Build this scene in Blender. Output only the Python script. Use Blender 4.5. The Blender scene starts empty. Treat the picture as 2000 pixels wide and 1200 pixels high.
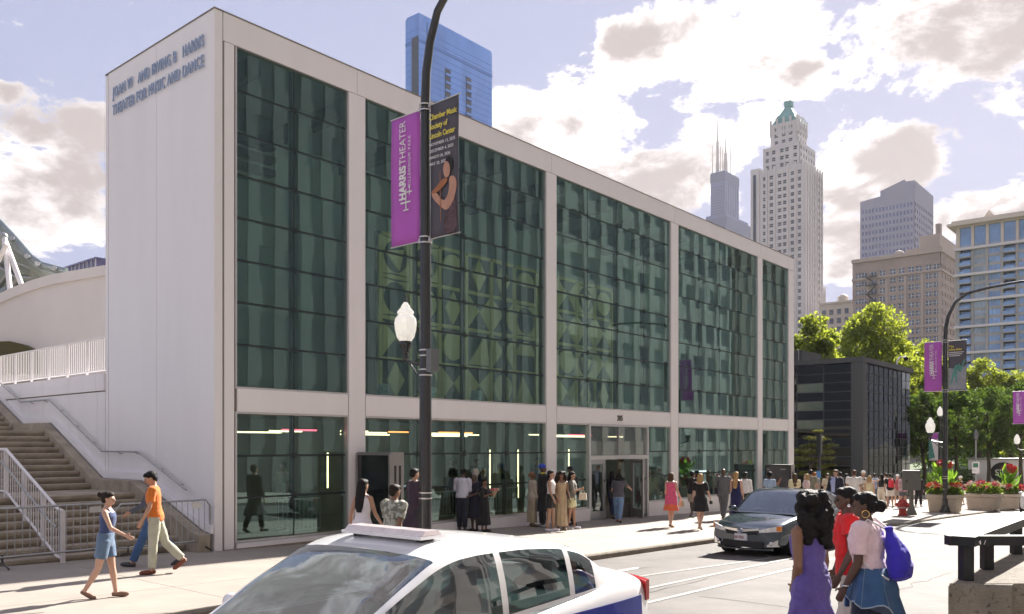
import bpy, math, random
import numpy as np
from mathutils import Vector, Matrix

random.seed(7)
rng = np.random.default_rng(7)
R = math.radians

# ------------------------------------------------------------------ camera, world, sun, exposure
scene = bpy.context.scene
COL = scene.collection
CAMZ = 2.25
FPX = 1648.0                       # focal length in pixels of the 2000 px wide photograph
cam_data = bpy.data.cameras.new("camera")
cam_data.sensor_width = 36.0
cam_data.lens = 36.0 * FPX / 2000.0
cam_data.shift_y = 0.135
cam_data.clip_start = 0.05
cam_data.clip_end = 20000
cam = bpy.data.objects.new("camera", cam_data)
cam.location = (0, 0, CAMZ)
cam.rotation_euler = (R(90), 0, 0)
COL.objects.link(cam)
scene.camera = cam

SUN_AZ, SUN_EL = R(34.0), R(34.0)  # azimuth from +Y towards +X
S = Vector((math.sin(SUN_AZ) * math.cos(SUN_EL), math.cos(SUN_AZ) * math.cos(SUN_EL), math.sin(SUN_EL)))
sun_data = bpy.data.lights.new("sun", 'SUN')
sun_data.energy = 3.4
sun_data.angle = R(0.6)
sun_data.color = (1.0, 0.94, 0.86)
sun = bpy.data.objects.new("sun", sun_data)
sun.rotation_euler = (-S).to_track_quat('-Z', 'Y').to_euler()
sun.location = (0, 0, 60)
COL.objects.link(sun)

SKY_STRENGTH = 0.132
EXPOSURE = 2.2
scene.view_settings.view_transform = 'Standard'
scene.view_settings.look = 'None'
scene.view_settings.exposure = EXPOSURE
scene.view_settings.gamma = 1.0
scene.cycles.max_bounces = 8
scene.cycles.transparent_max_bounces = 16
scene.cycles.volume_bounces = 0
scene.cycles.caustics_reflective = False
scene.cycles.caustics_refractive = False
scene.cycles.sample_clamp_indirect = 4.0


def build_world():
    w = bpy.data.worlds.new("World")
    scene.world = w
    w.use_nodes = True
    nt = w.node_tree
    N, L = nt.nodes, nt.links
    N.clear()
    out = N.new('ShaderNodeOutputWorld')
    bg = N.new('ShaderNodeBackground')
    bg.inputs['Strength'].default_value = SKY_STRENGTH
    L.new(bg.outputs[0], out.inputs[0])
    sky = N.new('ShaderNodeTexSky')
    sky.sky_type = 'NISHITA'
    sky.sun_disc = False
    sky.sun_elevation = SUN_EL
    sky.sun_rotation = SUN_AZ
    sky.air_density = 1.0
    sky.dust_density = 0.7
    sky.ozone_density = 1.2
    tc = N.new('ShaderNodeTexCoord')

    def math_n(op, a, b=None, clamp=False):
        n = N.new('ShaderNodeMath')
        n.operation = op
        n.use_clamp = clamp
        for i, x in enumerate((a, b)):
            if x is None:
                continue
            if isinstance(x, (int, float)):
                n.inputs[i].default_value = x
            else:
                L.new(x, n.inputs[i])
        return n.outputs[0]

    def maprange(x, a, b, c=0.0, d=1.0, smooth=True):
        n = N.new('ShaderNodeMapRange')
        n.interpolation_type = 'SMOOTHSTEP' if smooth else 'LINEAR'
        L.new(x, n.inputs[0])
        for i, q in enumerate((a, b, c, d)):
            n.inputs[1 + i].default_value = q
        return n.outputs[0]

    KZ = 1.7
    sc = N.new('ShaderNodeVectorMath')
    sc.operation = 'MULTIPLY'
    L.new(tc.outputs['Generated'], sc.inputs[0])
    sc.inputs[1].default_value = (1, 1, KZ)

    def noise(scale, detail, rough, off=(0, 0, 0), dist=0.0):
        mp = N.new('ShaderNodeVectorMath')
        mp.operation = 'ADD'
        L.new(sc.outputs[0], mp.inputs[0])
        mp.inputs[1].default_value = off
        n = N.new('ShaderNodeTexNoise')
        L.new(mp.outputs[0], n.inputs['Vector'])
        n.inputs['Scale'].default_value = scale
        n.inputs['Detail'].default_value = detail
        n.inputs['Roughness'].default_value = rough
        n.inputs['Distortion'].default_value = dist
        return n.outputs['Fac']

    def px(x, y):
        d = Vector(((x - 1000) / FPX, 1, (870 - y) / FPX)).normalized()
        return d
    lobes = []
    # cumulus masses in the part of the sky the street looks at
    for x, y, r in [(1040, 250, .10), (1150, 250, .13), (1290, 330, .13), (1180, 340, .12), (1300, 130, .14), (1230, 90, .08),
                    (1450, 90, .12), (1530, 20, .08), (1560, 150, .05), (1400, 280, .09), (1480, 250, .06), (1700, 310, .12), (1780, 290, .10),
                    (1640, 380, .08), (1840, 40, .14), (1990, 40, .20), (1900, 420, .09), (1990, 400, .09), (1620, 450, .07),
                    (60, 330, .14), (130, 380, .12), (20, 420, .10), (190, 260, .06), (0, 180, .03), (60, 270, .06),
                    (1700, 480, .10)]:
        lobes.append((px(x, y), r))
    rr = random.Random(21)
    for i in range(46):   # clouds over the unseen sky, with extra large ones added to brighten the facade
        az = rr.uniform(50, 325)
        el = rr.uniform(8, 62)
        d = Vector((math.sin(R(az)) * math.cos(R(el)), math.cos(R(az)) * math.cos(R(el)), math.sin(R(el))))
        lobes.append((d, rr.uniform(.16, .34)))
    acc = None
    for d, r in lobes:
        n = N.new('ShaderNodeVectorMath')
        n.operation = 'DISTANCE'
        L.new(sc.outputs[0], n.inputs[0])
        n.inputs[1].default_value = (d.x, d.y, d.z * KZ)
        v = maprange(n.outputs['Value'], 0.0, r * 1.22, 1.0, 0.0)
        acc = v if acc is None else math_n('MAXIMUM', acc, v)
    n1 = noise(7.5, 12.0, 0.66, (3.1, 1.7, 0.4), 0.35)
    n2 = noise(24.0, 6.0, 0.6, (0.3, 5.7, 2.4), 0.2)
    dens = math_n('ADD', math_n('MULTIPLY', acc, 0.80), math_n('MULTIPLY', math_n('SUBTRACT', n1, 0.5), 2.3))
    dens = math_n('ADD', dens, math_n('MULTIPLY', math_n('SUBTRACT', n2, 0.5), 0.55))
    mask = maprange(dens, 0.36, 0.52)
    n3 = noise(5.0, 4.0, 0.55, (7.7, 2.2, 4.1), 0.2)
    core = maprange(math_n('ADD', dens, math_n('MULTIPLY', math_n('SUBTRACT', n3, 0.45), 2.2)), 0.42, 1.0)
    # thick parts are greyer, lit rims white; brighter towards the sun
    dt = N.new('ShaderNodeVectorMath')
    dt.operation = 'DOT_PRODUCT'
    L.new(tc.outputs['Generated'], dt.inputs[0])
    dt.inputs[1].default_value = S
    toward = maprange(dt.outputs['Value'], 0.45, 1.0, 0.0, 1.0, False)
    rim = N.new('ShaderNodeMix')
    rim.data_type = 'RGBA'
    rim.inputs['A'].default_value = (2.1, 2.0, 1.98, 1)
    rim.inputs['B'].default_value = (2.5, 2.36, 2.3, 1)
    L.new(toward, rim.inputs['Factor'])
    cl = N.new('ShaderNodeMix')
    cl.data_type = 'RGBA'
    L.new(core, cl.inputs['Factor'])
    L.new(rim.outputs['Result'], cl.inputs['A'])
    cl.inputs['B'].default_value = (.92, .80, .77, 1)
    # clear sky: thin high veil lifts and mutes the blue a little
    veil = N.new('ShaderNodeMix')
    veil.data_type = 'RGBA'
    veil.inputs['Factor'].default_value = 0.78
    ad = N.new('ShaderNodeVectorMath')       # soft shoulder so the glow round the sun stays within range
    ad.operation = 'ADD'
    L.new(sky.outputs[0], ad.inputs[0])
    ad.inputs[1].default_value = (2.6, 2.6, 2.6)
    dv = N.new('ShaderNodeVectorMath')
    dv.operation = 'DIVIDE'
    L.new(sky.outputs[0], dv.inputs[0])
    L.new(ad.outputs[0], dv.inputs[1])
    sk = N.new('ShaderNodeVectorMath')
    sk.operation = 'SCALE'
    L.new(dv.outputs[0], sk.inputs[0])
    sk.inputs['Scale'].default_value = 2.2
    L.new(sk.outputs[0], veil.inputs['A'])
    veil.inputs['B'].default_value = (.62, .66, 1.06, 1)
    mx = N.new('ShaderNodeMix')
    mx.data_type = 'RGBA'
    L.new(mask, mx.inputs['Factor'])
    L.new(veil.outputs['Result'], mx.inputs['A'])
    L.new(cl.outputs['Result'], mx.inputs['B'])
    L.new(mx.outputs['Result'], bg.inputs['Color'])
    w.cycles.sampling_method = 'MANUAL'
    w.cycles.sample_map_resolution = 512


build_world()

# ------------------------------------------------------------------ street frame (u along the facade, v into the block)
_n = math.hypot(1391, 1648)
UX, UY = 1391 / _n, 1648 / _n
D0 = CAMZ * FPX / 207.0
C0 = Vector(((419 - 1000) / FPX * D0, D0, 0))
U3 = Vector((UX, UY, 0))
V3 = Vector((-UY, UX, 0))
TH = math.atan2(UY, UX)


def gz(u):
    if u > 45:
        return -1.2555 - (min(u, 140) - 45) * .02
    if u < -10:
        return .158 - (u + 10) * .010 if u > -40 else .458
    return -(0.018 * u + .00022 * u * u)


def W(u, v, z=0.0):
    p = C0 + U3 * u + V3 * v
    return Vector((p.x, p.y, z))


def uv(x, y):
    d = Vector((x, y, 0)) - C0
    return d.dot(U3), d.dot(V3)


def at(px_, depth, py=870):
    return Vector(((px_ - 1000) / FPX * depth, depth, CAMZ + (870 - py) / FPX * depth))


KERB_V, FAR_KERB_V = -6.0, -14.3


def road_z(u, v):
    t = max(0.0, min(1.0, (KERB_V - v) / (KERB_V - FAR_KERB_V)))
    return gz(u) - .13 + .09 * math.sin(math.pi * t)


def surf_z(u, v):
    return road_z(u, v) if FAR_KERB_V < v < (KERB_V if u < 21 else -7.6) else gz(u)


def gnd(px_, py):
    lo, hi = 1.0, 400.0
    for _ in range(50):
        m = (lo + hi) / 2
        p = at(px_, m, py)
        u, v = uv(p.x, p.y)
        if p.z > surf_z(u, v):
            lo = m
        else:
            hi = m
    return at(px_, lo, py)


# ------------------------------------------------------------------ mesh helpers
class MB:
    def __init__(s):
        s.v, s.f, s.m, s.mi = [], [], [], 0

    def add(s, vs, fs):
        o = len(s.v)
        s.v.extend([tuple(p) for p in vs])
        for f in fs:
            s.f.append(tuple(i + o for i in f))
            s.m.append(s.mi)
        return s

    def box(s, x0, y0, z0, x1, y1, z1):
        if x0 > x1: x0, x1 = x1, x0
        if y0 > y1: y0, y1 = y1, y0
        if z0 > z1: z0, z1 = z1, z0
        return s.add([(x0, y0, z0), (x1, y0, z0), (x1, y1, z0), (x0, y1, z0), (x0, y0, z1), (x1, y0, z1), (x1, y1, z1), (x0, y1, z1)],
                     [(0, 3, 2, 1), (4, 5, 6, 7), (0, 1, 5, 4), (1, 2, 6, 5), (2, 3, 7, 6), (3, 0, 4, 7)])

    def hexa(s, bot, top):
        return s.add(list(bot) + list(top), [(0, 3, 2, 1), (4, 5, 6, 7), (0, 1, 5, 4), (1, 2, 6, 5), (2, 3, 7, 6), (3, 0, 4, 7)])

    def prism(s, pts, a, b, axis='z'):
        def mk(p, t):
            return {'z': (p[0], p[1], t), 'x': (t, p[0], p[1]), 'y': (p[0], t, p[1])}[axis]
        n = len(pts)
        area = sum(pts[i][0] * pts[(i + 1) % n][1] - pts[(i + 1) % n][0] * pts[i][1] for i in range(n))
        if area < 0:
            pts = pts[::-1]
        vs = [mk(p, a) for p in pts] + [mk(p, b) for p in pts]
        fs = [tuple(range(n - 1, -1, -1)), tuple(range(n, 2 * n))] + [(i, (i + 1) % n, n + (i + 1) % n, n + i) for i in range(n)]
        if (axis == 'y') != (b < a):
            fs = [f[::-1] for f in fs]
        return s.add(vs, fs)

    def rings(s, rings, cap=True, closed=True):
        n = len(rings[0])
        vs = [p for r in rings for p in r]
        fs = []
        for k in range(len(rings) - 1):
            for i in range(n if closed else n - 1):
                j = (i + 1) % n
                fs.append((k * n + i, k * n + j, (k + 1) * n + j, (k + 1) * n + i))
        if cap:
            fs.append(tuple(range(n - 1, -1, -1)))
            fs.append(tuple((len(rings) - 1) * n + i for i in range(n)))
        return s.add(vs, fs)

    def tube(s, path, r, n=8, cap=True, ry=None):
        path = [Vector(p) for p in path]
        k = len(path)
        rs = [r] * k if isinstance(r, (int, float)) else list(r)
        ry = rs if ry is None else ([ry] * k if isinstance(ry, (int, float)) else list(ry))
        rings = []
        ref = None
        for i in range(k):
            t = (path[min(i + 1, k - 1)] - path[max(i - 1, 0)]).normalized()
            if ref is None:
                ref = Vector((0, 1, 0)) if abs(t.y) < .8 else Vector((1, 0, 0))
            a = (ref - t * ref.dot(t)).normalized()
            b = t.cross(a)
            ref = a
            rings.append([path[i] + b * (rs[i] * math.cos(2 * math.pi * j / n)) + a * (ry[i] * -math.sin(2 * math.pi * j / n)) for j in range(n)])
        rings = [list(reversed(q)) for q in rings]
        return s.rings(rings, cap)

    def loft(s, secs, n=16, cap=True):
        """secs: (x, y, z, rx, ry) horizontal ellipses going up"""
        return s.rings([[(x + rx * math.cos(2 * math.pi * i / n), y + ry * math.sin(2 * math.pi * i / n), z) for i in range(n)] for x, y, z, rx, ry in secs], cap)

    def lathe(s, prof, n=16, c=(0, 0, 0), cap=True):
        return s.rings([[(c[0] + r * math.cos(2 * math.pi * i / n), c[1] + r * math.sin(2 * math.pi * i / n), c[2] + z) for i in range(n)] for r, z in prof], cap)

    def ell(s, c, r, nu=12, nv=8, rot=None):
        if isinstance(r, (int, float)):
            r = (r, r, r)
        rings = []
        for k in range(1, nv):
            a = -math.pi / 2 + math.pi * k / nv
            rings.append([(r[0] * math.cos(a) * math.cos(2 * math.pi * i / nu), r[1] * math.cos(a) * math.sin(2 * math.pi * i / nu), r[2] * math.sin(a)) for i in range(nu)])
        if rot is not None:
            rings = [[rot @ Vector(p) for p in q] for q in rings]
        rings = [[(p[0] + c[0], p[1] + c[1], p[2] + c[2]) for p in q] for q in rings]
        return s.rings(rings, True)

    def xf(s, M, start=0):
        for i in range(start, len(s.v)):
            s.v[i] = tuple(M @ Vector(s.v[i]))
        return s

    def mesh(s, name, mats, smooth=None):
        me = bpy.data.meshes.new(name)
        me.from_pydata(s.v, [], s.f)
        for m in (mats if isinstance(mats, (list, tuple)) else [mats]):
            me.materials.append(m)
        if any(s.m):
            me.polygons.foreach_set('material_index', s.m)
        if smooth is not None:
            me.polygons.foreach_set('use_smooth', [True] * len(me.polygons))
            if smooth < 180:
                me.set_sharp_from_angle(angle=R(smooth))
        me.update()
        return me

    def obj(s, name, mats, parent=None, smooth=None, loc=None):
        return link(name, s.mesh(name, mats, smooth), parent, loc)


def link(name, data, parent=None, loc=None, rz=None):
    o = bpy.data.objects.new(name, data)
    COL.objects.link(o)
    if parent is not None:
        o.parent = parent
    if loc is not None:
        o.location = loc
    if rz is not None:
        o.rotation_euler = (0, 0, rz)
    return o


def tag(o, label=None, cat=None, group=None, kind=None):
    if label: o['label'] = label
    if cat: o['category'] = cat
    if group: o['group'] = group
    if kind: o['kind'] = kind
    return o


def thing(name, label, cat, loc=(0, 0, 0), rz=0.0, group=None):
    o = link(name, None, None, loc, rz)
    o.empty_display_size = .2
    return tag(o, label, cat, group)


def box(name, mat_, parent, *a):
    return MB().box(*a).obj(name, mat_, parent)


def text(name, body, size, mat_, parent, origin, right, up, extrude=.004, align='LEFT', offset=0.0, spacing=1.0, sx=1.0, fit=None):
    cu = bpy.data.curves.new(name, 'FONT')
    cu.body = body
    cu.size = size
    cu.extrude = extrude
    cu.align_x = align
    cu.offset = offset
    cu.space_character = spacing
    cu.resolution_u = 3
    cu.materials.append(mat_)
    tmp = bpy.data.objects.new(name, cu)
    me = bpy.data.meshes.new_from_object(tmp)
    bpy.data.objects.remove(tmp)
    if fit:
        xs_ = [v.co.x for v in me.vertices]
        sx = fit / max(1e-6, max(xs_) - min(xs_))
    o = link(name, me, parent)
    r_, u_ = Vector(right).normalized(), Vector(up).normalized()
    n_ = r_.cross(u_)
    M = Matrix((r_ * sx, u_, n_)).transposed().to_4x4()
    M.translation = Vector(origin)
    o.matrix_basis = M
    return o


# ------------------------------------------------------------------ materials
def mat(name, col, rough=.6, metal=0.0, var=0.0, vscale=3.0, bump=0.0, bscale=30.0, spec=.5, stretch=(1, 1, 1), var2=None, coat=0.0, sheen=0.0, detail=5.0):
    m = bpy.data.materials.new(name)
    m.use_nodes = True
    nt = m.node_tree
    N, L = nt.nodes, nt.links
    b = N['Principled BSDF']
    b.inputs['Base Color'].default_value = (*col, 1)
    b.inputs['Roughness'].default_value = rough
    b.inputs['Metallic'].default_value = metal
    b.inputs['Specular IOR Level'].default_value = spec
    if coat:
        b.inputs['Coat Weight'].default_value = coat
        b.inputs['Coat Roughness'].default_value = .04
    if sheen:
        b.inputs['Sheen Weight'].default_value = sheen
    if var or bump:
        g = N.new('ShaderNodeNewGeometry')
        mp = N.new('ShaderNodeVectorMath')
        mp.operation = 'MULTIPLY'
        L.new(g.outputs['Position'], mp.inputs[0])
        mp.inputs[1].default_value = stretch
    if var:
        n = N.new('ShaderNodeTexNoise')
        L.new(mp.outputs[0], n.inputs['Vector'])
        n.inputs['Scale'].default_value = vscale
        n.inputs['Detail'].default_value = detail
        n.inputs['Roughness'].default_value = .65
        rp = N.new('ShaderNodeValToRGB')
        L.new(n.outputs['Fac'], rp.inputs[0])
        lo = var2 if var2 else tuple(c * (1 - var) for c in col)
        hi = tuple(min(1, c * (1 + var * .6)) for c in col)
        rp.color_ramp.elements[0].position = .32
        rp.color_ramp.elements[0].color = (*lo, 1)
        rp.color_ramp.elements[1].position = .66
        rp.color_ramp.elements[1].color = (*hi, 1)
        L.new(rp.outputs[0], b.inputs['Base Color'])
    if bump:
        n2 = N.new('ShaderNodeTexNoise')
        L.new(mp.outputs[0], n2.inputs['Vector'])
        n2.inputs['Scale'].default_value = bscale
        n2.inputs['Detail'].default_value = 4
        bp = N.new('ShaderNodeBump')
        bp.inputs['Strength'].default_value = bump
        bp.inputs['Distance'].default_value = .02
        L.new(n2.outputs['Fac'], bp.inputs['Height'])
        L.new(bp.outputs[0], b.inputs['Normal'])
    return m


def glass(name, tint, refl=.10, gain=1.5, wav=0.0, wscale=.7, gcol=(.9, .95, .95), rough=0.0):
    """thin architectural pane: tinted transmission plus a mirror layer"""
    m = bpy.data.materials.new(name)
    m.use_nodes = True
    nt = m.node_tree
    N, L = nt.nodes, nt.links
    N.clear()
    out = N.new('ShaderNodeOutputMaterial')
    tr = N.new('ShaderNodeBsdfTransparent')
    tr.inputs[0].default_value = (*tint, 1)
    gl = N.new('ShaderNodeBsdfGlossy')
    gl.inputs['Color'].default_value = (*gcol, 1)
    gl.inputs['Roughness'].default_value = rough
    fr = N.new('ShaderNodeFresnel')
    fr.inputs[0].default_value = 1.5
    gb = N.new('ShaderNodeNewGeometry')
    io = N.new('ShaderNodeMapRange')       # same reflectance from both sides of the pane
    L.new(gb.outputs['Backfacing'], io.inputs[0])
    io.inputs[3].default_value = 1.5
    io.inputs[4].default_value = 1 / 1.5
    L.new(io.outputs[0], fr.inputs[0])
    ma = N.new('ShaderNodeMath')
    ma.operation = 'MULTIPLY_ADD'
    ma.use_clamp = True
    L.new(fr.outputs[0], ma.inputs[0])
    ma.inputs[1].default_value = gain
    ma.inputs[2].default_value = refl
    mx = N.new('ShaderNodeMixShader')
    L.new(ma.outputs[0], mx.inputs[0])
    L.new(tr.outputs[0], mx.inputs[1])
    L.new(gl.outputs[0], mx.inputs[2])
    L.new(mx.outputs[0], out.inputs[0])
    if wav:
        g = N.new('ShaderNodeNewGeometry')
        n = N.new('ShaderNodeTexNoise')
        L.new(g.outputs['Position'], n.inputs['Vector'])
        n.inputs['Scale'].default_value = wscale
        n.inputs['Detail'].default_value = 1.5
        bp = N.new('ShaderNodeBump')
        bp.inputs['Strength'].default_value = 1.0
        bp.inputs['Distance'].default_value = wav
        L.new(n.outputs['Fac'], bp.inputs['Height'])
        L.new(bp.outputs[0], gl.inputs['Normal'])
    return m


def emit(name, col, st):
    m = bpy.data.materials.new(name)
    m.use_nodes = True
    b = m.node_tree.nodes['Principled BSDF']
    b.inputs['Base Color'].default_value = (*col, 1)
    b.inputs['Emission Color'].default_value = (*col, 1)
    b.inputs['Emission Strength'].default_value = st
    return m


def leafmat(name, col, trans, rough=.5, tw=.45):
    m = bpy.data.materials.new(name)
    m.use_nodes = True
    nt = m.node_tree
    N, L = nt.nodes, nt.links
    N.clear()
    out = N.new('ShaderNodeOutputMaterial')
    g = N.new('ShaderNodeNewGeometry')
    hs = N.new('ShaderNodeMapRange')
    L.new(g.outputs['Random Per Island'], hs.inputs[0])
    hs.inputs[3].default_value = .62
    hs.inputs[4].default_value = 1.35

    def tinted(c):
        v = N.new('ShaderNodeVectorMath')
        v.operation = 'SCALE'
        v.inputs[0].default_value = c
        L.new(hs.outputs[0], v.inputs['Scale'])
        return v.outputs[0]
    d = N.new('ShaderNodeBsdfDiffuse')
    L.new(tinted(col), d.inputs[0])
    t = N.new('ShaderNodeBsdfTranslucent')
    L.new(tinted(trans), t.inputs[0])
    gl = N.new('ShaderNodeBsdfGlossy')
    gl.inputs['Roughness'].default_value = rough
    gl.inputs['Color'].default_value = (.8, .85, .75, 1)
    a = N.new('ShaderNodeMixShader')
    a.inputs[0].default_value = tw
    L.new(d.outputs[0], a.inputs[1])
    L.new(t.outputs[0], a.inputs[2])
    b = N.new('ShaderNodeMixShader')
    b.inputs[0].default_value = .04
    L.new(a.outputs[0], b.inputs[1])
    L.new(gl.outputs[0], b.inputs[2])
    L.new(b.outputs[0], out.inputs[0])
    return m


M = dict(
    asphalt=mat('asphalt', (.128, .117, .110), .80, 0, .36, .7, .5, 90, detail=9.0),
    concrete=mat('sidewalk_concrete', (.325, .288, .252), .85, 0, .10, 1.1, .25, 60),
    kerb=mat('kerb_concrete', (.27, .235, .19), .9, 0, .30, 4.0, .5, 40),
    paint_line=mat('road_paint', (.27, .26, .25), .7, 0, .40, 7.0, .1, 60),
    soil=mat('ground', (.16, .15, .12), .95, 0, .3, .8),
    lawn=mat('lawn', (.06, .10, .03), .95, 0, .4, 2.0, .6, 60),
    white_panel=mat('white_panel', (.85, .825, .835), .42, 0, .035, .8, .03, 6, stretch=(1.6, 1.6, .22), detail=8.0),
    white_panel2=mat('white_panel_side', (.85, .835, .86), .34, 0, .035, .8, .03, 5, stretch=(1.6, 1.6, .22), detail=8.0),
    joint=mat('panel_joint', (.22, .19, .16), .8),
    alu=mat('aluminium_frame', (.60, .60, .61), .38, .7, .06, 2.0),
    alu_d=mat('door_aluminium', (.42, .43, .45), .35, .8, .06, 2.0),
    black_metal=mat('black_metal', (.016, .018, .020), .27, .0, .15, 3.0, .03, 25, spec=.7),
    mullion=mat('dark_mullion', (.02, .028, .03), .5),
    green_glass=glass('green_glass', (.72, .855, .82), .065, 1.15, .0022, .5, (.66, .86, .88)),
    door_glass=glass('door_glass', (.62, .70, .70), .08, 1.2, .002, .6),
    inner_wall=mat('lobby_wall', (.36, .37, .35), .8, 0, .08, .6),
    gallery=mat('gallery_wall', (.66, .66, .62), .8, 0, .06, .6),
    inner_floor=mat('lobby_floor', (.20, .19, .17), .5, 0, .12, .9),
    inner_ceil=mat('lobby_ceiling', (.30, .31, .30), .8),
    dark_beam=mat('dark_beam', (.06, .07, .07), .6),
    relief=mat('relief_board', (.90, .66, .30), .6, 0, .10, 2.0),
    relief_dark=mat('relief_recess', (.06, .08, .08), .7),
    relief_mid=mat('relief_shape', (.92, .70, .36), .6, 0, .10, 2.0),
    lamp_warm=emit('lamp_warm', (1.0, .72, .42), 1.0),
    lamp_orange=emit('lamp_orange', (1.0, .30, .08), .9),
    lamp_pink=emit('lamp_pink', (1.0, .12, .20), .8),
    white_steel=mat('white_steel', (.78, .75, .76), .4, 0, .05, 4.0),
    galv=mat('galvanised_steel', (.40, .41, .42), .4, .75, .18, 8.0),
    stair=mat('stair_concrete', (.36, .31, .245), .9, 0, .28, 2.2, .4, 40),
    letter=mat('letter_metal', (.34, .43, .60), .45, .1),
    number=mat('number_metal', (.16, .15, .14), .4, .5),
    shell=mat('shell_white', (.88, .82, .79), .6, 0, .06, .4, stretch=(1, 1, .5)),
    olive=mat('olive_soffit', (.10, .09, .035), .8),
    steel_panel=mat('steel_panel', (.30, .34, .35), .38, .7, .25, .9),
)
# ------------------------------------------------------------------ ground, road, pavements
def strip(name, mat_, us, vs, zf, kind='structure', parent=None):
    verts, faces = [], []
    for u in us:
        for v in vs:
            verts.append(W(u, v, zf(u, v)))
    n = len(vs)
    for i in range(len(us) - 1):
        for j in range(n - 1):
            a = i * n + j
            faces.append((a, a + n, a + n + 1, a + 1))
    mb = MB()
    mb.add(verts, faces)
    o = mb.obj(name, mat_, parent, smooth=180)
    return tag(o, kind=kind) if parent is None else o


US_FAR = [-6000, -1500, -400, -60, -40, -25, -10, 0, 10, 20, 30, 38, 45, 70, 100, 140, 400, 1500, 6000]
strip('ground', M['soil'], US_FAR, [-6000, -1200, -200, -60, -30, 0, 30, 80, 300, 1500, 6000], lambda u, v: gz(u) - .34)
US = [-60, -40, -30] + [float(x) for x in range(-24, 61, 2)] + [70, 80, 100, 120, 140, 180, 260]
strip('road', M['asphalt'], US, [float(v) for v in np.linspace(-14.45, -5.9, 12)], road_z)
strip('park_lawn', M['lawn'], [33, 40, 45, 60, 80, 100, 140, 260], [-.5, 10, 30, 90], lambda u, v: gz(u) - .03)

side_us = [-30 + 3.0 * i for i in range(33)]         # slab joints every three metres


def hex_uv(mb, u0, u1, va0, va1, vb0, vb1, ztop, zbot, du=0.0):
    """block with corners (u0,va0) (u1,vb0) (u1,vb1) (u0,va1) following the slope"""
    q = [(u0, va0), (u1, vb0), (u1, vb1), (u0, va1)]
    mb.hexa([W(u, v, gz(u) + zbot) for u, v in q], [W(u, v, gz(u) + ztop) for u, v in q])


sw = MB()
for a, b in zip(side_us[:-1], side_us[1:]):
    hex_uv(sw, a, b, -5.99, 6.0 if b < 0.1 else 1.2, -5.99, 6.0 if b < 0.1 else 1.2, -.014, -.3)
hex_uv(sw, 69 - 3, 140, -5.99, 1.2, -5.99, 1.2, 0, -.3)
hex_uv(sw, 140, 300, -5.99, 1.2, -5.99, 1.2, 0, -.3)
hex_uv(sw, 18.5, 21.5, -5.99, -5.98, -7.45, -5.98, -.014, -.3)
for a in range(7):
    hex_uv(sw, 21.5 + a * 6, 27.5 + a * 6, -7.45, -5.98, -7.45, -5.98, -.014, -.3)
sidewalk = tag(sw.obj('sidewalk', M['concrete']), kind='structure')
G = .012
for a, b in zip(side_us[:-1], side_us[1:]):
    if b > 61 or a < -19:
        continue
    rows = [(-5.84, -3.9), (-3.9, -1.95), (-1.95, -.02)]
    if a >= 21:
        rows.append((-7.44, -5.84))
    for v0, v1 in rows:
        mb = MB()
        hex_uv(mb, a + G / 2, b - G / 2, v0 + G / 2, v1 - G / 2, v0 + G / 2, v1 - G / 2, 0.0, -.05)
        mb.obj('paving_slab', M['concrete'], sidewalk)


def kerb_piece(mb, p, q, w=.15):
    (u0, v0), (u1, v1) = p, q
    d = Vector((u1 - u0, v1 - v0)).normalized()
    nx, ny = -d.y * w, d.x * w
    c = [(u0, v0), (u1, v1), (u1 + nx, v1 + ny), (u0 + nx, v0 + ny)]
    mb.hexa([W(u, v, gz(u) - .32) for u, v in c], [W(u, v, gz(u) - .028) for u, v in c])
    mb.hexa([W(u, v, gz(u) - .028) for u, v in c],
            [W(c[0][0] + nx * .2, c[0][1] + ny * .2, gz(u0) + .004), W(c[1][0] + nx * .2, c[1][1] + ny * .2, gz(u1) + .004),
             W(c[2][0], c[2][1], gz(u1) + .004), W(c[3][0], c[3][1], gz(u0) + .004)])


kpath = [(-30 + 2.5 * i, -6.0) for i in range(20)]
kpath = [p for p in kpath if p[0] <= 18.0] + [(18.5, -6.0), (19.6, -6.35), (20.6, -7.05), (21.8, -7.6)] + [(21.8 + 2.5 * i, -7.6) for i in range(1, 18)]
for p, q in zip(kpath[:-1], kpath[1:]):
    mb = MB()
    qq = (q[0] - .012 * (q[0] - p[0]) / 2.5, q[1])
    kerb_piece(mb, p, qq)
    mb.obj('kerb_stone', M['kerb'], sidewalk)

fs = MB()
for a, b in [(-60, -30), (-30, -10), (-10, 0), (0, 10), (10, 30), (30, 45), (45, 140), (140, 300)]:
    hex_uv(fs, a, b, -24.0, -14.3, -24.0, -14.3, 0.0, -.3)
tag(fs.obj('sidewalk_opposite', M['concrete']), kind='structure')

# painted lines on the road
def line_uv(name, pts, w):
    mb = MB()
    for p, q in zip(pts[:-1], pts[1:]):
        d = Vector((q[0] - p[0], q[1] - p[1])).normalized() * (w / 2)
        c = [(p[0] + d.y, p[1] - d.x), (q[0] + d.y, q[1] - d.x), (q[0] - d.y, q[1] + d.x), (p[0] - d.y, p[1] + d.x)]
        mb.add([W(u, v, road_z(u, v) + .006) for u, v in c], [(0, 1, 2, 3)])
    return tag(mb.obj(name, M['paint_line']), kind='structure')


def pxline(a, b):
    p, q = gnd(*a), gnd(*b)
    return uv(p.x, p.y), uv(q.x, q.y)


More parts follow.
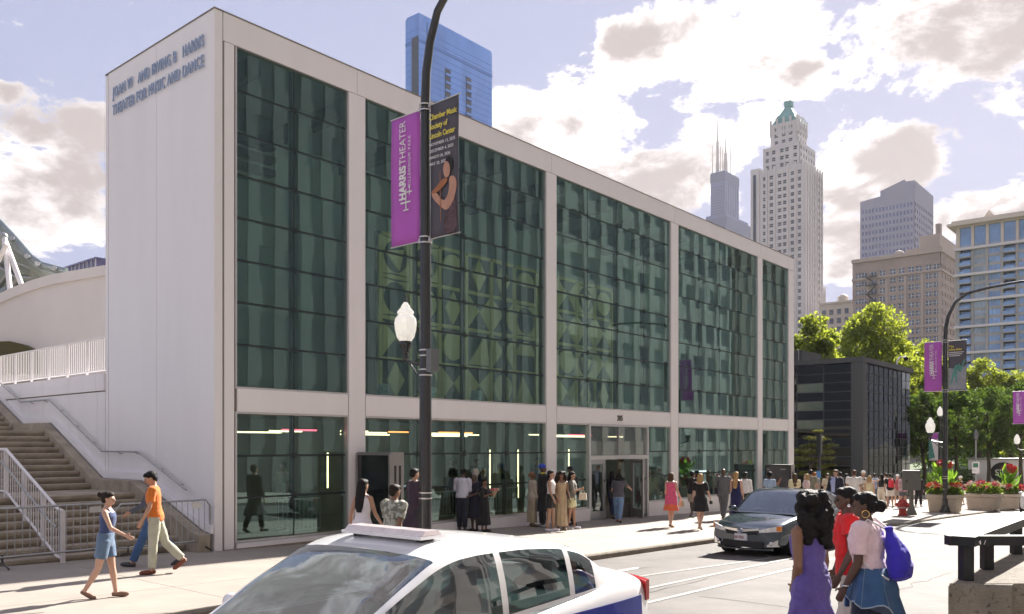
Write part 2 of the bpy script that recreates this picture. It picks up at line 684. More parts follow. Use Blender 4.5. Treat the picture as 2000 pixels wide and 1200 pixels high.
for v in (-9.18, -9.92):
    line_uv('lane_line', [(float(u), v) for u in range(-24, 100, 3)], .10)
line_uv('lane_line', [(-24.0, -7.9), (-6.0, -7.95), (2.0, -8.1), (4.0, -8.34), (6.0, -8.58), (8.0, -8.83), (10.0, -9.02)], .10)
for u in (8.0,):
    line_uv('lane_chevron', [(u - .1, -8.1), (u + .7, -8.42), (u + .2, -8.8)], .10)
M['crack'] = mat('crack_filler', (.045, .04, .038), .8)
rk = random.Random(12)
for u0, v0, n_, du_, dv_ in [(1.5, -9.4, 9, .35, .03), (3.0, -7.2, 8, .3, -.08), (9.0, -10.6, 12, .4, .02), (4.0, -12.2, 12, .4, -.04), (12.5, -9.6, 4, .02, -.8), (2.2, -10.2, 4, .05, -.7)]:
    pts_ = [(u0, v0)]
    for i in range(n_):
        pts_.append((pts_[-1][0] + du_ * rk.uniform(.5, 1.3), pts_[-1][1] + dv_ + rk.gauss(0, .05)))
    mb = MB()
    for p_, q_ in zip(pts_[:-1], pts_[1:]):
        d_ = Vector((q_[0] - p_[0], q_[1] - p_[1])).normalized() * rk.uniform(.006, .014)
        c_ = [(p_[0] + d_.y, p_[1] - d_.x), (q_[0] + d_.y, q_[1] - d_.x), (q_[0] - d_.y, q_[1] + d_.x), (p_[0] - d_.y, p_[1] + d_.x)]
        mb.add([W(u, v, road_z(u, v) + .0045) for u, v in c_], [(0, 1, 2, 3)])
    tag(mb.obj('road_crack', M['crack']), kind='structure')
blotch = [(4.2 + .55 * math.cos(t) * (1 + .25 * math.sin(3 * t)), -7.55 + .16 * math.sin(t) * (1 + .3 * math.cos(2 * t))) for t in np.linspace(0, 2 * math.pi, 18)[:-1]]
mb = MB()
mb.add([W(u, v, road_z(u, v) + .005) for u, v in blotch], [tuple(range(len(blotch)))])
tag(mb.obj('road_patch', M['paint_line']), kind='structure')

# ------------------------------------------------------------------ the theatre
ROOF, GT, GB, LT, LB = 11.53, 10.93, 3.53, 2.94, .17
BAYS = [(.55, 3.57, 2), (4.14, 11.45, 4), (12.04, 19.32, 4), (19.96, 27.30, 4), (27.86, 30.88, 2)]
LEN, DEP = 31.58, 5.10
theater = thing('theater_building', 'white panelled theater with a tall green glass curtain wall along the sidewalk', 'building', C0, TH)
PW = .32   # wall thickness
root = theater
# core: roof, back wall, floors
box('roof', M['white_panel'], root, .12, .10, ROOF - .10, LEN - .12, DEP - .05, ROOF - .02)
box('back_wall', M['inner_wall'], root, .3, DEP - .3, -.8, LEN - .3, DEP - .06, ROOF - .11)
box('gallery_wall', M['gallery'], root, .31, DEP - .36, 3.43, LEN - .31, DEP - .301, ROOF - .43)
box('lobby_floor', M['inner_floor'], root, .3, .30, -.9, LEN - .3, DEP - .31, .10)
box('gallery_floor', M['inner_ceil'], root, .3, .62, 3.0, LEN - .3, DEP - .31, 3.42)
box('ceiling', M['inner_ceil'], root, .3, .34, ROOF - .42, LEN - .3, DEP - .31, ROOF - .14)
for i in range(11):
    box('ceiling_beam', M['dark_beam'], root, 1.2 + i * 2.9, .5, ROOF - .85, 1.45 + i * 2.9, DEP - .32, ROOF - .43)
for i, u in enumerate((3.7, 11.6, 19.5, 27.4)):
    box('inner_column', M['inner_wall'], root, u, 2.2, .11, u + .45, 2.65, ROOF - .43)
for u0, u1, z0, z1 in [(1.2, 2.6, 3.42, 8.9), (20.6, 22.4, 3.42, 9.4), (23.6, 26.8, 3.42, 7.8), (28.4, 30.4, 3.42, 9.0)]:
    box('partition', M['inner_wall'], root, u0, 3.4, z0, u1, 3.6, z1)
for z in (9.4, 9.75, 10.1):
    box('service_duct', M['dark_beam'], root, .6, 2.9, z, 3.5, 3.2, z + .16)
# side walls (the side facing the stairs): panels with open joints over a dark backing
box('side_backing', M['joint'], root, .025, .06, -.3, .30, DEP - .05, ROOF - .03)
for v0, v1, nm in [(.015, 2.50, 'side_panel'), (2.512, 4.93, 'side_panel'), (4.955, DEP, 'corner_post')]:
    box(nm, M['white_panel2'], root, 0.0, v0, -.3, .024, v1, ROOF + (.0 if nm != 'corner_post' else -.02))
box('side_wall', M['white_panel'], root, LEN - .02, .02, -1.2, LEN + .03, DEP, ROOF - .01)
box('parapet_cap', M['joint'], root, -.012, -.012, ROOF + .001, LEN + .02, .34, ROOF + .03)
box('parapet_cap', M['joint'], root, -.012, .345, ROOF + .001, .32, DEP, ROOF + .03)
# facade backing and panels
fb = MB()
fb.box(.03, .04, -1.0, .5, .30, ROOF - .02)
for (a, b, n), (c, d, e) in zip(BAYS[:-1], BAYS[1:]):
    fb.box(b + .03, .04, -1.1, c - .03, .30, ROOF - .02)
fb.box(30.92, .04, -1.2, LEN - .05, .30, ROOF - .02)
for a, b, n in BAYS:
    fb.box(a - .04, .045, GT + .05, b + .04, .30, ROOF - .03)
    fb.box(a - .04, .045, LT + .05, b + .04, .30, GB - .05)
fb.obj('facade_backing', M['joint'], root)
box('corner_post', M['white_panel'], root, .001, 0, -.05, .185, .038, ROOF)
piers = [(.20, .50)] + [(b, c) for (a, b, n), (c, d, e) in zip(BAYS[:-1], BAYS[1:])] + [(30.88, LEN - .03)]
for i, (a, b) in enumerate(piers):
    box('pier_panel', M['white_panel'], root, a + .035, 0, gz(a) - .3, b - .035, .038, GT - .02)
cuts = [.20] + [(b + c) / 2 for (a, b, n), (c, d, e) in zip(BAYS[:-1], BAYS[1:])] + [LEN - .03]
for a, b in zip(cuts[:-1], cuts[1:]):
    box('fascia_panel', M['white_panel'], root, a + .006, -.002, GT - .005, b - .006, .038, ROOF)
for a, b, n in BAYS:
    box('spandrel_panel', M['white_panel'], root, a - .005, .003, LT + .045, b + .005, .040, GB - .045)
# plinth under the ground floor glass (broken by the doorway in the third bay)
DOOR0, DOOR1 = 13.84, 17.60
for a, b in [(0.52, 3.6), (4.1, 11.48), (12.02, DOOR0 - .03), (DOOR1 + .03, 19.35), (19.93, 27.33), (27.83, 30.9)]:
    box('plinth', M['white_panel'], root, a, -.045, gz((a + b) / 2) - .5, b, .12, LB - .055)
box('base_course', M['kerb'], root, .18, -.06, -.4, 3.95, -.046, .012)


def window(a, b, n, z0, z1, rows, bottom=True, name='window'):
    """one glazed bay: frame > panes, mullions, fittings"""
    fr = MB()
    t = .045
    fr.box(a - t, .022, z0 - t, a, .16, z1 + t)
    fr.box(b, .022, z0 - t, b + t, .16, z1 + t)
    fr.box(a + .0005, .022, z1, b - .0005, .16, z1 + t)
    fr.box(a + .0005, .022, z0 - t, b - .0005, .16, z0)
    f = fr.obj(name, M['alu'], root)
    w = (b - a) / n
    h = (z1 - z0) / rows
    me = MB().box(-w / 2 + .018, -.006, -h / 2 + .020, w / 2 - .018, .006, h / 2 - .020).mesh('pane', M['green_glass'])
    fit = MB()
    for sx in (-1, 1):
        for sz in (-1, 1):
            s0 = len(fit.v)
            fit.tube([(sx * .06, -.02, sz * .05), (sx * .06, .02, sz * .05)], .015, 6)
    fit.tube([(-.06, .0, -.05), (.06, .0, .05)], .006, 4)
    fit.tube([(-.06, .0, .05), (.06, .0, -.05)], .006, 4)
    fitm = fit.mesh('glass_bolts', M['mullion'], smooth=40)
    for i in range(n):
        for k in range(rows):
            p = link('pane', me, f, (a + (i + .5) * w, .095, z0 + (k + .5) * h))
            p.rotation_euler = (random.gauss(0, .0010), 0, random.gauss(0, .0014))
    for i in range(1, n):
        box('mullion', M['mullion'], f, a + i * w - .028, .104, z0 + .001, a + i * w + .028, .24, z1 - .001)
        for k in range(1, rows):
            link('glass_bolts', fitm, f, (a + i * w, .085, z0 + k * h))
    for k in range(1, rows):
        box('transom', M['mullion'], f, a + .001, .1035, z0 + k * h - .027, b - .001, .15, z0 + k * h + .027)
    return f


for a, b, n in BAYS:
    window(a, b, n, GB, GT, 8)
for i, (a, b, n) in enumerate(BAYS):
    if i == 2:
        window(a, DOOR0 - .045, 1, LB, LT, 3)
        window(DOOR1 + .045, b, 1, LB, LT, 3)
    else:
        window(a, b, n, LB, LT, 3)

# entrance: frame, transom lights, left leaf, two fixed leaves and one leaf standing open
dz = gz(15.7) + .0
dtop = dz + 2.09
ent = MB()
for u in (DOOR0 - .04, DOOR1 - .05):
    ent.box(u, -.03, dz - .2, u + .09, .16, LT + .045)
ent.box(DOOR0 + .051, -.03, dtop, DOOR1 - .051, .16, dtop + .14)
ent.box(DOOR0 + .051, -.03, LT - .03, DOOR1 - .051, .16, LT + .044)
ent = ent.obj('entrance_frame', M['alu'], root)
for a, b in [(DOOR0 + .06, 15.70), (15.74, DOOR1 - .06)]:
    box('transom_pane', M['door_glass'], ent, a, .06, dtop + .15, b, .075, LT - .04)
box('transom_post', M['alu_d'], ent, 15.70, .03, dtop + .141, 15.74, .12, LT - .031)


def leaf(u0, v0, ang, w=.93, handle=True):
    o = MB()
    z0, z1 = dz + .015, dtop - .01
    o.box(0, -.025, z0, .12, .025, z1)
    o.box(w - .12, -.025, z0, w, .025, z1)
    o.box(.121, -.025, z0, w - .121, .025, z0 + .30)
    o.box(.121, -.025, z1 - .14, w - .121, .025, z1)
    d = o.obj('door', M['alu_d'], root)
    d.location = (u0, v0, 0)
    d.rotation_euler = (0, 0, ang)
    box('door_pane', M['door_glass'], d, .122, -.006, z0 + .301, w - .122, .006, z1 - .141)
    if handle:
        hb = MB().tube([(w - .06, -.03, dz + .80), (w - .06, -.075, dz + .80), (w - .06, -.075, dz + 1.25), (w - .06, -.03, dz + 1.25)], .014, 8)
        hb.obj('handle', M['galv'], d, smooth=40)
        box('lock', M['black_metal'], d, w - .085, -.034, dz + 1.32, w - .035, -.026, dz + 1.40)
    return d


leaf(DOOR0 + .06, .05, 0, .92)
box('door_post', M['alu_d'], root, DOOR0 + .985, .02, dz, DOOR0 + 1.015, .10, dtop - .001)
leaf(DOOR1 - .98, .05, R(238), .90)      # standing open towards the street
leaf(DOOR1 - .97, .05, 0, .90)
box('door_post', M['alu_d'], root, DOOR1 - 1.02, .02, dz, DOOR1 - .99, .10, dtop - .001)
leaf(DOOR0 + 1.03, .13, R(84), .80, False)
# lettering
text('lettering', 'JOAN W   AND IRVING B   HARRIS', .37, M['letter'], root, (-.035, 4.62, 10.84), (0, -1, 0), (0, 0, 1), .014, offset=.0, spacing=1.18, fit=4.25)
text('lettering', 'THEATER FOR MUSIC AND DANCE', .37, M['letter'], root, (-.035, 4.64, 10.40), (0, -1, 0), (0, 0, 1), .014, offset=.0, spacing=1.18, fit=4.25)
text('house_number', '205', .27, M['number'], root, (15.72, -.012, 3.12), (1, 0, 0), (0, 0, 1), .012, 'CENTER', offset=.004, sx=.9)


def uvthing(name, label, cat, u, v, z=0.0, group=None, rz=0.0):
    return thing(name, label, cat, W(u, v, z), TH + rz, group)


# geometric relief wall on the gallery floor
REL_U0, REL_V, REL_Z0, CELL = 5.9, 1.5, 3.46, 1.16
rel = uvthing('wall_relief', 'ochre wall relief of cut-out circles and triangles behind the green glass', 'artwork', REL_U0, REL_V, 0)
box('board', M['relief_dark'], rel, -.1, .05, REL_Z0, 10 * CELL + .1, .14, REL_Z0 + 4 * CELL + .1)
rr = random.Random(4)
for i in range(11):
    box('stile', M['relief'], rel, i * CELL - .06, -.03, REL_Z0, i * CELL + .06, .049, REL_Z0 + 4 * CELL)
for k in range(5):
    for i in range(10):
        box('rail', M['relief'], rel, i * CELL + .062, -.028, REL_Z0 + k * CELL - .05 + .051, i * CELL + CELL - .062, .0485, REL_Z0 + k * CELL + .05 + .051)
for i in range(10):
    for k in range(4):
        cx, cz = i * CELL + CELL / 2, REL_Z0 + k * CELL + CELL / 2 + .05
        kind = rr.choice(['disc', 'ring', 'tri', 'diamond', 'two', 'half', 'ringtri', 'ringtri'])
        mb = MB()
        circ = [(cx + .432 * math.cos(t), cz + .432 * math.sin(t)) for t in np.linspace(0, 2 * math.pi, 21)[:-1]]
        if kind == 'disc':
            mb.prism(circ, .048, -.02, 'y')
        elif kind == 'ring' or kind == 'ringtri':
            sq = [(cx - .504, cz - .504), (cx + .504, cz - .504), (cx + .504, cz + .504), (cx - .504, cz + .504)]
            for q in range(4):   # square board with a round hole, built as four corners
                arc = [(cx + .456 * math.cos(t), cz + .456 * math.sin(t)) for t in np.linspace(math.pi / 2 * q, math.pi / 2 * (q + 1), 7)]
                c = (cx + .510 * (1 if q in (0, 3) else -1), cz + .510 * (1 if q in (0, 1) else -1))
                mb.prism([c] + arc[::-1], .048, -.015, 'y')
            if kind == 'ringtri':
                a0 = rr.uniform(0, 6)
                mb.prism([(cx + .396 * math.cos(a0 + t), cz + .396 * math.sin(a0 + t)) for t in (0, 2.2, 4.1)], .047, -.02, 'y')
        elif kind == 'tri':
            mb.prism([(cx - .480, cz - .480), (cx + .480, cz - .480), (cx + rr.uniform(-.480, .480), cz + .480)], .048, -.02, 'y')
        elif kind == 'diamond':
            mb.prism([(cx - .312, cz), (cx, cz - .504), (cx + .312, cz), (cx, cz + .504)], .048, -.02, 'y')
        elif kind == 'two':
            mb.prism([(cx - .480, cz - .480), (cx, cz + .05), (cx - .480, cz + .480)], .048, -.02, 'y')
            mb.prism([(cx + .480, cz - .480), (cx + .02, cz + .02), (cx + .480, cz + .480)], .048, -.02, 'y')
        else:
            mb.prism([(cx + .456 * math.cos(t), cz + .456 * math.sin(t)) for t in np.linspace(0, math.pi, 12)], .048, -.02, 'y')
        mb.obj('relief_shape', M['relief_mid'], rel)

# floodlights on the gallery floor behind the glass
M['floodgrey'] = mat('flood_casing', (.55, .60, .62), .4)
for i, u in enumerate((5.05, 6.75, 8.65)):
    t = uvthing('floodlight', ['pale floodlight standing behind the glass left of the lamp post', 'pale floodlight behind the glass just right of the lamp post',
                               'pale floodlight behind the glass farthest from the lamp post'][i], 'floodlight', u, .42, 3.43, 'floodlights behind the upper glass')
    MB().box(-.13, -.10, .0, .13, .10, .05).obj('base', M['floodgrey'], t)
    MB().prism([(-.05, .05), (.12, .05), (.05, .42), (-.10, .42)], -.15, .15, 'x').obj('casing', M['floodgrey'], t)
    MB().prism([(-.135, .22), (-.125, .40), (-.115, .40), (-.085, .22)], -.11, .11, 'x').obj('lens', M['galv'], t)

# line lights inside the lobby
LL = []
for u0, u1, v, z, c in [(2.3, 3.3, .9, 2.62, 'lamp_pink'), (2.35, 3.3, 1.5, 2.60, 'lamp_warm'), (1.6, 3.3, 2.4, 2.58, 'lamp_warm'),
                        (4.3, 5.2, 1.2, 2.62, 'lamp_warm'), (4.9, 6.4, 1.8, 2.60, 'lamp_warm'), (5.6, 6.3, .8, 2.61, 'lamp_orange'), (5.4, 7.2, 2.6, 2.56, 'lamp_warm'),
                        (7.6, 9.0, .9, 2.62, 'lamp_orange'), (7.5, 9.6, 1.5, 2.60, 'lamp_warm'), (8.0, 10.6, 2.1, 2.58, 'lamp_warm'), (9.2, 10.9, 2.9, 2.55, 'lamp_warm'),
                        (12.1, 13.2, 1.2, 2.60, 'lamp_warm'), (14.0, 15.4, 1.0, 2.61, 'lamp_pink'), (14.0, 16.0, 1.6, 2.60, 'lamp_warm'), (14.6, 17.2, 2.3, 2.57, 'lamp_warm'),
                        (17.7, 18.7, 1.8, 2.58, 'lamp_warm')]:
    LL.append((u0, u1, v, z, c))
names = {'lamp_warm': 'warm white', 'lamp_orange': 'orange', 'lamp_pink': 'pinkish red'}
bayname = lambda u: 'leftmost lower window' if u < 3.6 else ('wide lower window by the lamp post' if u < 11.5 else ('narrow window beside the doors' if u < 13.8 or u > 17.6 else 'window above the doors'))
ordn = ['first', 'second', 'third', 'fourth', 'fifth', 'sixth', 'seventh', 'eighth', 'ninth']
cnt = {}
for u0, u1, v, z, c in LL:
    key = (names[c], bayname(u0))
    cnt[key] = cnt.get(key, 0) + 1
    lab = f'{names[c]} ceiling line light, {ordn[cnt[key] - 1]} inside the {bayname(u0)}'
    t = uvthing('line_light', lab, 'light', u0, v, z, 'line lights under the lobby ceiling')
    box('tube', M[c], t, 0, -.025, -.02, u1 - u0, .025, .02)
    box('housing', M['dark_beam'], t, 0, -.03, .021, u1 - u0, .03, .06)
for i, (px_, z0, z1) in enumerate([(640, 1.1, 2.05), (957, .75, 2.1), (985, 1.0, 2.1), (1012, .45, 2.1), (1111, .8, 2.1)]):
    k = (px_ - 1000) / FPX
    ox, oy = W(0, 2.1).x, W(0, 2.1).y
    u = (k * oy - ox) / (UX - k * UY)
    where = ['in the leftmost lower window', 'nearest the lamp post of the trio', 'in the middle of the trio', 'tallest of the trio', 'in the narrow window left of the doors'][i]
    t = uvthing('wall_light', f'upright glowing wall light {where}', 'light', u, 2.1, 0, 'upright lights in the lobby')
    box('tube', M['lamp_warm'], t, -.016, -.016, z0, .016, .016, z1)
    box('housing', M['dark_beam'], t, -.04, .021, z0 - .03, .04, .08, z1 + .03)
# white railing inside the lobby
def picket_rail(t, length, h, n, mat_, r=.012, post_every=0, base=0.0, slope=0.0):
    MB().tube([(0, 0, base + h), (length, 0, base + h + slope * length)], r * 1.7, 8).obj('top_rail', mat_, t, smooth=40)
    MB().tube([(0, 0, base + .1), (length, 0, base + .1 + slope * length)], r * 1.4, 8).obj('bottom_rail', mat_, t, smooth=40)
    for i in range(n + 1):
        x = length * i / n
        big = post_every and i % post_every == 0
        q = MB()
        rr_ = r * (2.4 if big else .8)
        if big:
            q.box(x - .025, -.03, base + slope * x - .02, x + .025, .03, base + slope * x + h)
        else:
            q.tube([(x, 0, base + slope * x + .1), (x, 0, base + slope * x + h)], rr_, 6)
        q.obj('post' if big else 'baluster', mat_, t)


t = uvthing('lobby_railing', 'white picket railing inside the leftmost lower window', 'railing', 2.1, .75, .1)
picket_rail(t, 1.2, .85, 10, M['white_steel'], .012)
t = uvthing('lobby_railing', 'white picket railing inside the wide lower window behind the white shirt man', 'railing', 6.8, .95, .1)
picket_rail(t, 4.4, .80, 34, M['white_steel'], .012)

# ------------------------------------------------------------------ stairs, terrace, railings on the left
stairs = uvthing('stairway', 'broad concrete stairway climbing beside the white theater wall', 'stairs', 0, 0, 0)
SW = 9.0


def flight(v0, z0, n, rise, run):
    for i in range(n):
        mb = MB()
        a, b = v0 + i * run, z0 + (i + 1) * rise
        # rounded nosing
        prof = [(a + .03, b - rise - .02), (a, b - rise + .02), (a - .03, b - .07), (a - .03, b - .02), (a - .012, b), (a + run + .06, b), (a + run + .06, b - rise - .02)]
        mb.prism(prof, -SW, -.36, 'x')
        mb.obj('step', M['stair'], stairs)


flight(.55, 0, 8, .145, .33)
L1 = 8 * .145
box('landing', M['stair'], stairs, -SW, .55 + 8 * .33 + .061, L1 - .3, -.36, 5.15, L1 - .004)
flight(5.15, L1, 10, .148, .315)
L2 = L1 + 10 * .148
box('landing', M['stair'], stairs, -SW, 5.15 + 3.15 + .061, L2 - .3, -.36, 10.2, L2 - .004)
flight(10.2, L2, 8, .148, .315)
# stepped kerb wall and white upstand along the stairs
prof = [(.0, -.2), (.0, .36), (.35, .42), (3.05, 1.42), (5.05, 1.42), (8.25, 2.86), (10.2, 2.86), (13.2, 4.1), (13.2, -.2)]
MB().prism(prof, -.355, -.10, 'x').obj('stringer', M['stair'], stairs)
prof2 = [(.0, .37), (.0, .55), (.5, .63), (3.12, 1.60), (5.02, 1.60), (8.22, 3.03), (10.2, 3.03), (13.2, 4.25), (13.2, 4.11), (10.2, 2.87), (8.25, 2.87), (5.05, 1.43), (3.05, 1.43), (.35, .43)]
MB().prism(prof2, -.07, -.02, 'x').obj('white_upstand', M['white_panel2'], stairs)

terr = uvthing('terrace_wall', 'white panelled terrace wall above the stairs, left of the theater', 'wall', 0, 0, 0)
vv = [DEP + .01, 5.55, 7.2, 8.9, 10.6, 12.3, 14.0, 16.0]
for a, b in zip(vv[:-1], vv[1:]):
    box('wall_panel', M['white_panel2'], terr, -.012, a, 0, .22, b - .012, 3.60)
    box('wall_panel', M['white_panel'], terr, -.05, a, 3.63, .22, b - .012, 4.06)
box('wall_core', M['joint'], terr, .0, DEP + .02, 0, .19, 16, 4.03)
box('terrace_deck', M['concrete'], terr, .221, DEP + .3, 3.7, 12, 22, 4.0)
rail = uvthing('terrace_railing', 'white picket railing along the terrace edge high on the left', 'railing', .08, DEP + .02, 4.06, None, R(90))
rail.rotation_euler = (0, 0, TH + R(90))
picket_rail(rail, 11.0, .92, 90, M['white_steel'], .013, 10)


def handrail(name, label, pts, brackets, off=.09):
    t = uvthing(name, label, 'handrail', 0, 0, 0)
    MB().tube(pts, .022, 8).obj('rail', M['galv'], t, smooth=50)
    for i, p in enumerate(brackets):
        MB().tube([p, (p[0] + off, p[1], p[2] - .05), (p[0] + off + .05, p[1], p[2] - .05)], .012, 6).obj('bracket', M['galv'], t)
    return t


hp = [(-.14, .9, 1.28), (-.14, 3.1, 2.10), (-.14, 5.0, 2.10), (-.14, 8.2, 3.5), (-.14, 10.2, 3.5), (-.14, 13, 4.6)]
hb = [(-.14, v, np.interp(v, [p[1] for p in hp], [p[2] for p in hp])) for v in (1.3, 2.2, 3.3, 4.2, 5.6, 6.6, 7.6, 8.6, 9.6)]
handrail('wall_handrail', 'grey steel handrail fixed to the white wall beside the stairs', hp, hb)

# white steel railing in the middle of the stairs
mid = uvthing('stair_railing', 'white steel picket railing descending the middle of the stairs', 'railing', 0, 0, 0)
UM = -2.95


def zt(v):
    return np.interp(v, [.25, .55, .55 + 8 * .33, 5.15, 5.15 + 3.15, 10.2], [0.0, .02, L1, L1, L2, L2])


vs_ = [.30, 3.1, 5.1, 8.3, 10.4]
MB().tube([(UM, .28, 1.02), (UM, .50, 1.04), (UM, 3.1, L1 + 1.0), (UM, 5.15, L1 + 1.0), (UM, 8.3, L2 + 1.0), (UM, 10.4, L2 + 1.0)], .032, 8).obj('top_rail', M['white_steel'], mid, smooth=50)
MB().tube([(UM, .30, .12), (UM, .55, .14), (UM, 3.1, L1 + .12), (UM, 5.15, L1 + .12), (UM, 8.3, L2 + .12), (UM, 10.4, L2 + .12)], .026, 8).obj('bottom_rail', M['white_steel'], mid, smooth=50)
MB().tube([(UM - .1, .32, .72), (UM - .1, .6, .80), (UM - .1, 3.05, L1 + .74), (UM - .1, 5.2, L1 + .74), (UM - .1, 8.3, L2 + .74)], .02, 8).obj('hand_rail', M['galv'], mid, smooth=50)
rv = [.28, .55, 3.1, 5.15, 8.3, 10.4]
rz_ = [.12, .14, L1 + .12, L1 + .12, L2 + .12, L2 + .12]
tz_ = [1.02, 1.08, L1 + 1.0, L1 + 1.0, L2 + 1.0, L2 + 1.0]
for i in range(84):
    v = .34 + i * .12
    MB().tube([(UM, v, np.interp(v, rv, rz_)), (UM, v, np.interp(v, rv, tz_))], .009, 5).obj('baluster', M['white_steel'], mid)
for v in (.28, 1.2, 2.1, 3.1, 4.1, 5.15, 6.2, 7.2, 8.3):
    box('post', M['white_steel'], mid, UM - .035, v - .03, float(zt(v)) - .02, UM + .035, v + .03, float(np.interp(v, rv, tz_)))


def barrier(label, u0, v0, length, rz, feet):
    t = uvthing('crowd_barrier', label, 'barrier', u0, v0, gz(u0), 'crowd barriers at the foot of the stairs', rz)
    h = 1.06
    fr = [(.06, 0, .2), (0, 0, .28), (0, 0, h - .12), (.10, 0, h), (length - .10, 0, h), (length, 0, h - .12), (length, 0, .28), (length - .06, 0, .2), (.06, 0, .2)]
    MB().tube(fr, .02, 8).obj('frame', M['galv'], t, smooth=50)
    for i in range(1, int(length / .125)):
        x = i * .125
        MB().tube([(x, 0, .2), (x, 0, h)], .008, 5).obj('bar', M['galv'], t)
    box('name_plate', M['alu'], t, length - .42, -.03, h - .16, length - .2, -.022, h - .05)
    for x in feet:
        MB().tube([(x, -.30, .02), (x, -.28, .03), (x, 0, .10), (x, .28, .03), (x, .30, .02)], .018, 8).obj('foot', M['black_metal'], t, smooth=50)
        MB().tube([(x, 0, .08), (x, 0, .24)], .018, 6).obj('foot_post', M['black_metal'], t)
    return t


barrier('galvanised crowd barrier at the stair foot, behind the two young men', -2.05, .10, 2.0, 0, (.25, 1.85))
barrier('galvanised crowd barrier at the left picture edge before the stairs', -4.35, .06, 2.2, 0, (.3, 2.0))
barrier('galvanised crowd barrier cut off by the photo edge, before the stairs', -6.65, .02, 2.2, 0, (.3, 2.0))

# ------------------------------------------------------------------ curved parapet and bandshell behind
par = thing('curved_parapet', 'huge cream curved parapet wall rising behind the terrace railing', 'wall', (0, 0, 0))
prof_px = [(-260, 700), (-160, 650), (-90, 618), (-40, 596), (0, 576), (30, 562), (60, 551), (100, 539), (150, 530), (203, 521), (240, 517), (320, 512)]
front, back, lip = [], [], []
for i, (x, y) in enumerate(prof_px):
    d = 33 + 5 * math.cos((x - 120) / 320.0)
    p = at(x, d, y)
    front.append(p)
    back.append(p + Vector((.5, 1.2, 0)))
nf = len(front)
mb = MB()
n_z = 3.0
vs = [(p.x, p.y, n_z) for p in front] + [tuple(p) for p in front] + [tuple(p) for p in back] + [(p.x, p.y, n_z) for p in back]
fsx = []
for i in range(nf - 1):
    for k in range(3):
        fsx.append((k * nf + i, k * nf + i + 1, (k + 1) * nf + i + 1, (k + 1) * nf + i))
mb.add(vs, fsx)
mb.obj('parapet', M['shell'], par, smooth=50)
mb = MB()
for p, q in zip(front[:-1], front[1:]):
    o = Vector((0, -.10, 0))
    mb.hexa([p + o - Vector((0, 0, .42)), q + o - Vector((0, 0, .42)), q + Vector((0, .02, -.42)), p + Vector((0, .02, -.42))],
            [p + o + Vector((0, 0, .03)), q + o + Vector((0, 0, .03)), q + Vector((.5, 1.1, .03)), p + Vector((.5, 1.1, .03))])
mb.obj('coping', M['shell'], par)
# low arched opening
arch = [(-80, 706), (-60, 690), (-30, 676), (0, 669), (25, 668), (45, 673), (62, 681), (66, 684), (66, 730), (-80, 730)]
mb = MB()
pp = [at(x, 33.2 + 4.2 * math.cos((x - 120) / 320.0), y) for x, y in arch]
mb.add([tuple(p + Vector((0, -.25, 0))) for p in pp] + [tuple(p + Vector((0, .4, 0))) for p in pp],
       [tuple(range(len(pp)))[::-1]] + [(i, (i + 1) % len(pp), len(pp) + (i + 1) % len(pp), len(pp) + i) for i in range(len(pp))])
mb.obj('arched_opening', M['olive'], par)

bs = thing('bandshell', 'grey steel bandshell canopy with tubular struts behind the cream parapet', 'bandshell', (0, 0, 0))
rim = [(-60, 380), (-20, 418), (0, 436), (30, 468), (60, 503), (80, 518), (112, 527), (130, 531)]
low = [(-60, 560), (-20, 578), (0, 586), (30, 570), (60, 552), (80, 545), (112, 536), (132, 534)]
r3 = [at(x, 44, y) for x, y in rim]
l3 = [at(x, 50, y) for x, y in low]
mb = MB()
n = len(r3)
cols_ = 5
grid = []
for k in range(cols_ + 1):
    f = k / cols_
    for a, b in zip(r3, l3):
        p = a.lerp(b, f)
        p.y += 2.2 * math.sin(math.pi * f)
        grid.append(tuple(p))
mb.add(grid, [(k * n + i, k * n + i + 1, (k + 1) * n + i + 1, (k + 1) * n + i) for k in range(cols_) for i in range(n - 1)])
sh = mb.obj('canopy', M['steel_panel'], bs)
so = sh.modifiers.new('solid', 'SOLIDIFY')
so.thickness = .25
MB().tube(r3, .2, 10).obj('rim', M['steel_panel'], bs, smooth=50)
for i in range(1, n - 1):
    pts = [Vector(grid[k * n + i]) + Vector((0, -.35, 0)) for k in range(cols_ + 1)]
    MB().tube(pts, .14, 6).obj('rib', M['galv'], bs, smooth=50)
for k in (1, 2, 3):
    MB().tube([Vector(grid[k * n + i]) + Vector((0, -.6, 0)) for i in range(n)], .10, 6).obj('purlin', M['galv'], bs, smooth=50)
for a, b in [((8, 462), (20, 566)), ((10, 470), (44, 556)), ((-10, 520), (14, 470))]:
    MB().tube([at(a[0], 42, a[1]), at(b[0], 41, b[1] + 6)], .12, 10).obj('strut', M['white_steel'], bs, smooth=50)
MB().ell(at(7, 42, 462), .2).obj('strut_node', M['galv'], bs, smooth=60)
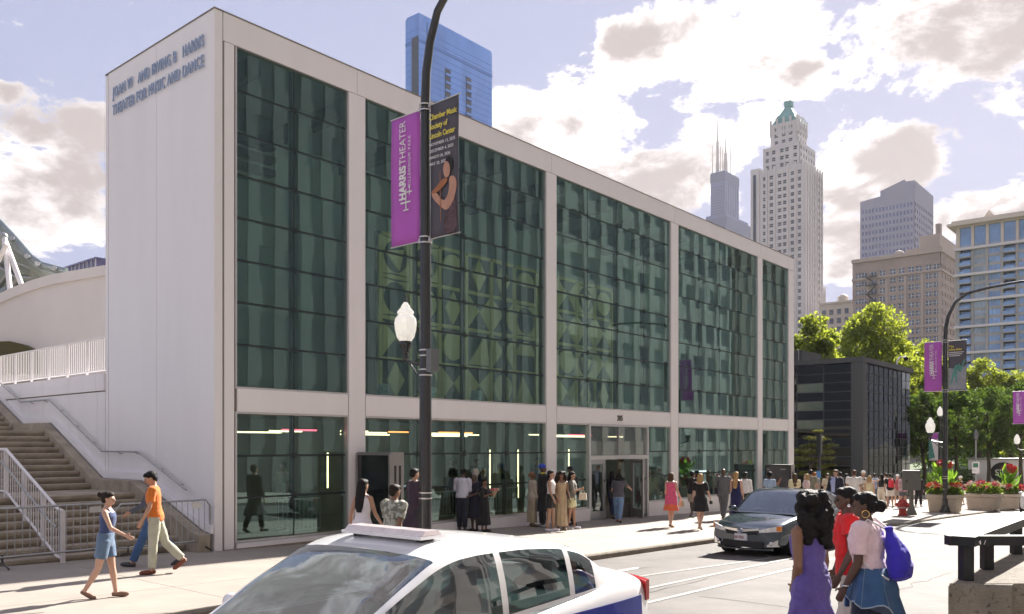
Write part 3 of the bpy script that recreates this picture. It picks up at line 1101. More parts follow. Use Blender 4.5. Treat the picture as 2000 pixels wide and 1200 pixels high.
# ------------------------------------------------------------------ city behind
M.update(
    tower_white=mat('terracotta_white', (.66, .63, .62), .7, 0, .06, .05),
    tower_win=mat('tower_window', (.06, .075, .10), .15, 0, .5, .12, spec=.8),
    copper=mat('copper_green', (.22, .42, .40), .7, 0, .15, .2),
    blue_glass=mat('blue_glass', (.13, .30, .72), .12, .2, .20, .06, spec=.9, stretch=(1, 1, .3)),
    blue_glass2=mat('blue_glass_band', (.08, .20, .52), .2, .2),
    slot=mat('balcony_slot', (.012, .03, .055), .4),
    sears=mat('dark_tower', (.05, .09, .26), .4, .1, .2, .01),
    sears2=mat('dark_tower_band', (.028, .05, .15), .5),
    antenna=mat('antenna_white', (.45, .42, .40), .5),
    grey_tower=mat('grey_concrete_tower', (.30, .30, .38), .8, 0, .06, .03),
    grey_win=mat('grey_tower_window', (.16, .18, .30), .1, .3, .3, .06, spec=.9),
    brick=mat('brown_brick', (.36, .29, .25), .85, 0, .14, .12),
    brick_trim=mat('brick_trim', (.45, .375, .325), .8, 0, .08, .2),
    brick_win=mat('brick_window', (.10, .14, .20), .15, .1, .55, .16, spec=.6),
    win_white=mat('window_frame_white', (.66, .64, .63), .6),
    cream=mat('cream_concrete', (.62, .54, .46), .75, 0, .05, .1),
    condo=mat('condo_concrete', (.40, .385, .375), .8, 0, .08, .2),
    condo_band=mat('condo_band', (.66, .62, .62), .7),
    condo_glass=mat('condo_glass', (.22, .36, .56), .10, .3, .4, .10, spec=.9),
    condo_glass2=mat('condo_glass_pale', (.34, .42, .48), .12, .2, .5, .15, spec=.9),
    dark=mat('deep_shadow_void', (.008, .009, .011), .8, spec=.2),
    purple_glass=mat('purple_glass', (.10, .09, .22), .2, .3),
    black_glass=glass('black_glass', (.10, .12, .13), .012, .32, .003, .5),
    black_glass_g=mat('black_glass_green', (.08, .105, .08), .06, 0, .3, .5, spec=.3),
    pav_frame=mat('pavilion_frame', (.030, .033, .037), .5, .1, spec=.3),
    stone=mat('opposite_stone', (.56, .53, .49), .8, 0, .14, .3),
    stone2=mat('opposite_limestone', (.62, .59, .54), .8, 0, .14, .3),
    opp_win=mat('opposite_window', (.40, .41, .41), .4, 0, .30, .25, spec=.4),
)


def fix(face, p, q, t):
    """p along the face, q up, t outward depth -> local xyz; 'x' faces look along -x, 'y' faces along -y"""
    return (-t, p, q) if face == 'x' else (p, -t, q)


def fbox(mb, face, p0, p1, z0, z1, t0, t1):
    a, b = fix(face, p0, z0, t0), fix(face, p1, z1, t1)
    return mb.box(*a, *b)


def grid_face(root, face, off, p0, p1, z0, z1, cols, rows, wallm, winm, depth=.35, stuff=False, zmin=None, sill=True, names='window', framem=None, mull=False):
    """wall with openings (one mesh) and a window set into each opening. cols: list of (a,b) fractions, rows: list of (a,b) heights"""
    holder = root
    wall = MB()
    edges = [0.0]
    for a, b in cols:
        edges += [a, b]
    edges.append(1.0)
    X = lambda f: p0 + (p1 - p0) * f

    def bx(mb, a, b, c, d, t0, t1):
        s0 = len(mb.v)
        fbox(mb, face, a, b, c, d, t0, t1)
        dx = (off, 0, 0) if face == 'x' else (0, off, 0)
        for i in range(s0, len(mb.v)):
            mb.v[i] = (mb.v[i][0] + dx[0], mb.v[i][1] + dx[1], mb.v[i][2])
    for i in range(0, len(edges) - 1, 2):
        bx(wall, X(edges[i]), X(edges[i + 1]), z0, z1, 0, depth)
    for a, b in cols:
        zz = z0
        for c, d in rows:
            if c > zz:
                bx(wall, X(a), X(b), zz, c, 0, depth - .01)
            zz = d
        if zz < z1:
            bx(wall, X(a), X(b), zz, z1, 0, depth - .01)
    wall.obj('wall', wallm, holder)
    rest = MB()
    cache = {}
    for c, d in rows:
        if zmin is not None and d < zmin:
            continue
        for a, b in cols:
            w, h = abs(X(b) - X(a)), d - c
            if stuff:
                bx(rest, X(a), X(b), c, d, .0, .06)
                continue
            key = (round(w, 2), round(h, 2))
            if key not in cache:
                mm = MB()
                fbox(mm, face, -w / 2, w / 2, -h / 2, h / 2, 0, .06)
                if framem:
                    mm.mi = 1
                    fbox(mm, face, -w / 2, w / 2, -.035 * h - .03, .035 * h - .0, .061, .12)
                    fbox(mm, face, -w / 2, -w / 2 + .07 * w, -h / 2, h / 2, .061, .11)
                    fbox(mm, face, w / 2 - .07 * w, w / 2, -h / 2, h / 2, .061, .11)
                    fbox(mm, face, -w / 2 + .071 * w, w / 2 - .071 * w, h / 2 - .06 * h, h / 2, .061, .11)
                    if mull:
                        fbox(mm, face, -.05 * w, .05 * w, -h / 2, h / 2 - .065 * h, .062, .13)
                cache[key] = mm.mesh('window', [winm, framem] if framem else winm)
            o = link(names, cache[key], holder)
            x = (X(a) + X(b)) / 2
            o.location = (off, x, (c + d) / 2) if face == 'x' else (x, off, (c + d) / 2)
    if stuff and rest.v:
        tag(rest.obj('windows', winm, holder), kind='stuff')


def even(n, frac, m0=.0, m1=.0):
    w = (1 - m0 - m1) / n
    return [(m0 + w * (i + (1 - frac) / 2), m0 + w * (i + (1 + frac) / 2)) for i in range(n)]


def rowsz(z0, z1, n, frac):
    h = (z1 - z0) / n
    return [(z0 + h * (i + (1 - frac) / 2), z0 + h * (i + (1 + frac) / 2)) for i in range(n)]


def spans(px_corner, depth, px_left=None, px_right=None):
    """lengths along v (to the left) and u (to the right) from a corner at a pixel column and depth"""
    p = at(px_corner, depth)
    res = []
    if px_left is not None:
        k = (px_left - 1000) / FPX
        res.append((k * p.y - p.x) / (V3.x - k * V3.y))
    if px_right is not None:
        k = (px_right - 1000) / FPX
        res.append((k * p.y - p.x) / (U3.x - k * U3.y))
    return (p.x, p.y), res


def zpx(py, depth):
    return CAMZ + (870 - py) / FPX * depth


GROUND_Z = -3.4
# blue glass tower
D = 470
(px0, py0), (lv, lu) = spans(818, D, 792, 961)
t = thing('glass_tower', 'blue glass high-rise rising behind the theater roof', 'building', (px0, py0, GROUND_Z), TH)
zt_ = zpx(28, D) - GROUND_Z
box('core', M['blue_glass'], t, 0, 0, 0, lu, lv, zt_)
for i in range(60):
    z = zt_ - 8 - i * 3.6
    if z < 60: break
    box('floor_line', M['blue_glass2'], t, -.10, -.10, z, lu + .1, lv, z + .22)
box('mechanical_band', M['blue_glass2'], t, -.25, -.25, zt_ - 15, lu + .1, lv, zt_ - 13.2)
box('roof_screen', M['blue_glass'], t, 0.4, 0.4, zt_ + .01, lu - .4, lv - .4, zt_ + 1.2)
for a in (.335, .62):
    box('balcony_slot', M['slot'], t, lu * a, -.35, 60, lu * (a + .07), -.01, zt_ - 23 + (a > .5) * 1)
    for i in range(24):
        z = zt_ - 27.2 - i * 4.6 + (a > .5) * 1
        if z < 60: break
        box('balcony', M['blue_glass'], t, lu * a - .2, -1.1, z, lu * (a + .07) + .2, -.351, z + 1.3)
box('balcony_slot', M['slot'], t, -.4, .2, 60, -.01, lv * .5, zt_ - 12)
box('end_fin', M['blue_glass2'], t, lu * .10, -.45, 60, lu * .11, -.01, zt_ - 2)

# dark stepped tower with two antennas
D = 1349
(px0, py0), (lv, lu) = spans(1416, D, 1388, 1443)
t = thing('black_tower', 'distant dark skyscraper with twin white antennas', 'building', (px0, py0, GROUND_Z), TH)
zt_ = zpx(333, D) - GROUND_Z
box('shaft', M['sears'], t, 0, 0, 0, lu, lv, zt_)
box('crown_band', M['sears2'], t, -.5, -.5, zt_ - 16, lu + .5, lv + .5, zt_ - 2)
for i in range(30):
    z = zt_ - 26 - i * 4.2
    box('floor_line', M['sears2'], t, -.4, 2, z, -.01, lv - 2, z + 1.5)
for i in range(6):
    box('mullion_line', M['sears2'], t, lu * (i + .5) / 6 - .4, -.5, 200, lu * (i + .5) / 6 + .4, -.01, zt_ - 17)
(qx, qy), (lv2, lu2) = spans(1416, D, 1376, 1460)
box('lower_block', M['sears2'], t, -6, -6, 0, lu2, lv2, zpx(425, D) - GROUND_Z)
box('lower_block', M['sears'], t, -3, -3, zpx(425, D) - GROUND_Z + .01, lu2 - 4, lv2 - 4, zpx(418, D) - GROUND_Z)
for px_, top, rr_ in ((1408, 224, 2.4), (1424, 262, 2.8)):
    xx = (px_ - 1416) / FPX * D
    loc = Vector((xx, 22, 0))
    lx, ly = loc.x * UX + loc.y * UY, -loc.x * UY + loc.y * UX
    zz = zpx(top, D) - GROUND_Z
    q = MB().lathe([(rr_ * 1.3, zt_), (rr_ * 1.3, zt_ + 20), (rr_, zt_ + 20.1), (rr_ * .8, zt_ + (zz - zt_) * .6), (rr_ * .4, zt_ + (zz - zt_) * .62), (.5, zz)], 8, (lx, ly, 0))
    q.obj('antenna', M['antenna'], t)
    for dx in (-6, 6):
        MB().lathe([(.7, zt_), (.5, zt_ + 46)], 6, (lx + dx, ly - dx, 0)).obj('aerial', M['antenna'], t)

# white setback tower with copper roof
D = 405
(px0, py0), (lv, lu) = spans(1571, D, 1478, 1606)
t = thing('setback_tower', 'white terracotta skyscraper with setbacks and a green copper roof', 'building', (px0, py0, GROUND_Z), TH)
z1 = zpx(318, D) - GROUND_Z
cols = [(.06, .13), (.20, .28), (.36, .44), (.47, .55), (.645, .725), (.80, .865)]
box('core', M['tower_win'], t, .4, .4, 0, lu - .1, lv - .1, z1 - .5)
nrow = 40
grid_face(t, 'x', .4, .2, lv, 0, z1, cols, rowsz(4, z1 - 2, nrow, .55), M['tower_white'], M['tower_win'], .4, zmin=70, framem=M['win_white'])
ycols = [(.16, .24), (.28, .36), (.46, .54), (.58, .66), (.76, .84), (.88, .95)]
grid_face(t, 'y', .4, 0, lu, 0, z1, ycols, rowsz(4, z1 - 2, nrow, .55), M['tower_white'], M['tower_win'], .4, stuff=True)
for i in range(8):
    box('rib', M['tower_white'], t, lu * (.01 + i * .135), -.55, 0, lu * (.03 + i * .135) + .4, -.001, z1 + 1.2)
for f in (0, .155, .315, .59, .76, .93):
    box('rib', M['tower_white'], t, -.5, lv * f + .2, 0, -.001, lv * f + 1.1, z1 + 1.4)
# wing on the far side
(qx, qy), (lvw,) = spans(1571, D, 1461)
zw = zpx(305, D) - GROUND_Z
box('wing', M['tower_white'], t, 3.0, lv + .01, 0, lu * .8, lvw, zw)
box('wing_windows', M['tower_win'], t, 2.9, lv + 1.8, 40, 2.999, lv + 3.2, zw - 3)
# second stage
z2 = zpx(272, D) - GROUND_Z
a0, a1 = 2.0, lu * .93
b0, b1 = lv * .12, lv * .90
box('stage_core', M['tower_white'], t, a0 + .4, b0 + .4, z1 - 1, a1, b1, z2)
grid_face(t, 'x', a0 + .4, b0, b1, z1 + .01, z2 + .5, [(.08, .18), (.30, .40), (.44, .54), (.66, .76), (.84, .93)], rowsz(z1 + .3, z2 - .4, 3, .55), M['tower_white'], M['tower_win'], .4, framem=M['win_white'])
grid_face(t, 'y', b0 + .4, a0, a1, z1 + .01, z2 + .5, even(6, .4), rowsz(z1 + .3, z2 - .4, 3, .55), M['tower_white'], M['tower_win'], .4, stuff=True)
# third stage
z3 = zpx(222, D) - GROUND_Z
c0, c1, d0_, d1_ = 4.5, lu * .72, lv * .22, lv * .78
box('stage_core', M['tower_white'], t, c0 + .4, d0_ + .4, z2 - 1, c1, d1_, z3)
grid_face(t, 'x', c0 + .4, d0_, d1_, z2 + .51, z3, [(.18, .32), (.44, .58), (.72, .86)], rowsz(z2 + 1.5, z3 - 1.0, 3, .5), M['tower_white'], M['tower_win'], .4, framem=M['win_white'])
grid_face(t, 'y', d0_ + .4, c0, c1, z2 + .51, z3, even(4, .35), rowsz(z2 + 1.5, z3 - 1, 3, .6), M['tower_white'], M['tower_win'], .4, stuff=True)
for i in range(5):
    x = c0 + (c1 - c0) * i / 4
    box('finial', M['tower_white'], t, x - .4, d0_ - .3, z3 - 6, x + .4, d0_ + .5, z3 + 2.8 - abs(i - 2) * .3)
    y = d0_ + (d1_ - d0_) * i / 4
    box('finial', M['tower_white'], t, c0 - .3, y - .4, z3 - 6, c0 + .5, y + .4, z3 + 2.8 - abs(i - 2) * .3)
ap = zpx(184, D) - GROUND_Z
cx, cy = (c0 + c1) / 2, (d0_ + d1_) / 2
q = MB()
hw, hd = (c1 - c0) / 2 - .3, (d1_ - d0_) / 2 - .3
rings = []
for f in np.linspace(0, 1, 7):
    s_ = 1 - .80 * f
    rings.append([(cx - hw * s_, cy - hd * s_, z3 + (ap - z3) * f), (cx + hw * s_, cy - hd * s_, z3 + (ap - z3) * f), (cx + hw * s_, cy + hd * s_, z3 + (ap - z3) * f), (cx - hw * s_, cy + hd * s_, z3 + (ap - z3) * f)])
q.rings(rings)
rf = q.obj('copper_roof', M['copper'], t)
box('lantern', M['copper'], rf, cx - 1.7, cy - 1.7, ap + .01, cx + 1.7, cy + 1.7, zpx(173, D) - GROUND_Z)
for y in (-1, 1):
    MB().prism([(cy + y * hd * .5 - 1.4, z3 + .2), (cy + y * hd * .5 + 1.4, z3 + .2), (cy + y * hd * .5 + 1.4, z3 + 3), (cy + y * hd * .5, z3 + 4.4), (cy + y * hd * .5 - 1.4, z3 + 3)], c0 + .8, cx, 'x').obj('dormer', M['copper'], rf)
MB().tube([(c1 + 1, d0_ + 2, z2), (c1 + 1, d0_ + 2, zpx(203, D) - GROUND_Z)], .25, 6).obj('mast', M['antenna'], t)
# lower shoulder to the right
zs = zpx(548, D) - GROUND_Z
box('shoulder', M['tower_white'], t, lu + .01, 1.0, 0, lu + 6.5, lv * .8, zs)
for i in range(4):
    box('shoulder_rib', M['tower_white'], t, lu + .3 + i * 1.8, .5, 0, lu + .9 + i * 1.8, .999, zs + 1.2 + (i == 1) * 3)
for i in range(3):
    box('shoulder_windows', M['tower_win'], t, lu + 1.1 + i * 1.8, .86, 30, lu + 1.8 + i * 1.8, .999, zs - 2)

# grey concrete office tower
D = 560
(px0, py0), (lv, lu) = spans(1786, D, 1680, 1823)
t = thing('grey_office_tower', 'hazy lavender grey office tower with a sloping top', 'building', (px0, py0, GROUND_Z), TH)
zt_ = zpx(352, D) - GROUND_Z
zl = zpx(376, D) - GROUND_Z
box('core', M['grey_win'], t, .4, .4, 0, lu, lv, zl - 1)
zw = zpx(386, D) - GROUND_Z
grid_face(t, 'x', .4, 0, lv, 0, zw, even(15, .62, .02, .02), rowsz(20, zw - 1.5, 30, .55), M['grey_tower'], M['grey_win'], .4, stuff=True)
zy = zpx(385, D) - GROUND_Z
grid_face(t, 'y', .4, 0, lu, 0, zy, even(9, .5), rowsz(20, zy - 1.5, 32, .55), M['grey_tower'], M['grey_win'], .4, stuff=True)
MB().prism([(0, zw + .01), (lv, zw + .01), (lv, zl), (lv * .62, zl + 1.5), (lv * .62, zl + 5), (lv * .18, zt_ + 1.6), (lv * .14, zt_), (0, zt_)], .0, lu, 'x').obj('blank_crown', M['grey_tower'], t)

# brown brick office block with paired windows
D = 320
(px0, py0), (lv, lu) = spans(1838, D, 1665, 1874)
t = thing('brick_office_block', 'brown brick office block with paired sash windows above the trees', 'building', (px0, py0, GROUND_Z), TH)
zt_ = zpx(492, D) - GROUND_Z
box('core', M['dark'], t, .4, .4, 0, lu - .1, lv - .1, zt_ - 1)
cols = []
for a in (.05, .135, .24, .325, .43, .53, .65, .75, .86, .935):
    cols.append((a - .037, a + .037))
grid_face(t, 'x', .4, .0, lv, 0, zt_, cols, rowsz(zt_ - 48, zt_ - 3.5, 13, .60), M['brick'], M['brick_win'], .4, zmin=22, framem=M['win_white'], mull=True)
grid_face(t, 'y', .4, .0, lu, 0, zt_ + 2, even(7, .35), rowsz(zt_ - 48, zt_ - 3.5, 13, .5), M['brick'], M['tower_win'], .4, zmin=22, framem=M['win_white'])
for z, hgt, pr in ((zt_ - 7.2, .9, .5), (zt_ - .01, 1.4, .7), (zt_ - 28, .8, .45), (zt_ - 31.6, .5, .3)):
    box('string_course', M['brick_trim'], t, -pr, -pr, z, lu, lv + .2, z + hgt)
for f in (.0, .19, .375, .585, .80):
    box('pilaster', M['brick_trim'], t, -.22, lv * f, 0, -.001, lv * f + 1.0, zt_ - 7.3)
zp = zpx(460, D) - GROUND_Z
box('penthouse', M['brick_trim'], t, .8, .6, zt_ + 1.4, lu * .95, lv * .24, zp + 1)
box('chimney', M['brick'], t, 1.5, lv * .02, zp + 1.01, 4.0, lv * .07, zp + 5)
MB().lathe([(2.2, 0), (2.1, .9), (1.5, 1.8), (.6, 2.3)], 14, (5, lv * .5, zt_ + 1.4)).obj('roof_dome', M['brick_trim'], t, smooth=50)
box('roof_hut', M['brick_trim'], t, 4, lv * .25, zt_ + 1.4, 12, lv * .42, zt_ + 3.4)
# fire escape
fe = MB()
fl = rowsz(zt_ - 48, zt_ - 3.5, 13, .52)
for i in range(4, 13):
    z = fl[i][0] - .4
    fe.box(-1.6, lv * .70, z, -.41, lv * .84, z + .15)
    fe.box(-1.62, lv * .70, z + .9, -1.5, lv * .84, z + 1.0)
    a, b = (.71, .82) if i % 2 else (.82, .71)
    if i < 12:
        fe.tube([(-1.0, lv * a, z), (-1.0, lv * b, z + 3.42)], .22, 4)
    for k in range(9):
        y = lv * (.70 + .14 * k / 8)
        fe.box(-1.6, y - .05, z, -1.5, y + .05, z + .95)
fe.obj('fire_escape', M['black_metal'], t)

# condominium tower with balconies at the right edge
D = 250
p = at(1868, D)
t = thing('condo_tower', 'condominium tower with pale floor bands and balconies at the right edge', 'building', (p.x, p.y, GROUND_Z), TH - math.pi / 2)
Lc = 28.0
zt_ = zpx(432, D) - GROUND_Z
zm = zpx(490, D) - GROUND_Z
box('core', M['dark'], t, .3, 1.8, 0, Lc, 22, zt_ - .5)
fl_h = 2.55
nf_ = int((zm - 6) / fl_h)
layout = [(0.8 + 3.8 * i, 3.85 + 3.8 * i, kd) for i, kd in enumerate(('balcony', 'pale', 'blue', 'balcony', 'blue', 'pale', 'balcony'))]
wall = MB()
xs = [0.0]
for a, b, k in layout:
    xs += [a, b]
xs.append(Lc)
for i in range(0, len(xs), 2):
    wall.box(xs[i], .0, 0, xs[i + 1], 1.79, zm)
wall.box(-.35, .01, 0, -.01, 22, zm)
wall.obj('wall', M['condo'], t)
mesh_cache = {}
for k in range(nf_):
    z = zm - (k + 1) * fl_h
    if z < 20: break
    for a, b, kind in layout:
        w = b - a
        if kind == 'balcony':
            sl = MB().box(-w / 2, -.9, 0, w / 2, 1.79, .28)
            key = ('slab', round(w, 2))
            if key not in mesh_cache:
                mesh_cache[key] = sl.mesh('balcony', M['condo'])
                mesh_cache[('rail', round(w, 2))] = MB().box(-w / 2 + .05, -.86, .29, w / 2 - .05, -.80, 1.15).mesh('balustrade', M['condo_glass'])
                mesh_cache[('door', round(w, 2))] = MB().box(-w / 2 + .01, 1.5, .29, w / 2 - .01, 1.6, 2.2).mesh('balcony_door', M['condo_glass'])
            o = link('balcony', mesh_cache[key], t, ((a + b) / 2, 0, z))
            link('balustrade', mesh_cache[('rail', round(w, 2))], o)
            link('balcony_door', mesh_cache[('door', round(w, 2))], o)
        else:
            key = (kind, round(w, 2))
            if key not in mesh_cache:
                mm = MB()
                for q in range(3):
                    mm.box(-w / 2 + w * q / 3 + .06, .35, .55, -w / 2 + w * (q + 1) / 3 - .06, .42, 2.2)
                mm.mi = 1
                mm.box(-w / 2 + .005, .30, 2.21, w / 2 - .005, 1.0, 2.54)
                mm.box(-w / 2 + .005, .30, 0, w / 2 - .005, 1.0, .54)
                mm.box(-w / 2 + .005, .43, .541, w / 2 - .005, .9, 2.209)
                mesh_cache[key] = mm.mesh('window', [M['condo_glass'] if kind == 'blue' else M['condo_glass2'], M['condo']])
            link('window', mesh_cache[key], t, ((a + b) / 2, 0, z))
for z in (zm, zm - 3 * fl_h, zm - 6 * fl_h, zm - 9 * fl_h, zm - 12 * fl_h, zm - 15 * fl_h):
    box('floor_band', M['condo_band'], t, -.6, -1.0, z - .25, Lc, 0.34, z + .45)
for i, (a, b, k) in enumerate(layout):
    box('crown_window', M['condo_glass'], t, a, 1.0, zm + 1.4, b, 1.5, zt_ - 2.2)
    box('crown_spandrel', M['condo_glass2'], t, a, .95, zm + .46, b, 1.55, zm + 1.39)
cw = MB()
for i in range(0, len(xs), 2):
    cw.box(xs[i], .4, zm + .455, xs[i + 1], 1.79, zt_ - 1.8)
cw.box(-.2, .405, zm + .46, -.01, 22, zt_ - 1.8)
cw.obj('crown_piers', M['cream'], t)
box('crown_head', M['cream'], t, 0.001, .6, zt_ - 2.19, Lc, 1.78, zt_ - 1.801)
box('cornice', M['cream'], t, -2.2, -1.8, zt_ - 1.79, Lc, 23, zt_ - 1.0)
box('cornice', M['cream'], t, -1.2, -.8, zt_ - .99, Lc, 22, zt_ - .2)
MB().prism([(6, zt_ - .2), (10, zt_ - .2), (8, zt_ + 2.6)], 3, 3.4, 'y').obj('roof_frame', M['cream'], t)
box('roof_hut', M['condo'], t, 17, 4, zt_ - .19, 26, 12, zt_ + 4)

# small pale building between the towers, and a dark glass one far left
D = 380
p = at(1664, D)
t = thing('low_cream_building', 'small cream building between the white skyscraper and the brick block', 'building', (p.x, p.y, GROUND_Z), TH)
(qx, qy), (lv,) = spans(1664, D, 1600)
zt_ = zpx(590, D) - GROUND_Z
box('wall', M['cream'], t, 0, 0, 0, 20, lv, zt_)
box('cornice', M['cream'], t, -.6, -.6, zt_ + .01, 20.5, lv, zt_ + .9)
for i in range(4):
    for k in range(3):
        box('window', M['tower_win'], t, -.25, 1.5 + i * 3.4, zt_ - 5 - k * 4, -.01, 3.2 + i * 3.4, zt_ - 2.6 - k * 4)
MB().lathe([(2.4, 0), (2.4, 2.2), (1.4, 3.2), (.3, 3.6)], 12, (3, 5, zt_ + .9)).obj('roof_tank', M['cream'], t, smooth=40)
D = 300
p = at(188, D)
t = thing('violet_glass_building', 'top of a dark violet glass building above the cream parapet', 'building', (p.x, p.y, GROUND_Z), TH)
(qx, qy), (lv,) = spans(188, D, 120)
zt_ = zpx(506, D) - GROUND_Z
box('wall', M['purple_glass'], t, 0, 0, 0, 12, lv, zt_)
for i in range(9):
    box('mullion', M['win_white'], t, -.3, lv * i / 9, zt_ - 12, -.01, lv * i / 9 + .25, zt_)
box('parapet', M['purple_glass'], t, -.5, -.5, zt_ + .01, 12, lv, zt_ + .6)

# ------------------------------------------------------------------ black glass pavilion
PVU, PVV = 45.0, 1.0
pz = gz(45)
PH = zpx(697, W(PVU, PVV).y)
pav = uvthing('glass_pavilion', 'black glass pavilion with a fine grid of panes beside the theater', 'building', PVU, PVV, 0)
k = (1780 - 1000) / FPX
lu = 11.0
lv = 13.0
box('core', M['dark'], pav, .25, .25, pz - 1, lu, lv, PH - .3)
box('roof_edge', M['pav_frame'], pav, -.12, -.12, PH - .32, lu + .1, lv + .1, PH)
box('corner_post', M['pav_frame'], pav, -.10, -.10, pz - 1, .62, .20, PH - .33)
box('corner_post', M['pav_frame'], pav, -.10, .201, pz - 1, .20, .62, PH - .33)
NR = 15
zz0 = pz - .2
hh = (PH - .34 - zz0) / NR
cols_x = 7
wx = (lv - .7) / cols_x
pm = {m_: MB().box(-.03, -wx / 2 + .03, -hh / 2 + .025, .03, wx / 2 - .03, hh / 2 - .025).mesh('pane', M[m_]) for m_ in ('black_glass', 'black_glass_g')}
for i in range(cols_x):
    for k in range(NR):
        g_ = 'black_glass_g' if (i == 1 and k in (8, 10, 12) ) else 'black_glass'
        o = link('pane', pm[g_], pav, (.12, .66 + (i + .5) * wx, zz0 + (k + .5) * hh))
        o.rotation_euler = (0, random.gauss(0, .004), random.gauss(0, .004))
for i in range(cols_x):
    box('mullion', M['pav_frame'], pav, .06, .66 + i * wx - .025, zz0, .24, .66 + i * wx + .025, PH - .33)
for k in range(NR):
    box('transom', M['pav_frame'], pav, .065, .66, zz0 + k * hh - .022, .235, lv, zz0 + k * hh + .022)
cols_y = 10
wy = (lu - .7) / cols_y
pm2 = MB().box(-wy / 2 + .03, -.03, -hh / 2 + .025, wy / 2 - .03, .03, hh / 2 - .025).mesh('pane', M['black_glass'])
pm3 = MB().box(-wy / 2 + .03, -.03, -hh / 2 + .025, wy / 2 - .03, .03, hh / 2 - .025).mesh('pane', M['black_glass_g'])
for i in range(cols_y):
    for k in range(NR):
        o = link('pane', pm3 if (i > 7 and (k > 12 or k < 5)) else pm2, pav, (.66 + (i + .5) * wy, .12, zz0 + (k + .5) * hh))
        o.rotation_euler = (random.gauss(0, .006), 0, random.gauss(0, .008))
    box('mullion', M['pav_frame'], pav, .66 + i * wy - .02, .06, zz0, .66 + i * wy + .02, .24, PH - .33)
for k in range(NR):
    box('transom', M['pav_frame'], pav, .66, .065, zz0 + k * hh - .018, lu, .235, zz0 + k * hh + .018)
rt = MB()
box('roof_hut', M['pav_frame'], pav, .5, 4.0, PH + .01, 4, 12.5, PH + .75)
for i in range(22):
    MB().tube([(.45, 4.2 + i * .38, PH), (.45, 4.2 + i * .38, PH + .8)], .02, 5).obj('roof_rail_bar', M['galv'], pav)
MB().tube([(9.6, .6, PH), (9.6, .6, PH + .5), (9.9, .5, PH + .8), (10.6, .3, PH + .85)], .05, 6).obj('camera_arm', M['win_white'], pav, smooth=50)
MB().ell((10.65, .28, PH + .72), .16).obj('camera_dome', M['dark'], pav, smooth=60)

# ------------------------------------------------------------------ buildings across the street (seen only mirrored in the glass)
def opposite(label, u0, u1, h, wm, cols, rowh, vfront=-24.2, frac=.5):
    t = uvthing('street_building', label, 'building', u0, vfront, gz((u0 + u1) / 2))
    L_ = u1 - u0
    box('core', M['opp_win'], t, 0, -20, -1, L_, -.16, h - .5)
    wall = MB()
    w = L_ / cols
    for i in range(cols + 1):
        wall.box(max(0, i * w - w * (1 - frac) / 2), -.159, -1, min(L_, i * w + w * (1 - frac) / 2), 0.0, h)
    n = int(h / rowh)
    for k in range(n + 1):
        wall.box(0, -.1595, k * rowh - rowh * .22, L_, -.08, k * rowh + rowh * .22)
    wall.box(0, -20, h - .49, L_, .25, h + .8)
    wall.obj('wall', wm, t)
    return t


opposite('stone office building across the street, mirrored in the theater glass', -34, -9, 42, M['stone'], 11, 3.6)
opposite('limestone tower across the street, mirrored in the theater glass', -8, 14, 47, M['stone2'], 10, 3.5)
opposite('grey ribbed office slab across the street, mirrored in the theater glass', 15, 42, 43, M['condo'], 16, 3.7, frac=.6)
opposite('pale banded building across the street, mirrored in the right bays', 43, 75, 38, M['stone2'], 12, 3.4, frac=.7)
opposite('dark brick building farther down the opposite street side', 76, 120, 44, M['brick'], 18, 3.6)
# ------------------------------------------------------------------ trees
M.update(
    bark=mat('bark', (.075, .06, .045), .9, 0, .35, 3.0, .8, 20, stretch=(1, 1, .2)),
    leaf_a=leafmat('leaf_mid', (.060, .105, .020), (.26, .36, .035), .5, .50),
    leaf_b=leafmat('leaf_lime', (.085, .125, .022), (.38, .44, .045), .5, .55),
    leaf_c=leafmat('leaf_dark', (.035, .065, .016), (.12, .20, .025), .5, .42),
    leaf_d=leafmat('leaf_olive', (.075, .085, .022), (.26, .26, .04), .5, .45),
    canna=leafmat('canna_leaf', (.07, .17, .02), (.28, .50, .04), .4, .5),
)


def leaf_mesh(name, centers, size, mat_, rs, flat=0.0, per=1):
    """one mesh of many leaf-sized faces (bent quads)"""
    n = len(centers)
    c = np.asarray(centers, dtype=np.float32)
    nrm = rs.normal(size=(n, 3)).astype(np.float32)
    nrm[:, 2] = np.abs(nrm[:, 2]) + flat
    nrm /= np.linalg.norm(nrm, axis=1, keepdims=True)
    t = rs.normal(size=(n, 3)).astype(np.float32)
    t -= nrm * np.sum(t * nrm, axis=1, keepdims=True)
    t /= np.linalg.norm(t, axis=1, keepdims=True)
    b = np.cross(nrm, t)
    s = (size * rs.uniform(.6, 1.35, size=(n, 1))).astype(np.float32)
    v = np.empty((n, 4, 3), dtype=np.float32)
    v[:, 0] = c - t * s * .55
    v[:, 1] = c + b * s * .32 - nrm * s * .06
    v[:, 2] = c + t * s * .55 - nrm * s * .15
    v[:, 3] = c - b * s * .32 - nrm * s * .06
    me = bpy.data.meshes.new(name)
    me.vertices.add(n * 4)
    me.vertices.foreach_set('co', v.reshape(-1))
    me.loops.add(n * 4)
    me.loops.foreach_set('vertex_index', np.arange(n * 4, dtype=np.int32))
    me.polygons.add(n)
    me.polygons.foreach_set('loop_start', np.arange(0, n * 4, 4, dtype=np.int32))
    me.polygons.foreach_set('loop_total', np.full(n, 4, dtype=np.int32))
    me.update(calc_edges=True)
    me.materials.append(mat_)
    return me


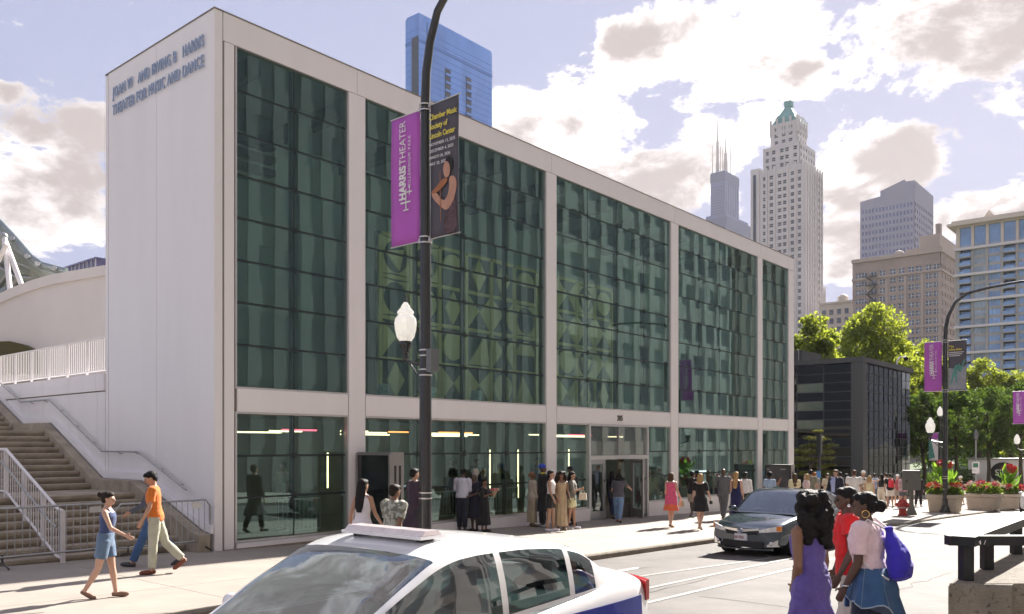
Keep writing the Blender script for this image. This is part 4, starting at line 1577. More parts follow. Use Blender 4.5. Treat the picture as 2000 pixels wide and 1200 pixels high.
def tree(label, px_, depth, top_y, half_px, mat_, seed, base_y=None, crown_frac=.78, leaves=8000, size=.24, clumps=85, name='broadleaf_tree', group='trees beyond the pavilion', flat=0.0, tiers=False):
    rs = np.random.default_rng(seed)
    p = at(px_, depth)
    u, v = uv(p.x, p.y)
    z0 = gz(u) - .05
    H = zpx(top_y, depth) - z0
    rad = half_px / FPX * depth
    t = thing(name, label, 'tree', (p.x, p.y, z0), 0, group)
    ch = H * crown_frac
    cz = H - ch / 2
    cs, rr_ = [], []
    while len(cs) < clumps:
        q = rs.uniform(-1, 1, 3)
        d = np.linalg.norm(q)
        if d > 1 or d < .35:
            continue
        w = 1.0 if q[2] < .2 else 1 - .25 * q[2]
        if tiers:
            q[2] = round(q[2] * 4) / 4 + rs.normal() * .03
        cs.append((q[0] * rad * .88 * w, q[1] * rad * .88 * w, cz + q[2] * ch / 2 * .90))
        rr_.append(rs.uniform(.16, .30) * rad * (1.1 if q[2] > 0 else .9))
    cs = np.array(cs)
    rr_ = np.array(rr_)
    idx = rs.integers(0, clumps, leaves)
    off = rs.normal(size=(leaves, 3))
    off /= np.linalg.norm(off, axis=1, keepdims=True)
    off *= (rs.uniform(0, 1, (leaves, 1)) ** .45)
    off[:, 2] *= .28 if tiers else .75
    pts = cs[idx] + off * rr_[idx][:, None]
    link('crown', leaf_mesh('crown', pts, size, mat_, rs, flat), t)
    tr = MB()
    top = Vector((rs.normal() * .1, rs.normal() * .1, H * .72))
    path = [Vector((0, 0, 0)), Vector((rs.normal() * .06, rs.normal() * .06, H * .22)), Vector((top.x * .6, top.y * .6, H * .45)), top]
    r0 = max(.07, H * .016)
    tr.tube([Vector((0, 0, -.1))] + path[1:], [r0 * 1.25, r0, r0 * .7, r0 * .25], 9)
    for i in range(9):
        c = cs[rs.integers(0, clumps)]
        f = rs.uniform(.3, .8)
        a = path[1].lerp(top, f * .8)
        e = Vector(c)
        m = a.lerp(e, .5) + Vector((0, 0, -.05 * H * rs.uniform(0, 1)))
        tr.tube([a, m, e], [r0 * .42, r0 * .28, r0 * .08], 6)
    tr.obj('trunk', M['bark'], t, smooth=60)
    return t


tree('lime green tree close behind the pavilion, half hidden by the theater', 1590, 70, 604, 74, M['leaf_b'], 1, leaves=14000, size=.3)
tree('large bright green tree rising highest above the black pavilion', 1705, 78, 586, 98, M['leaf_b'], 2, leaves=26000, clumps=150, size=.3)
tree('bright green tree behind the pavilion corner, left of the far purple banner', 1768, 86, 628, 70, M['leaf_b'], 3, leaves=14000, size=.3)
tree('lime tree directly behind the far lamp post', 1842, 92, 690, 58, M['leaf_b'], 4, leaves=14000, size=.3)
tree('lime tree whose bright crown shows right of the far dark banner', 1912, 96, 690, 62, M['leaf_b'], 5, leaves=14000, size=.3)
tree('bright green tree in front of the condominium tower', 1975, 100, 712, 56, M['leaf_b'], 6, leaves=14000, size=.3)
tree('bright tree cut by the right edge of the photo', 2045, 100, 700, 62, M['leaf_b'], 7, leaves=14000, size=.3)
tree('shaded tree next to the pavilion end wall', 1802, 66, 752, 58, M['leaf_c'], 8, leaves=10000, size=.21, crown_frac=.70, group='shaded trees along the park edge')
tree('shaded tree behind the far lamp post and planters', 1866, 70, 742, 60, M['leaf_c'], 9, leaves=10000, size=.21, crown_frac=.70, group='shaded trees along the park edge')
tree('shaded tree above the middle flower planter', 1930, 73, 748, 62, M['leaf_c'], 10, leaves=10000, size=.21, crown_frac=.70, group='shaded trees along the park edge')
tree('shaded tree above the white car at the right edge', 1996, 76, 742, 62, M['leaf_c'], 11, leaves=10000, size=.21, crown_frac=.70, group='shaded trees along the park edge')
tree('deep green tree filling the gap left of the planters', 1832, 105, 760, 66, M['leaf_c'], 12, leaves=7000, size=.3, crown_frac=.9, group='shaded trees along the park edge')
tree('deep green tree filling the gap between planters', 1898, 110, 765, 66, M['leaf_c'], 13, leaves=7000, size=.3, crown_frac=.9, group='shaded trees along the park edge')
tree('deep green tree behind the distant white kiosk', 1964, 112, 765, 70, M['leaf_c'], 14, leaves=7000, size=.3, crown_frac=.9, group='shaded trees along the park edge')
tree('small layered olive tree at the theater end, before the black pavilion', 1588, 47.5, 838, 50, M['leaf_d'], 15, leaves=9000, size=.13, crown_frac=.80, name='layered_tree', group=None, flat=1.2, tiers=True, clumps=70)

# clipped hedge in the shade below the trees
rs = np.random.default_rng(77)
h = uvthing('hedge', 'dark clipped hedge running under the shaded trees', 'hedge', 60, 3.0, gz(62))
pts = np.column_stack([rs.uniform(0, 90, 26000), rs.uniform(0, 1.6, 26000), rs.uniform(-1.6, 1.35, 26000)])
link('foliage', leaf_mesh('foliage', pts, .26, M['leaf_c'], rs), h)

# ------------------------------------------------------------------ lamp posts with banners
M.update(
    purple=mat('banner_purple', (.46, .11, .50), .75, 0, .10, 2.2, .15, 7),
    banner_grey=mat('banner_grey', (.085, .08, .10), .75, 0, .15, 2.0, .15, 7),
    banner_mid=mat('banner_stage', (.30, .32, .36), .75, 0, .2, 3.0),
    banner_white=mat('print_white', (.80, .78, .80), .7),
    banner_yellow=mat('print_yellow', (.80, .68, .10), .7),
    skin_print=mat('print_skin', (.50, .27, .19), .7, 0, .15, 8.0),
    violin=mat('print_violin', (.36, .14, .06), .7),
    dress_print=mat('print_dress', (.10, .06, .07), .7, 0, .5, 9.0),
    hair_print=mat('print_hair', (.015, .012, .012), .7),
    teal_print=mat('print_teal', (.10, .30, .26), .7, 0, .3, 4.0),
    globe=None, lampbox=mat('control_box', (.16, .17, .18), .5, .2, .1, 4.0),
    bolt=mat('bright_bracket', (.62, .60, .58), .3, .8),
)


def globe_mat():
    m = bpy.data.materials.new('lamp_globe')
    m.use_nodes = True
    nt = m.node_tree
    N, L = nt.nodes, nt.links
    N.clear()
    out = N.new('ShaderNodeOutputMaterial')
    d = N.new('ShaderNodeBsdfTranslucent')
    d.inputs[0].default_value = (.60, .59, .57, 1)
    e = N.new('ShaderNodeBsdfDiffuse')
    e.inputs[0].default_value = (.75, .75, .74, 1)
    a = N.new('ShaderNodeMixShader')
    a.inputs[0].default_value = .22
    L.new(d.outputs[0], a.inputs[1])
    L.new(e.outputs[0], a.inputs[2])
    g = N.new('ShaderNodeBsdfGlossy')
    g.inputs['Roughness'].default_value = .08
    b = N.new('ShaderNodeMixShader')
    b.inputs[0].default_value = .22
    L.new(a.outputs[0], b.inputs[1])
    L.new(g.outputs[0], b.inputs[2])
    em = N.new('ShaderNodeEmission')         # faint glow added for sunlight showing through the globe
    em.inputs[0].default_value = (1, .95, .86, 1)
    em.inputs[1].default_value = .07
    ad = N.new('ShaderNodeAddShader')
    L.new(b.outputs[0], ad.inputs[0])
    L.new(em.outputs[0], ad.inputs[1])
    L.new(ad.outputs[0], out.inputs[0])
    return m


M['globe'] = globe_mat()


def acorn(parent, y, z, arm=True):
    """acorn globe on a bracket; local +y is away from the road"""
    g = MB().lathe([(.10, .0), (.16, .08), (.195, .22), (.205, .34), (.19, .42), (.13, .50), (.155, .52), (.15, .55), (.09, .62), (.075, .66), (.03, .72)], 14, (0, y, z))
    gl = g.obj('lamp_globe', M['globe'], parent, smooth=15)
    MB().lathe([(.03, .72), (.035, .75), (.012, .78), (.02, .82), (.004, .86)], 8, (0, y, z)).obj('finial', M['black_metal'], parent, smooth=60)
    MB().lathe([(.04, -.34), (.05, -.30), (.045, -.22), (.075, -.20), (.07, -.16), (.115, -.08), (.125, -.03), (.115, .005)], 16, (0, y, z)).obj('socket', M['black_metal'], parent, smooth=45)
    if arm:
        MB().tube([(0, .10, z - .45), (0, y * .6, z - .40), (0, y, z - .33)], [.03, .026, .035], 8).obj('bracket_arm', M['black_metal'], parent, smooth=60)
        MB().tube([(0, .10, z - .66), (0, y * .45, z - .60), (0, y * .75, z - .42)], .016, 8).obj('bracket_scroll', M['black_metal'], parent, smooth=60)
    return gl


def pole_body(t, arm, base=True):
    zb = 7.6
    MB().lathe([(.115, 0), (.112, 2.0), (.10, 5.0), (.092, zb)], 18).obj('pole', M['black_metal'], t, smooth=50)
    if base:
        MB().lathe([(.24, -.05), (.24, .06), (.19, .10), (.18, .22), (.14, .30), (.117, .36)], 18).obj('base', M['black_metal'], t, smooth=40)
        for a in range(4):
            x, y = .205 * math.cos(a * math.pi / 2 + .8), .205 * math.sin(a * math.pi / 2 + .8)
            MB().lathe([(.025, .06), (.025, .13), (.012, .14)], 6, (x, y, 0)).obj('anchor_bolt', M['black_metal'], t)
    pts = [(0, -s_, z_) for s_, z_ in arm]
    rr_ = [.092 - .045 * i / (len(pts) - 1) for i in range(len(pts))]
    MB().tube(pts, rr_, 14).obj('curved_arm', M['black_metal'], t, smooth=60)
    e = arm[-1]
    MB().ell((0, -e[0] - .28, e[1] - .02), (.16, .38, .09)).obj('luminaire', M['lampbox'], t, smooth=60)


def pole_clamps(t, zs):
    for z in zs:
        for dz_ in (-.05, .05):
            MB().lathe([(.112, z + dz_ - .012), (.118, z + dz_ - .012), (.118, z + dz_ + .012), (.112, z + dz_ + .012)], 16, cap=False).obj('clamp_band', M['bolt'], t, smooth=40)


def banner(label, pole_loc, side, z0, z1, m, w=.76, gap=.135, group=None, lean=0.0):
    """hangs from two rods on the pole; side +1 is away from the road. Returns the thing; local x across, z up"""
    t = thing('banner', label, 'banner', pole_loc, TH, group)
    NX, NZ = 6, 14
    vs, fs_ = [], []
    for k in range(NZ + 1):
        for i in range(NX + 1):
            y = side * (gap + w * i / NX)
            z = z0 + (z1 - z0) * k / NZ
            x = -.004 * math.sin(k * .9 + i) - .010 * math.sin(math.pi * k / NZ) * i / NX + lean * (i / NX)
            vs.append((x, y, z))
    n1 = NX + 1
    for k in range(NZ):
        for i in range(NX):
            a = k * n1 + i
            fs_.append((a, a + 1, a + n1 + 1, a + n1))
    mb = MB()
    mb.add(vs, fs_)
    cl = mb.obj('cloth', m, t, smooth=180)
    so_ = cl.modifiers.new('thickness', 'SOLIDIFY')
    so_.thickness = .005
    so_.offset = 1.0 if side < 0 else -1.0
    for z in (z0, z1):
        MB().tube([(0, side * .09, z), (lean, side * (gap + w + .03), z)], .012, 8).obj('rod', M['bolt'], t, smooth=40)
        MB().box(-.03, side * .10, z - .04, .03, side * .15, z + .04).obj('rod_holder', M['bolt'], t)
    return t


RT, UPV = (0, -1, 0), (0, 0, 1)     # as read from the theatre-left side: right is towards the road
XB = -.026                           # print sits just proud of the cloth


def flat(parent, name, pts, m, x=XB, th=.002):
    """flat print: pts are (s, z), s measured along local +y"""
    if len(pts) > 5:                     # round off the printed outline
        for _ in range(1):
            q = []
            for i in range(len(pts)):
                a_, b_ = pts[i], pts[(i + 1) % len(pts)]
                q += [(a_[0] * .75 + b_[0] * .25, a_[1] * .75 + b_[1] * .25), (a_[0] * .25 + b_[0] * .75, a_[1] * .25 + b_[1] * .75)]
            pts = q
    mb = MB().prism(pts, x, x - th, 'x')
    return mb.obj(name, m, parent)


def theater_banner(loc, label, z0, z1, w=.76, gap=.135, sc=1.0, group=None):
    t = banner(label, loc, 1, z0, z1, M['purple'], w, gap, group)
    H = z1 - z0
    yc = gap + w * .5
    # lettering runs upwards
    up = (0, 0, 1)
    lf = (0, 1, 0)
    text('print_lettering', 'HARRIS', .235 * sc, M['banner_white'], t, (XB, yc - .02 * sc, z0 + H * .345), up, lf, .001, offset=.010, fit=H * .265)
    text('print_lettering', 'THEATER', .235 * sc, M['banner_white'], t, (XB, yc - .02 * sc, z0 + H * .62), up, lf, .001, fit=H * .335)
    text('print_lettering', 'MILLENNIUM PARK', .105 * sc, M['banner_white'], t, (XB, yc - .16 * sc, z0 + H * .43), up, lf, .001, spacing=1.35, fit=H * .40)
    # bar emblem below the lettering
    e = MB()
    for a in [(yc - .02, z0 + H * .26, yc - .045, z0 + H * .43), (yc + .11, z0 + H * .33, yc - .15, z0 + H * .318), (yc - .12, z0 + H * .375, yc - .135, z0 + H * .45), (yc + .04, z0 + H * .27, yc - .10, z0 + H * .26), (yc - .19, z0 + H * .405, yc - .06, z0 + H * .395)]:
        e.box(XB - .001, a[0] * 1.0, a[1], XB + .001, a[2], a[3])
    e.obj('print_emblem', M['banner_white'], t)
    return t


def music_banner(loc, label, z0, z1, w=.76, gap=.135):
    t = banner(label, loc, -1, z0, z1, M['banner_grey'], w, gap, None, -.03)
    H = z1 - z0
    X2 = XB - .030
    for i, s_ in enumerate(('Chamber Music', 'Society of', 'Lincoln Center')):
        text('print_title', s_, .135, M['banner_yellow'], t, (X2, -gap - .025, z1 - .30 - i * .165), RT, UPV, .001, offset=.003, fit=(.66, .44, .62)[i])
    for i, s_ in enumerate(('NOVEMBER 13, 2025', 'DECEMBER 4, 2025', 'MARCH 26, 2026', 'MAY 20, 2026')):
        text('print_date', s_, .075, M['banner_white'], t, (X2, -gap - .025, z1 - .76 - i * .115), RT, UPV, .001, fit=(.62, .58, .50, .42)[i])
    # violinist: head, hair, shoulder and bent arm, violin and bow, dress
    s = lambda y, z: (-gap - w * y, z0 + H * (z - .02) * .88)
    flat(t, 'print_dress', [s(.50, .03), s(.97, .03), s(.95, .20), s(.90, .36), s(.80, .44), s(.68, .40), s(.66, .28), s(.55, .16)], M['dress_print'], X2)
    flat(t, 'print_hair', [s(.56, .60), s(.60, .655), s(.70, .67), s(.80, .645), s(.84, .59), s(.80, .54), s(.74, .55), s(.66, .615)], M['hair_print'], X2)
    flat(t, 'print_head', [s(.50, .57), s(.53, .61), s(.60, .635), s(.69, .615), s(.75, .56), s(.72, .51), s(.66, .49), s(.57, .50), s(.53, .53)], M['skin_print'], X2 - .0025)
    flat(t, 'print_arm', [s(.70, .49), s(.84, .50), s(.95, .46), s(.96, .38), s(.82, .27), s(.62, .215), s(.40, .27), s(.16, .345), s(.10, .40), s(.16, .415), s(.30, .385), s(.52, .30), s(.66, .34), s(.72, .41)], M['skin_print'], X2 - .0025)
    flat(t, 'print_violin', [s(.08, .40), s(.20, .385), s(.38, .40), s(.60, .445), s(.68, .475), s(.60, .495), s(.46, .485), s(.28, .44)], M['violin'], X2 - .005)
    flat(t, 'print_bow', [s(.42, .14), s(.44, .14), s(.42, .56), s(.40, .56)], M['violin'], X2 - .0075)
    return t


near_pole = uvthing('street_lamp', 'tall black lamp post in front of the theater with acorn globe', 'street lamp', .50, -5.5, gz(.5))
NP = near_pole.location.copy()
_k = (831 - 1000) / FPX
_o = W(0, -5.5)
_u = (_k * _o.y - _o.x) / (UX - _k * UY)
NP = W(_u, -5.5, gz(_u))
near_pole.location = NP
npd = NP.y
pole_body(near_pole, [(0, 7.59), (.0, 8.4), (.02, 8.9), (.11, 9.4), (.30, 9.9), (.7, 10.3), (1.3, 10.55), (2.5, 10.75), (3.6, 10.8)])
acorn(near_pole, .52, zpx(668, npd + .35) - NP.z)
zb_, zt2 = zpx(470, npd) - NP.z, zpx(212, npd) - NP.z
pole_clamps(near_pole, (zb_, zt2, zpx(690, npd) - NP.z, zpx(728, npd) - NP.z, zpx(968, npd) - NP.z))
MB().box(-.10, -.24, zpx(728, npd) - NP.z, .10, -.118, zpx(684, npd) - NP.z).obj('control_box', M['lampbox'], near_pole)
theater_banner(NP, 'purple banner with white lettering on the near lamp post', zb_, zt2, group=None)
music_banner(NP, 'dark grey banner with a violinist on the near lamp post', zb_, zt2 + .02, w=.72)

fpd = 38.3
fp = at(1846, fpd)
fu, fv = uv(fp.x, fp.y)
FP = Vector((fp.x, fp.y, gz(fu)))
far_pole = thing('street_lamp', 'black lamp post beside the flower planters with curved arm', 'street lamp', FP, TH)
pole_body(far_pole, [(0, 7.59), (.02, 8.35), (.12, 8.9), (.42, 9.5), (.9, 9.85), (1.7, 10.0), (2.8, 10.1), (4.0, 10.15)])
acorn(far_pole, .62, zpx(846, fpd) - FP.z)
zb2, zt3 = zpx(764, fpd) - FP.z, zpx(667, fpd) - FP.z
pole_clamps(far_pole, (zb2, zt3, 1.6))
theater_banner(FP, 'purple banner with white lettering on the far lamp post', zb2, zt3, w=.74)
t = banner('dark banner with two dancers on the far lamp post', FP, -1, zb2, zt3, M['banner_grey'], .74)
s = lambda y, z: (-.135 - .74 * y, zb2 + (zt3 - zb2) * z)
flat(t, 'print_stage', [s(.01, .02), s(.98, .02), s(.98, .50), s(.60, .42), s(.01, .46)], M['banner_mid'])
flat(t, 'print_dancer', [s(.10, .12), s(.16, .12), s(.36, .32), s(.44, .14), s(.50, .14), s(.46, .38), s(.60, .44), s(.58, .50), s(.40, .52), s(.30, .44)], M['teal_print'], XB - .003)
flat(t, 'print_dancer', [s(.56, .36), s(.70, .36), s(.95, .60), s(.90, .64), s(.68, .46), s(.62, .54), s(.54, .52)], M['teal_print'], XB - .003)
text('print_title', 'The', .13, M['banner_yellow'], t, (XB, -.16, zt3 - .30), RT, UPV, .001, offset=.003)
text('print_title', 'Joffrey Ballet', .125, M['banner_yellow'], t, (XB, -.16, zt3 - .44), RT, UPV, .001, offset=.003, sx=.82)
for i in range(3):
    flat(t, 'print_line', [s(.04, .76 - i * .035), s(.86 - .1 * i, .76 - i * .035), s(.86 - .1 * i, .772 - i * .035), s(.04, .772 - i * .035)], M['banner_white'])

# a further post with a green park banner, and one at the right edge with a purple banner
p = at(1836, 62)
pu, pv_ = uv(p.x, p.y)
P3 = Vector((p.x, p.y, gz(pu)))
t = thing('street_lamp', 'distant lamp post with green park banner behind the far pole', 'street lamp', P3, TH)
MB().lathe([(.13, 0), (.09, .5), (.07, 5.8)], 10).obj('pole', M['black_metal'], t, smooth=50)
acorn(t, 0, 5.9, False)
gb_ = banner('pink and green park banner just left of the far lamp post', P3, 1, zpx(900, 62) - P3.z, zpx(846, 62) - P3.z, M['banner_white'], .62)
zz = zpx(900, 62) - P3.z
hh_ = zpx(846, 62) - zpx(900, 62)
s = lambda y, z: (.135 + .62 * y, zz + hh_ * z)
flat(gb_, 'print_band', [s(0, .78), s(1, .78), s(1, 1), s(0, 1)], M['purple'])
flat(gb_, 'print_field', [s(.3, .1), s(1, .05), s(1, .74), s(.75, .74)], M['teal_print'])
p = at(2006, 60)
pu, pv_ = uv(p.x, p.y)
P4 = Vector((p.x, p.y, gz(pu)))
t = thing('street_lamp', 'lamp post just outside the right edge, carrying a purple banner', 'street lamp', P4, TH)
pole_body(t, [(0, 7.59), (.1, 8.8), (.5, 9.6), (1.6, 10.0), (3.5, 10.1)])
acorn(t, .62, zpx(868, 60) - P4.z)
theater_banner(P4, 'purple banner cut off by the right picture edge', zpx(828, 60) - P4.z, zpx(764, 60) - P4.z, w=.74)

# slender signal post near the layered tree and a parking sign post by the planters
M['sign_green'] = mat('sign_green', (.05, .20, .12), .6)
M['sign_blue'] = mat('sign_blue', (.10, .28, .62), .6)
p = at(1600, 41)
pu, pv_ = uv(p.x, p.y)
t = thing('sign_post', 'slender black post with a small blue sign beside the layered tree', 'sign post', (p.x, p.y, gz(pu)), TH)
MB().lathe([(.10, 0), (.075, .2), (.07, 3.6)], 10).obj('post', M['black_metal'], t, smooth=50)
box('blue_sign', M['sign_blue'], t, -.10, -.10, zpx(933, 41) - gz(pu), -.08, .10, zpx(925, 41) - gz(pu) + .12)
box('upper_unit', M['black_metal'], t, -.10, -.11, 2.6, .10, .11, 3.6)
p = at(1906, 56)
pu, pv_ = uv(p.x, p.y)
t = thing('parking_sign', 'grey post with a small white and green sign behind the middle planter', 'sign', (p.x, p.y, gz(pu)), TH)
MB().lathe([(.045, 0), (.045, 4.0)], 8).obj('post', M['galv'], t, smooth=50)
zs_ = zpx(925, 56) - gz(pu)
box('sign_plate', M['banner_white'], t, -.06, -.22, zs_, -.045, .22, zs_ + .78)
box('sign_border', M['sign_green'], t, -.068, -.15, zs_ + .40, -.061, .15, zs_ + .68)
text('sign_arrow', '<-', .22, M['sign_green'], t, (-.068, .16, zs_ + .12), RT, UPV, .002)
MB().lathe([(.05, 4.0), (.14, 4.15), (.16, 4.4), (.08, 4.6), (.02, 4.75)], 10).obj('lamp_head', M['lampbox'], t, smooth=50)

# ------------------------------------------------------------------ poster kiosks
M['screen'] = mat('dark_screen', (.012, .014, .015), .06, 0, .0, spec=.7)
M['kiosk_body'] = mat('kiosk_grey', (.30, .29, .285), .4, .5, .08, 3.0)
M['poster'] = mat('poster_grey', (.10, .095, .10), .5, 0, .4, 1.6)


def kiosk(label, px_edge, py_top, poster):
    k = (px_edge - 1000) / FPX
    o = W(0, -1.30)
    u = (k * o.y - o.x) / (UX - k * UY)
    d = o.y + u * UY
    zg = gz(u)
    H = zpx(py_top, d) - zg
    t = uvthing('poster_kiosk', label, 'kiosk', u, -1.30, zg)
    wv = 1.24
    MB().box(.02, 0, .0, .42, wv, H).obj('cabinet', M['kiosk_body'], t)
    box('side_groove', M['black_metal'], t, .12, -.012, .25, .17, -.001, H - .32)
    box('side_groove', M['black_metal'], t, .27, -.012, .25, .32, -.001, H - .32)
    fr = MB()
    fr.box(-.03, .0, .06, .019, .05, H - .02)
    fr.box(-.03, wv - .05, .06, .019, wv, H - .02)
    fr.box(-.03, .051, H - .07, .019, wv - .051, H - .02)
    fr.box(-.03, .051, .06, .019, wv - .051, .12)
    fr.obj('frame', M['kiosk_body'] if not poster else M['black_metal'], t)
    box('screen', M['screen'] if not poster else M['poster'], t, -.005, .052, .121, .018, wv - .052, H - .071)
    if poster:
        s = lambda y, z: (wv * (1 - y), H * z)
        X = -.0065
        flat(t, 'print_dancer', [s(.34, .46), s(.44, .50), s(.50, .60), s(.62, .72), s(.66, .70), s(.56, .58), s(.54, .50), s(.62, .43), s(.88, .46), s(.88, .42), s(.62, .36), s(.46, .36), s(.36, .40)], M['skin_print'], X)
        flat(t, 'print_costume', [s(.38, .44), s(.48, .54), s(.55, .50), s(.58, .42), s(.46, .37)], M['teal_print'], X - .003)
        flat(t, 'print_head', [s(.42, .55), s(.45, .60), s(.50, .60), s(.51, .55), s(.47, .52)], M['skin_print'], X - .003)
        text('print_lettering', 'ck Dance', .16, M['banner_white'], t, (X, wv * .50, H * .15), RT, UPV, .001, offset=.003)
        text('print_lettering', 'HARRIS', .075, M['banner_white'], t, (X, wv * .40, H * .88), RT, UPV, .001)
        text('print_lettering', 'Joyce', .07, M['banner_white'], t, (X, wv * .92, H * .88), RT, UPV, .001)
    return t


kiosk('grey poster kiosk with a blank dark screen near the lamp post', 763, 884, False)
kiosk('poster kiosk with a leaping dancer at the far end of the theater', 1545, 908, True)

# ------------------------------------------------------------------ hydrant, control cabinet
M['hydrant'] = mat('hydrant_red', (.36, .035, .030), .55, 0, .35, 9.0, .2, 40)
M['cab_grey'] = mat('cabinet_grey', (.115, .115, .105), .55, .1, .15, 5.0)
p = gnd(1763, 1008)
t = thing('fire_hydrant', 'weathered red fire hydrant beside the grey signal cabinet', 'hydrant', p, R(30))
k_ = 29 / (FPX / p.y) / .62
hy = lambda prof: [(r * .62 / .62, z) for r, z in prof]
MB().lathe([(.19, 0), (.19, .05), (.15, .07), (.145, .30), (.20, .31), (.20, .38), (.15, .39), (.15, .52), (.19, .53), (.18, .58), (.10, .66), (.04, .68)], 18).obj('barrel', M['hydrant'], t, smooth=35)
MB().lathe([(.035, .68), (.035, .73), (.02, .735)], 5).obj('operating_nut', M['hydrant'], t)
for a, r_ in ((0, .085), (math.pi / 2, .06), (-math.pi / 2, .06)):
    d = Vector((math.cos(a), math.sin(a), 0))
    MB().tube([d * .1 + Vector((0, 0, .45)), d * .24 + Vector((0, 0, .45)), d * .245 + Vector((0, 0, .45)), d * .29 + Vector((0, 0, .45))], [r_, r_, r_ * 1.25, r_ * 1.2], 10).obj('outlet_cap', M['hydrant'], t, smooth=35)
MB().lathe([(.205, .325), (.212, .33), (.212, .36), (.205, .365)], 18).obj('flange', M['galv'], t, smooth=35)
p = gnd(1780, 1006)
t = thing('signal_cabinet', 'grey traffic signal cabinet on a flared pedestal', 'cabinet', p, TH + R(20))
MB().lathe([(.24, 0), (.22, .05), (.11, .35), (.09, .5), (.085, 1.05)], 14).obj('pedestal', M['cab_grey'], t, smooth=40)
MB().box(-.24, -.34, 1.051, .24, .34, 1.82).obj('housing', M['cab_grey'], t)
MB().prism([(-.37, 1.821), (.37, 1.821), (.33, 1.88), (-.33, 1.88)], -.27, .27, 'x').obj('lid', M['cab_grey'], t)
box('handle', M['black_metal'], t, -.262, .18, 1.40, -.241, .22, 1.50)

# ------------------------------------------------------------------ planters
M['pot'] = mat('planter_stone', (.47, .40, .32), .85, 0, .12, 3.0, .15, 40)
M['flower_red'] = mat('flower_red', (.62, .05, .045), .6, 0, .3, 20)
M['flower_pink'] = mat('flower_pink', (.68, .14, .18), .6, 0, .3, 20)
M['flower_orange'] = mat('flower_orange', (.70, .22, .05), .6, 0, .3, 20)
M['flower_white'] = mat('flower_white', (.72, .70, .56), .6, 0, .2, 20)


def petal_head(m, seed, r=.1):
    rs = np.random.default_rng(seed)
    mb = MB()
    for i in range(16):
        d = Vector(rs.normal(size=3))
        d.z = abs(d.z)
        d.normalize()
        a = d.orthogonal().normalized()
        b = d.cross(a)
        c = d * r * .35
        mb.add([c, c + a * r * .5 + d * r * .3, c + d * r * 1.0, c + b * r * .5 + d * r * .35], [(0, 1, 2, 3)])
    return mb.mesh('flower', m)


heads = {k: petal_head(M[k], i) for i, k in enumerate(('flower_red', 'flower_pink', 'flower_orange', 'flower_white'))}


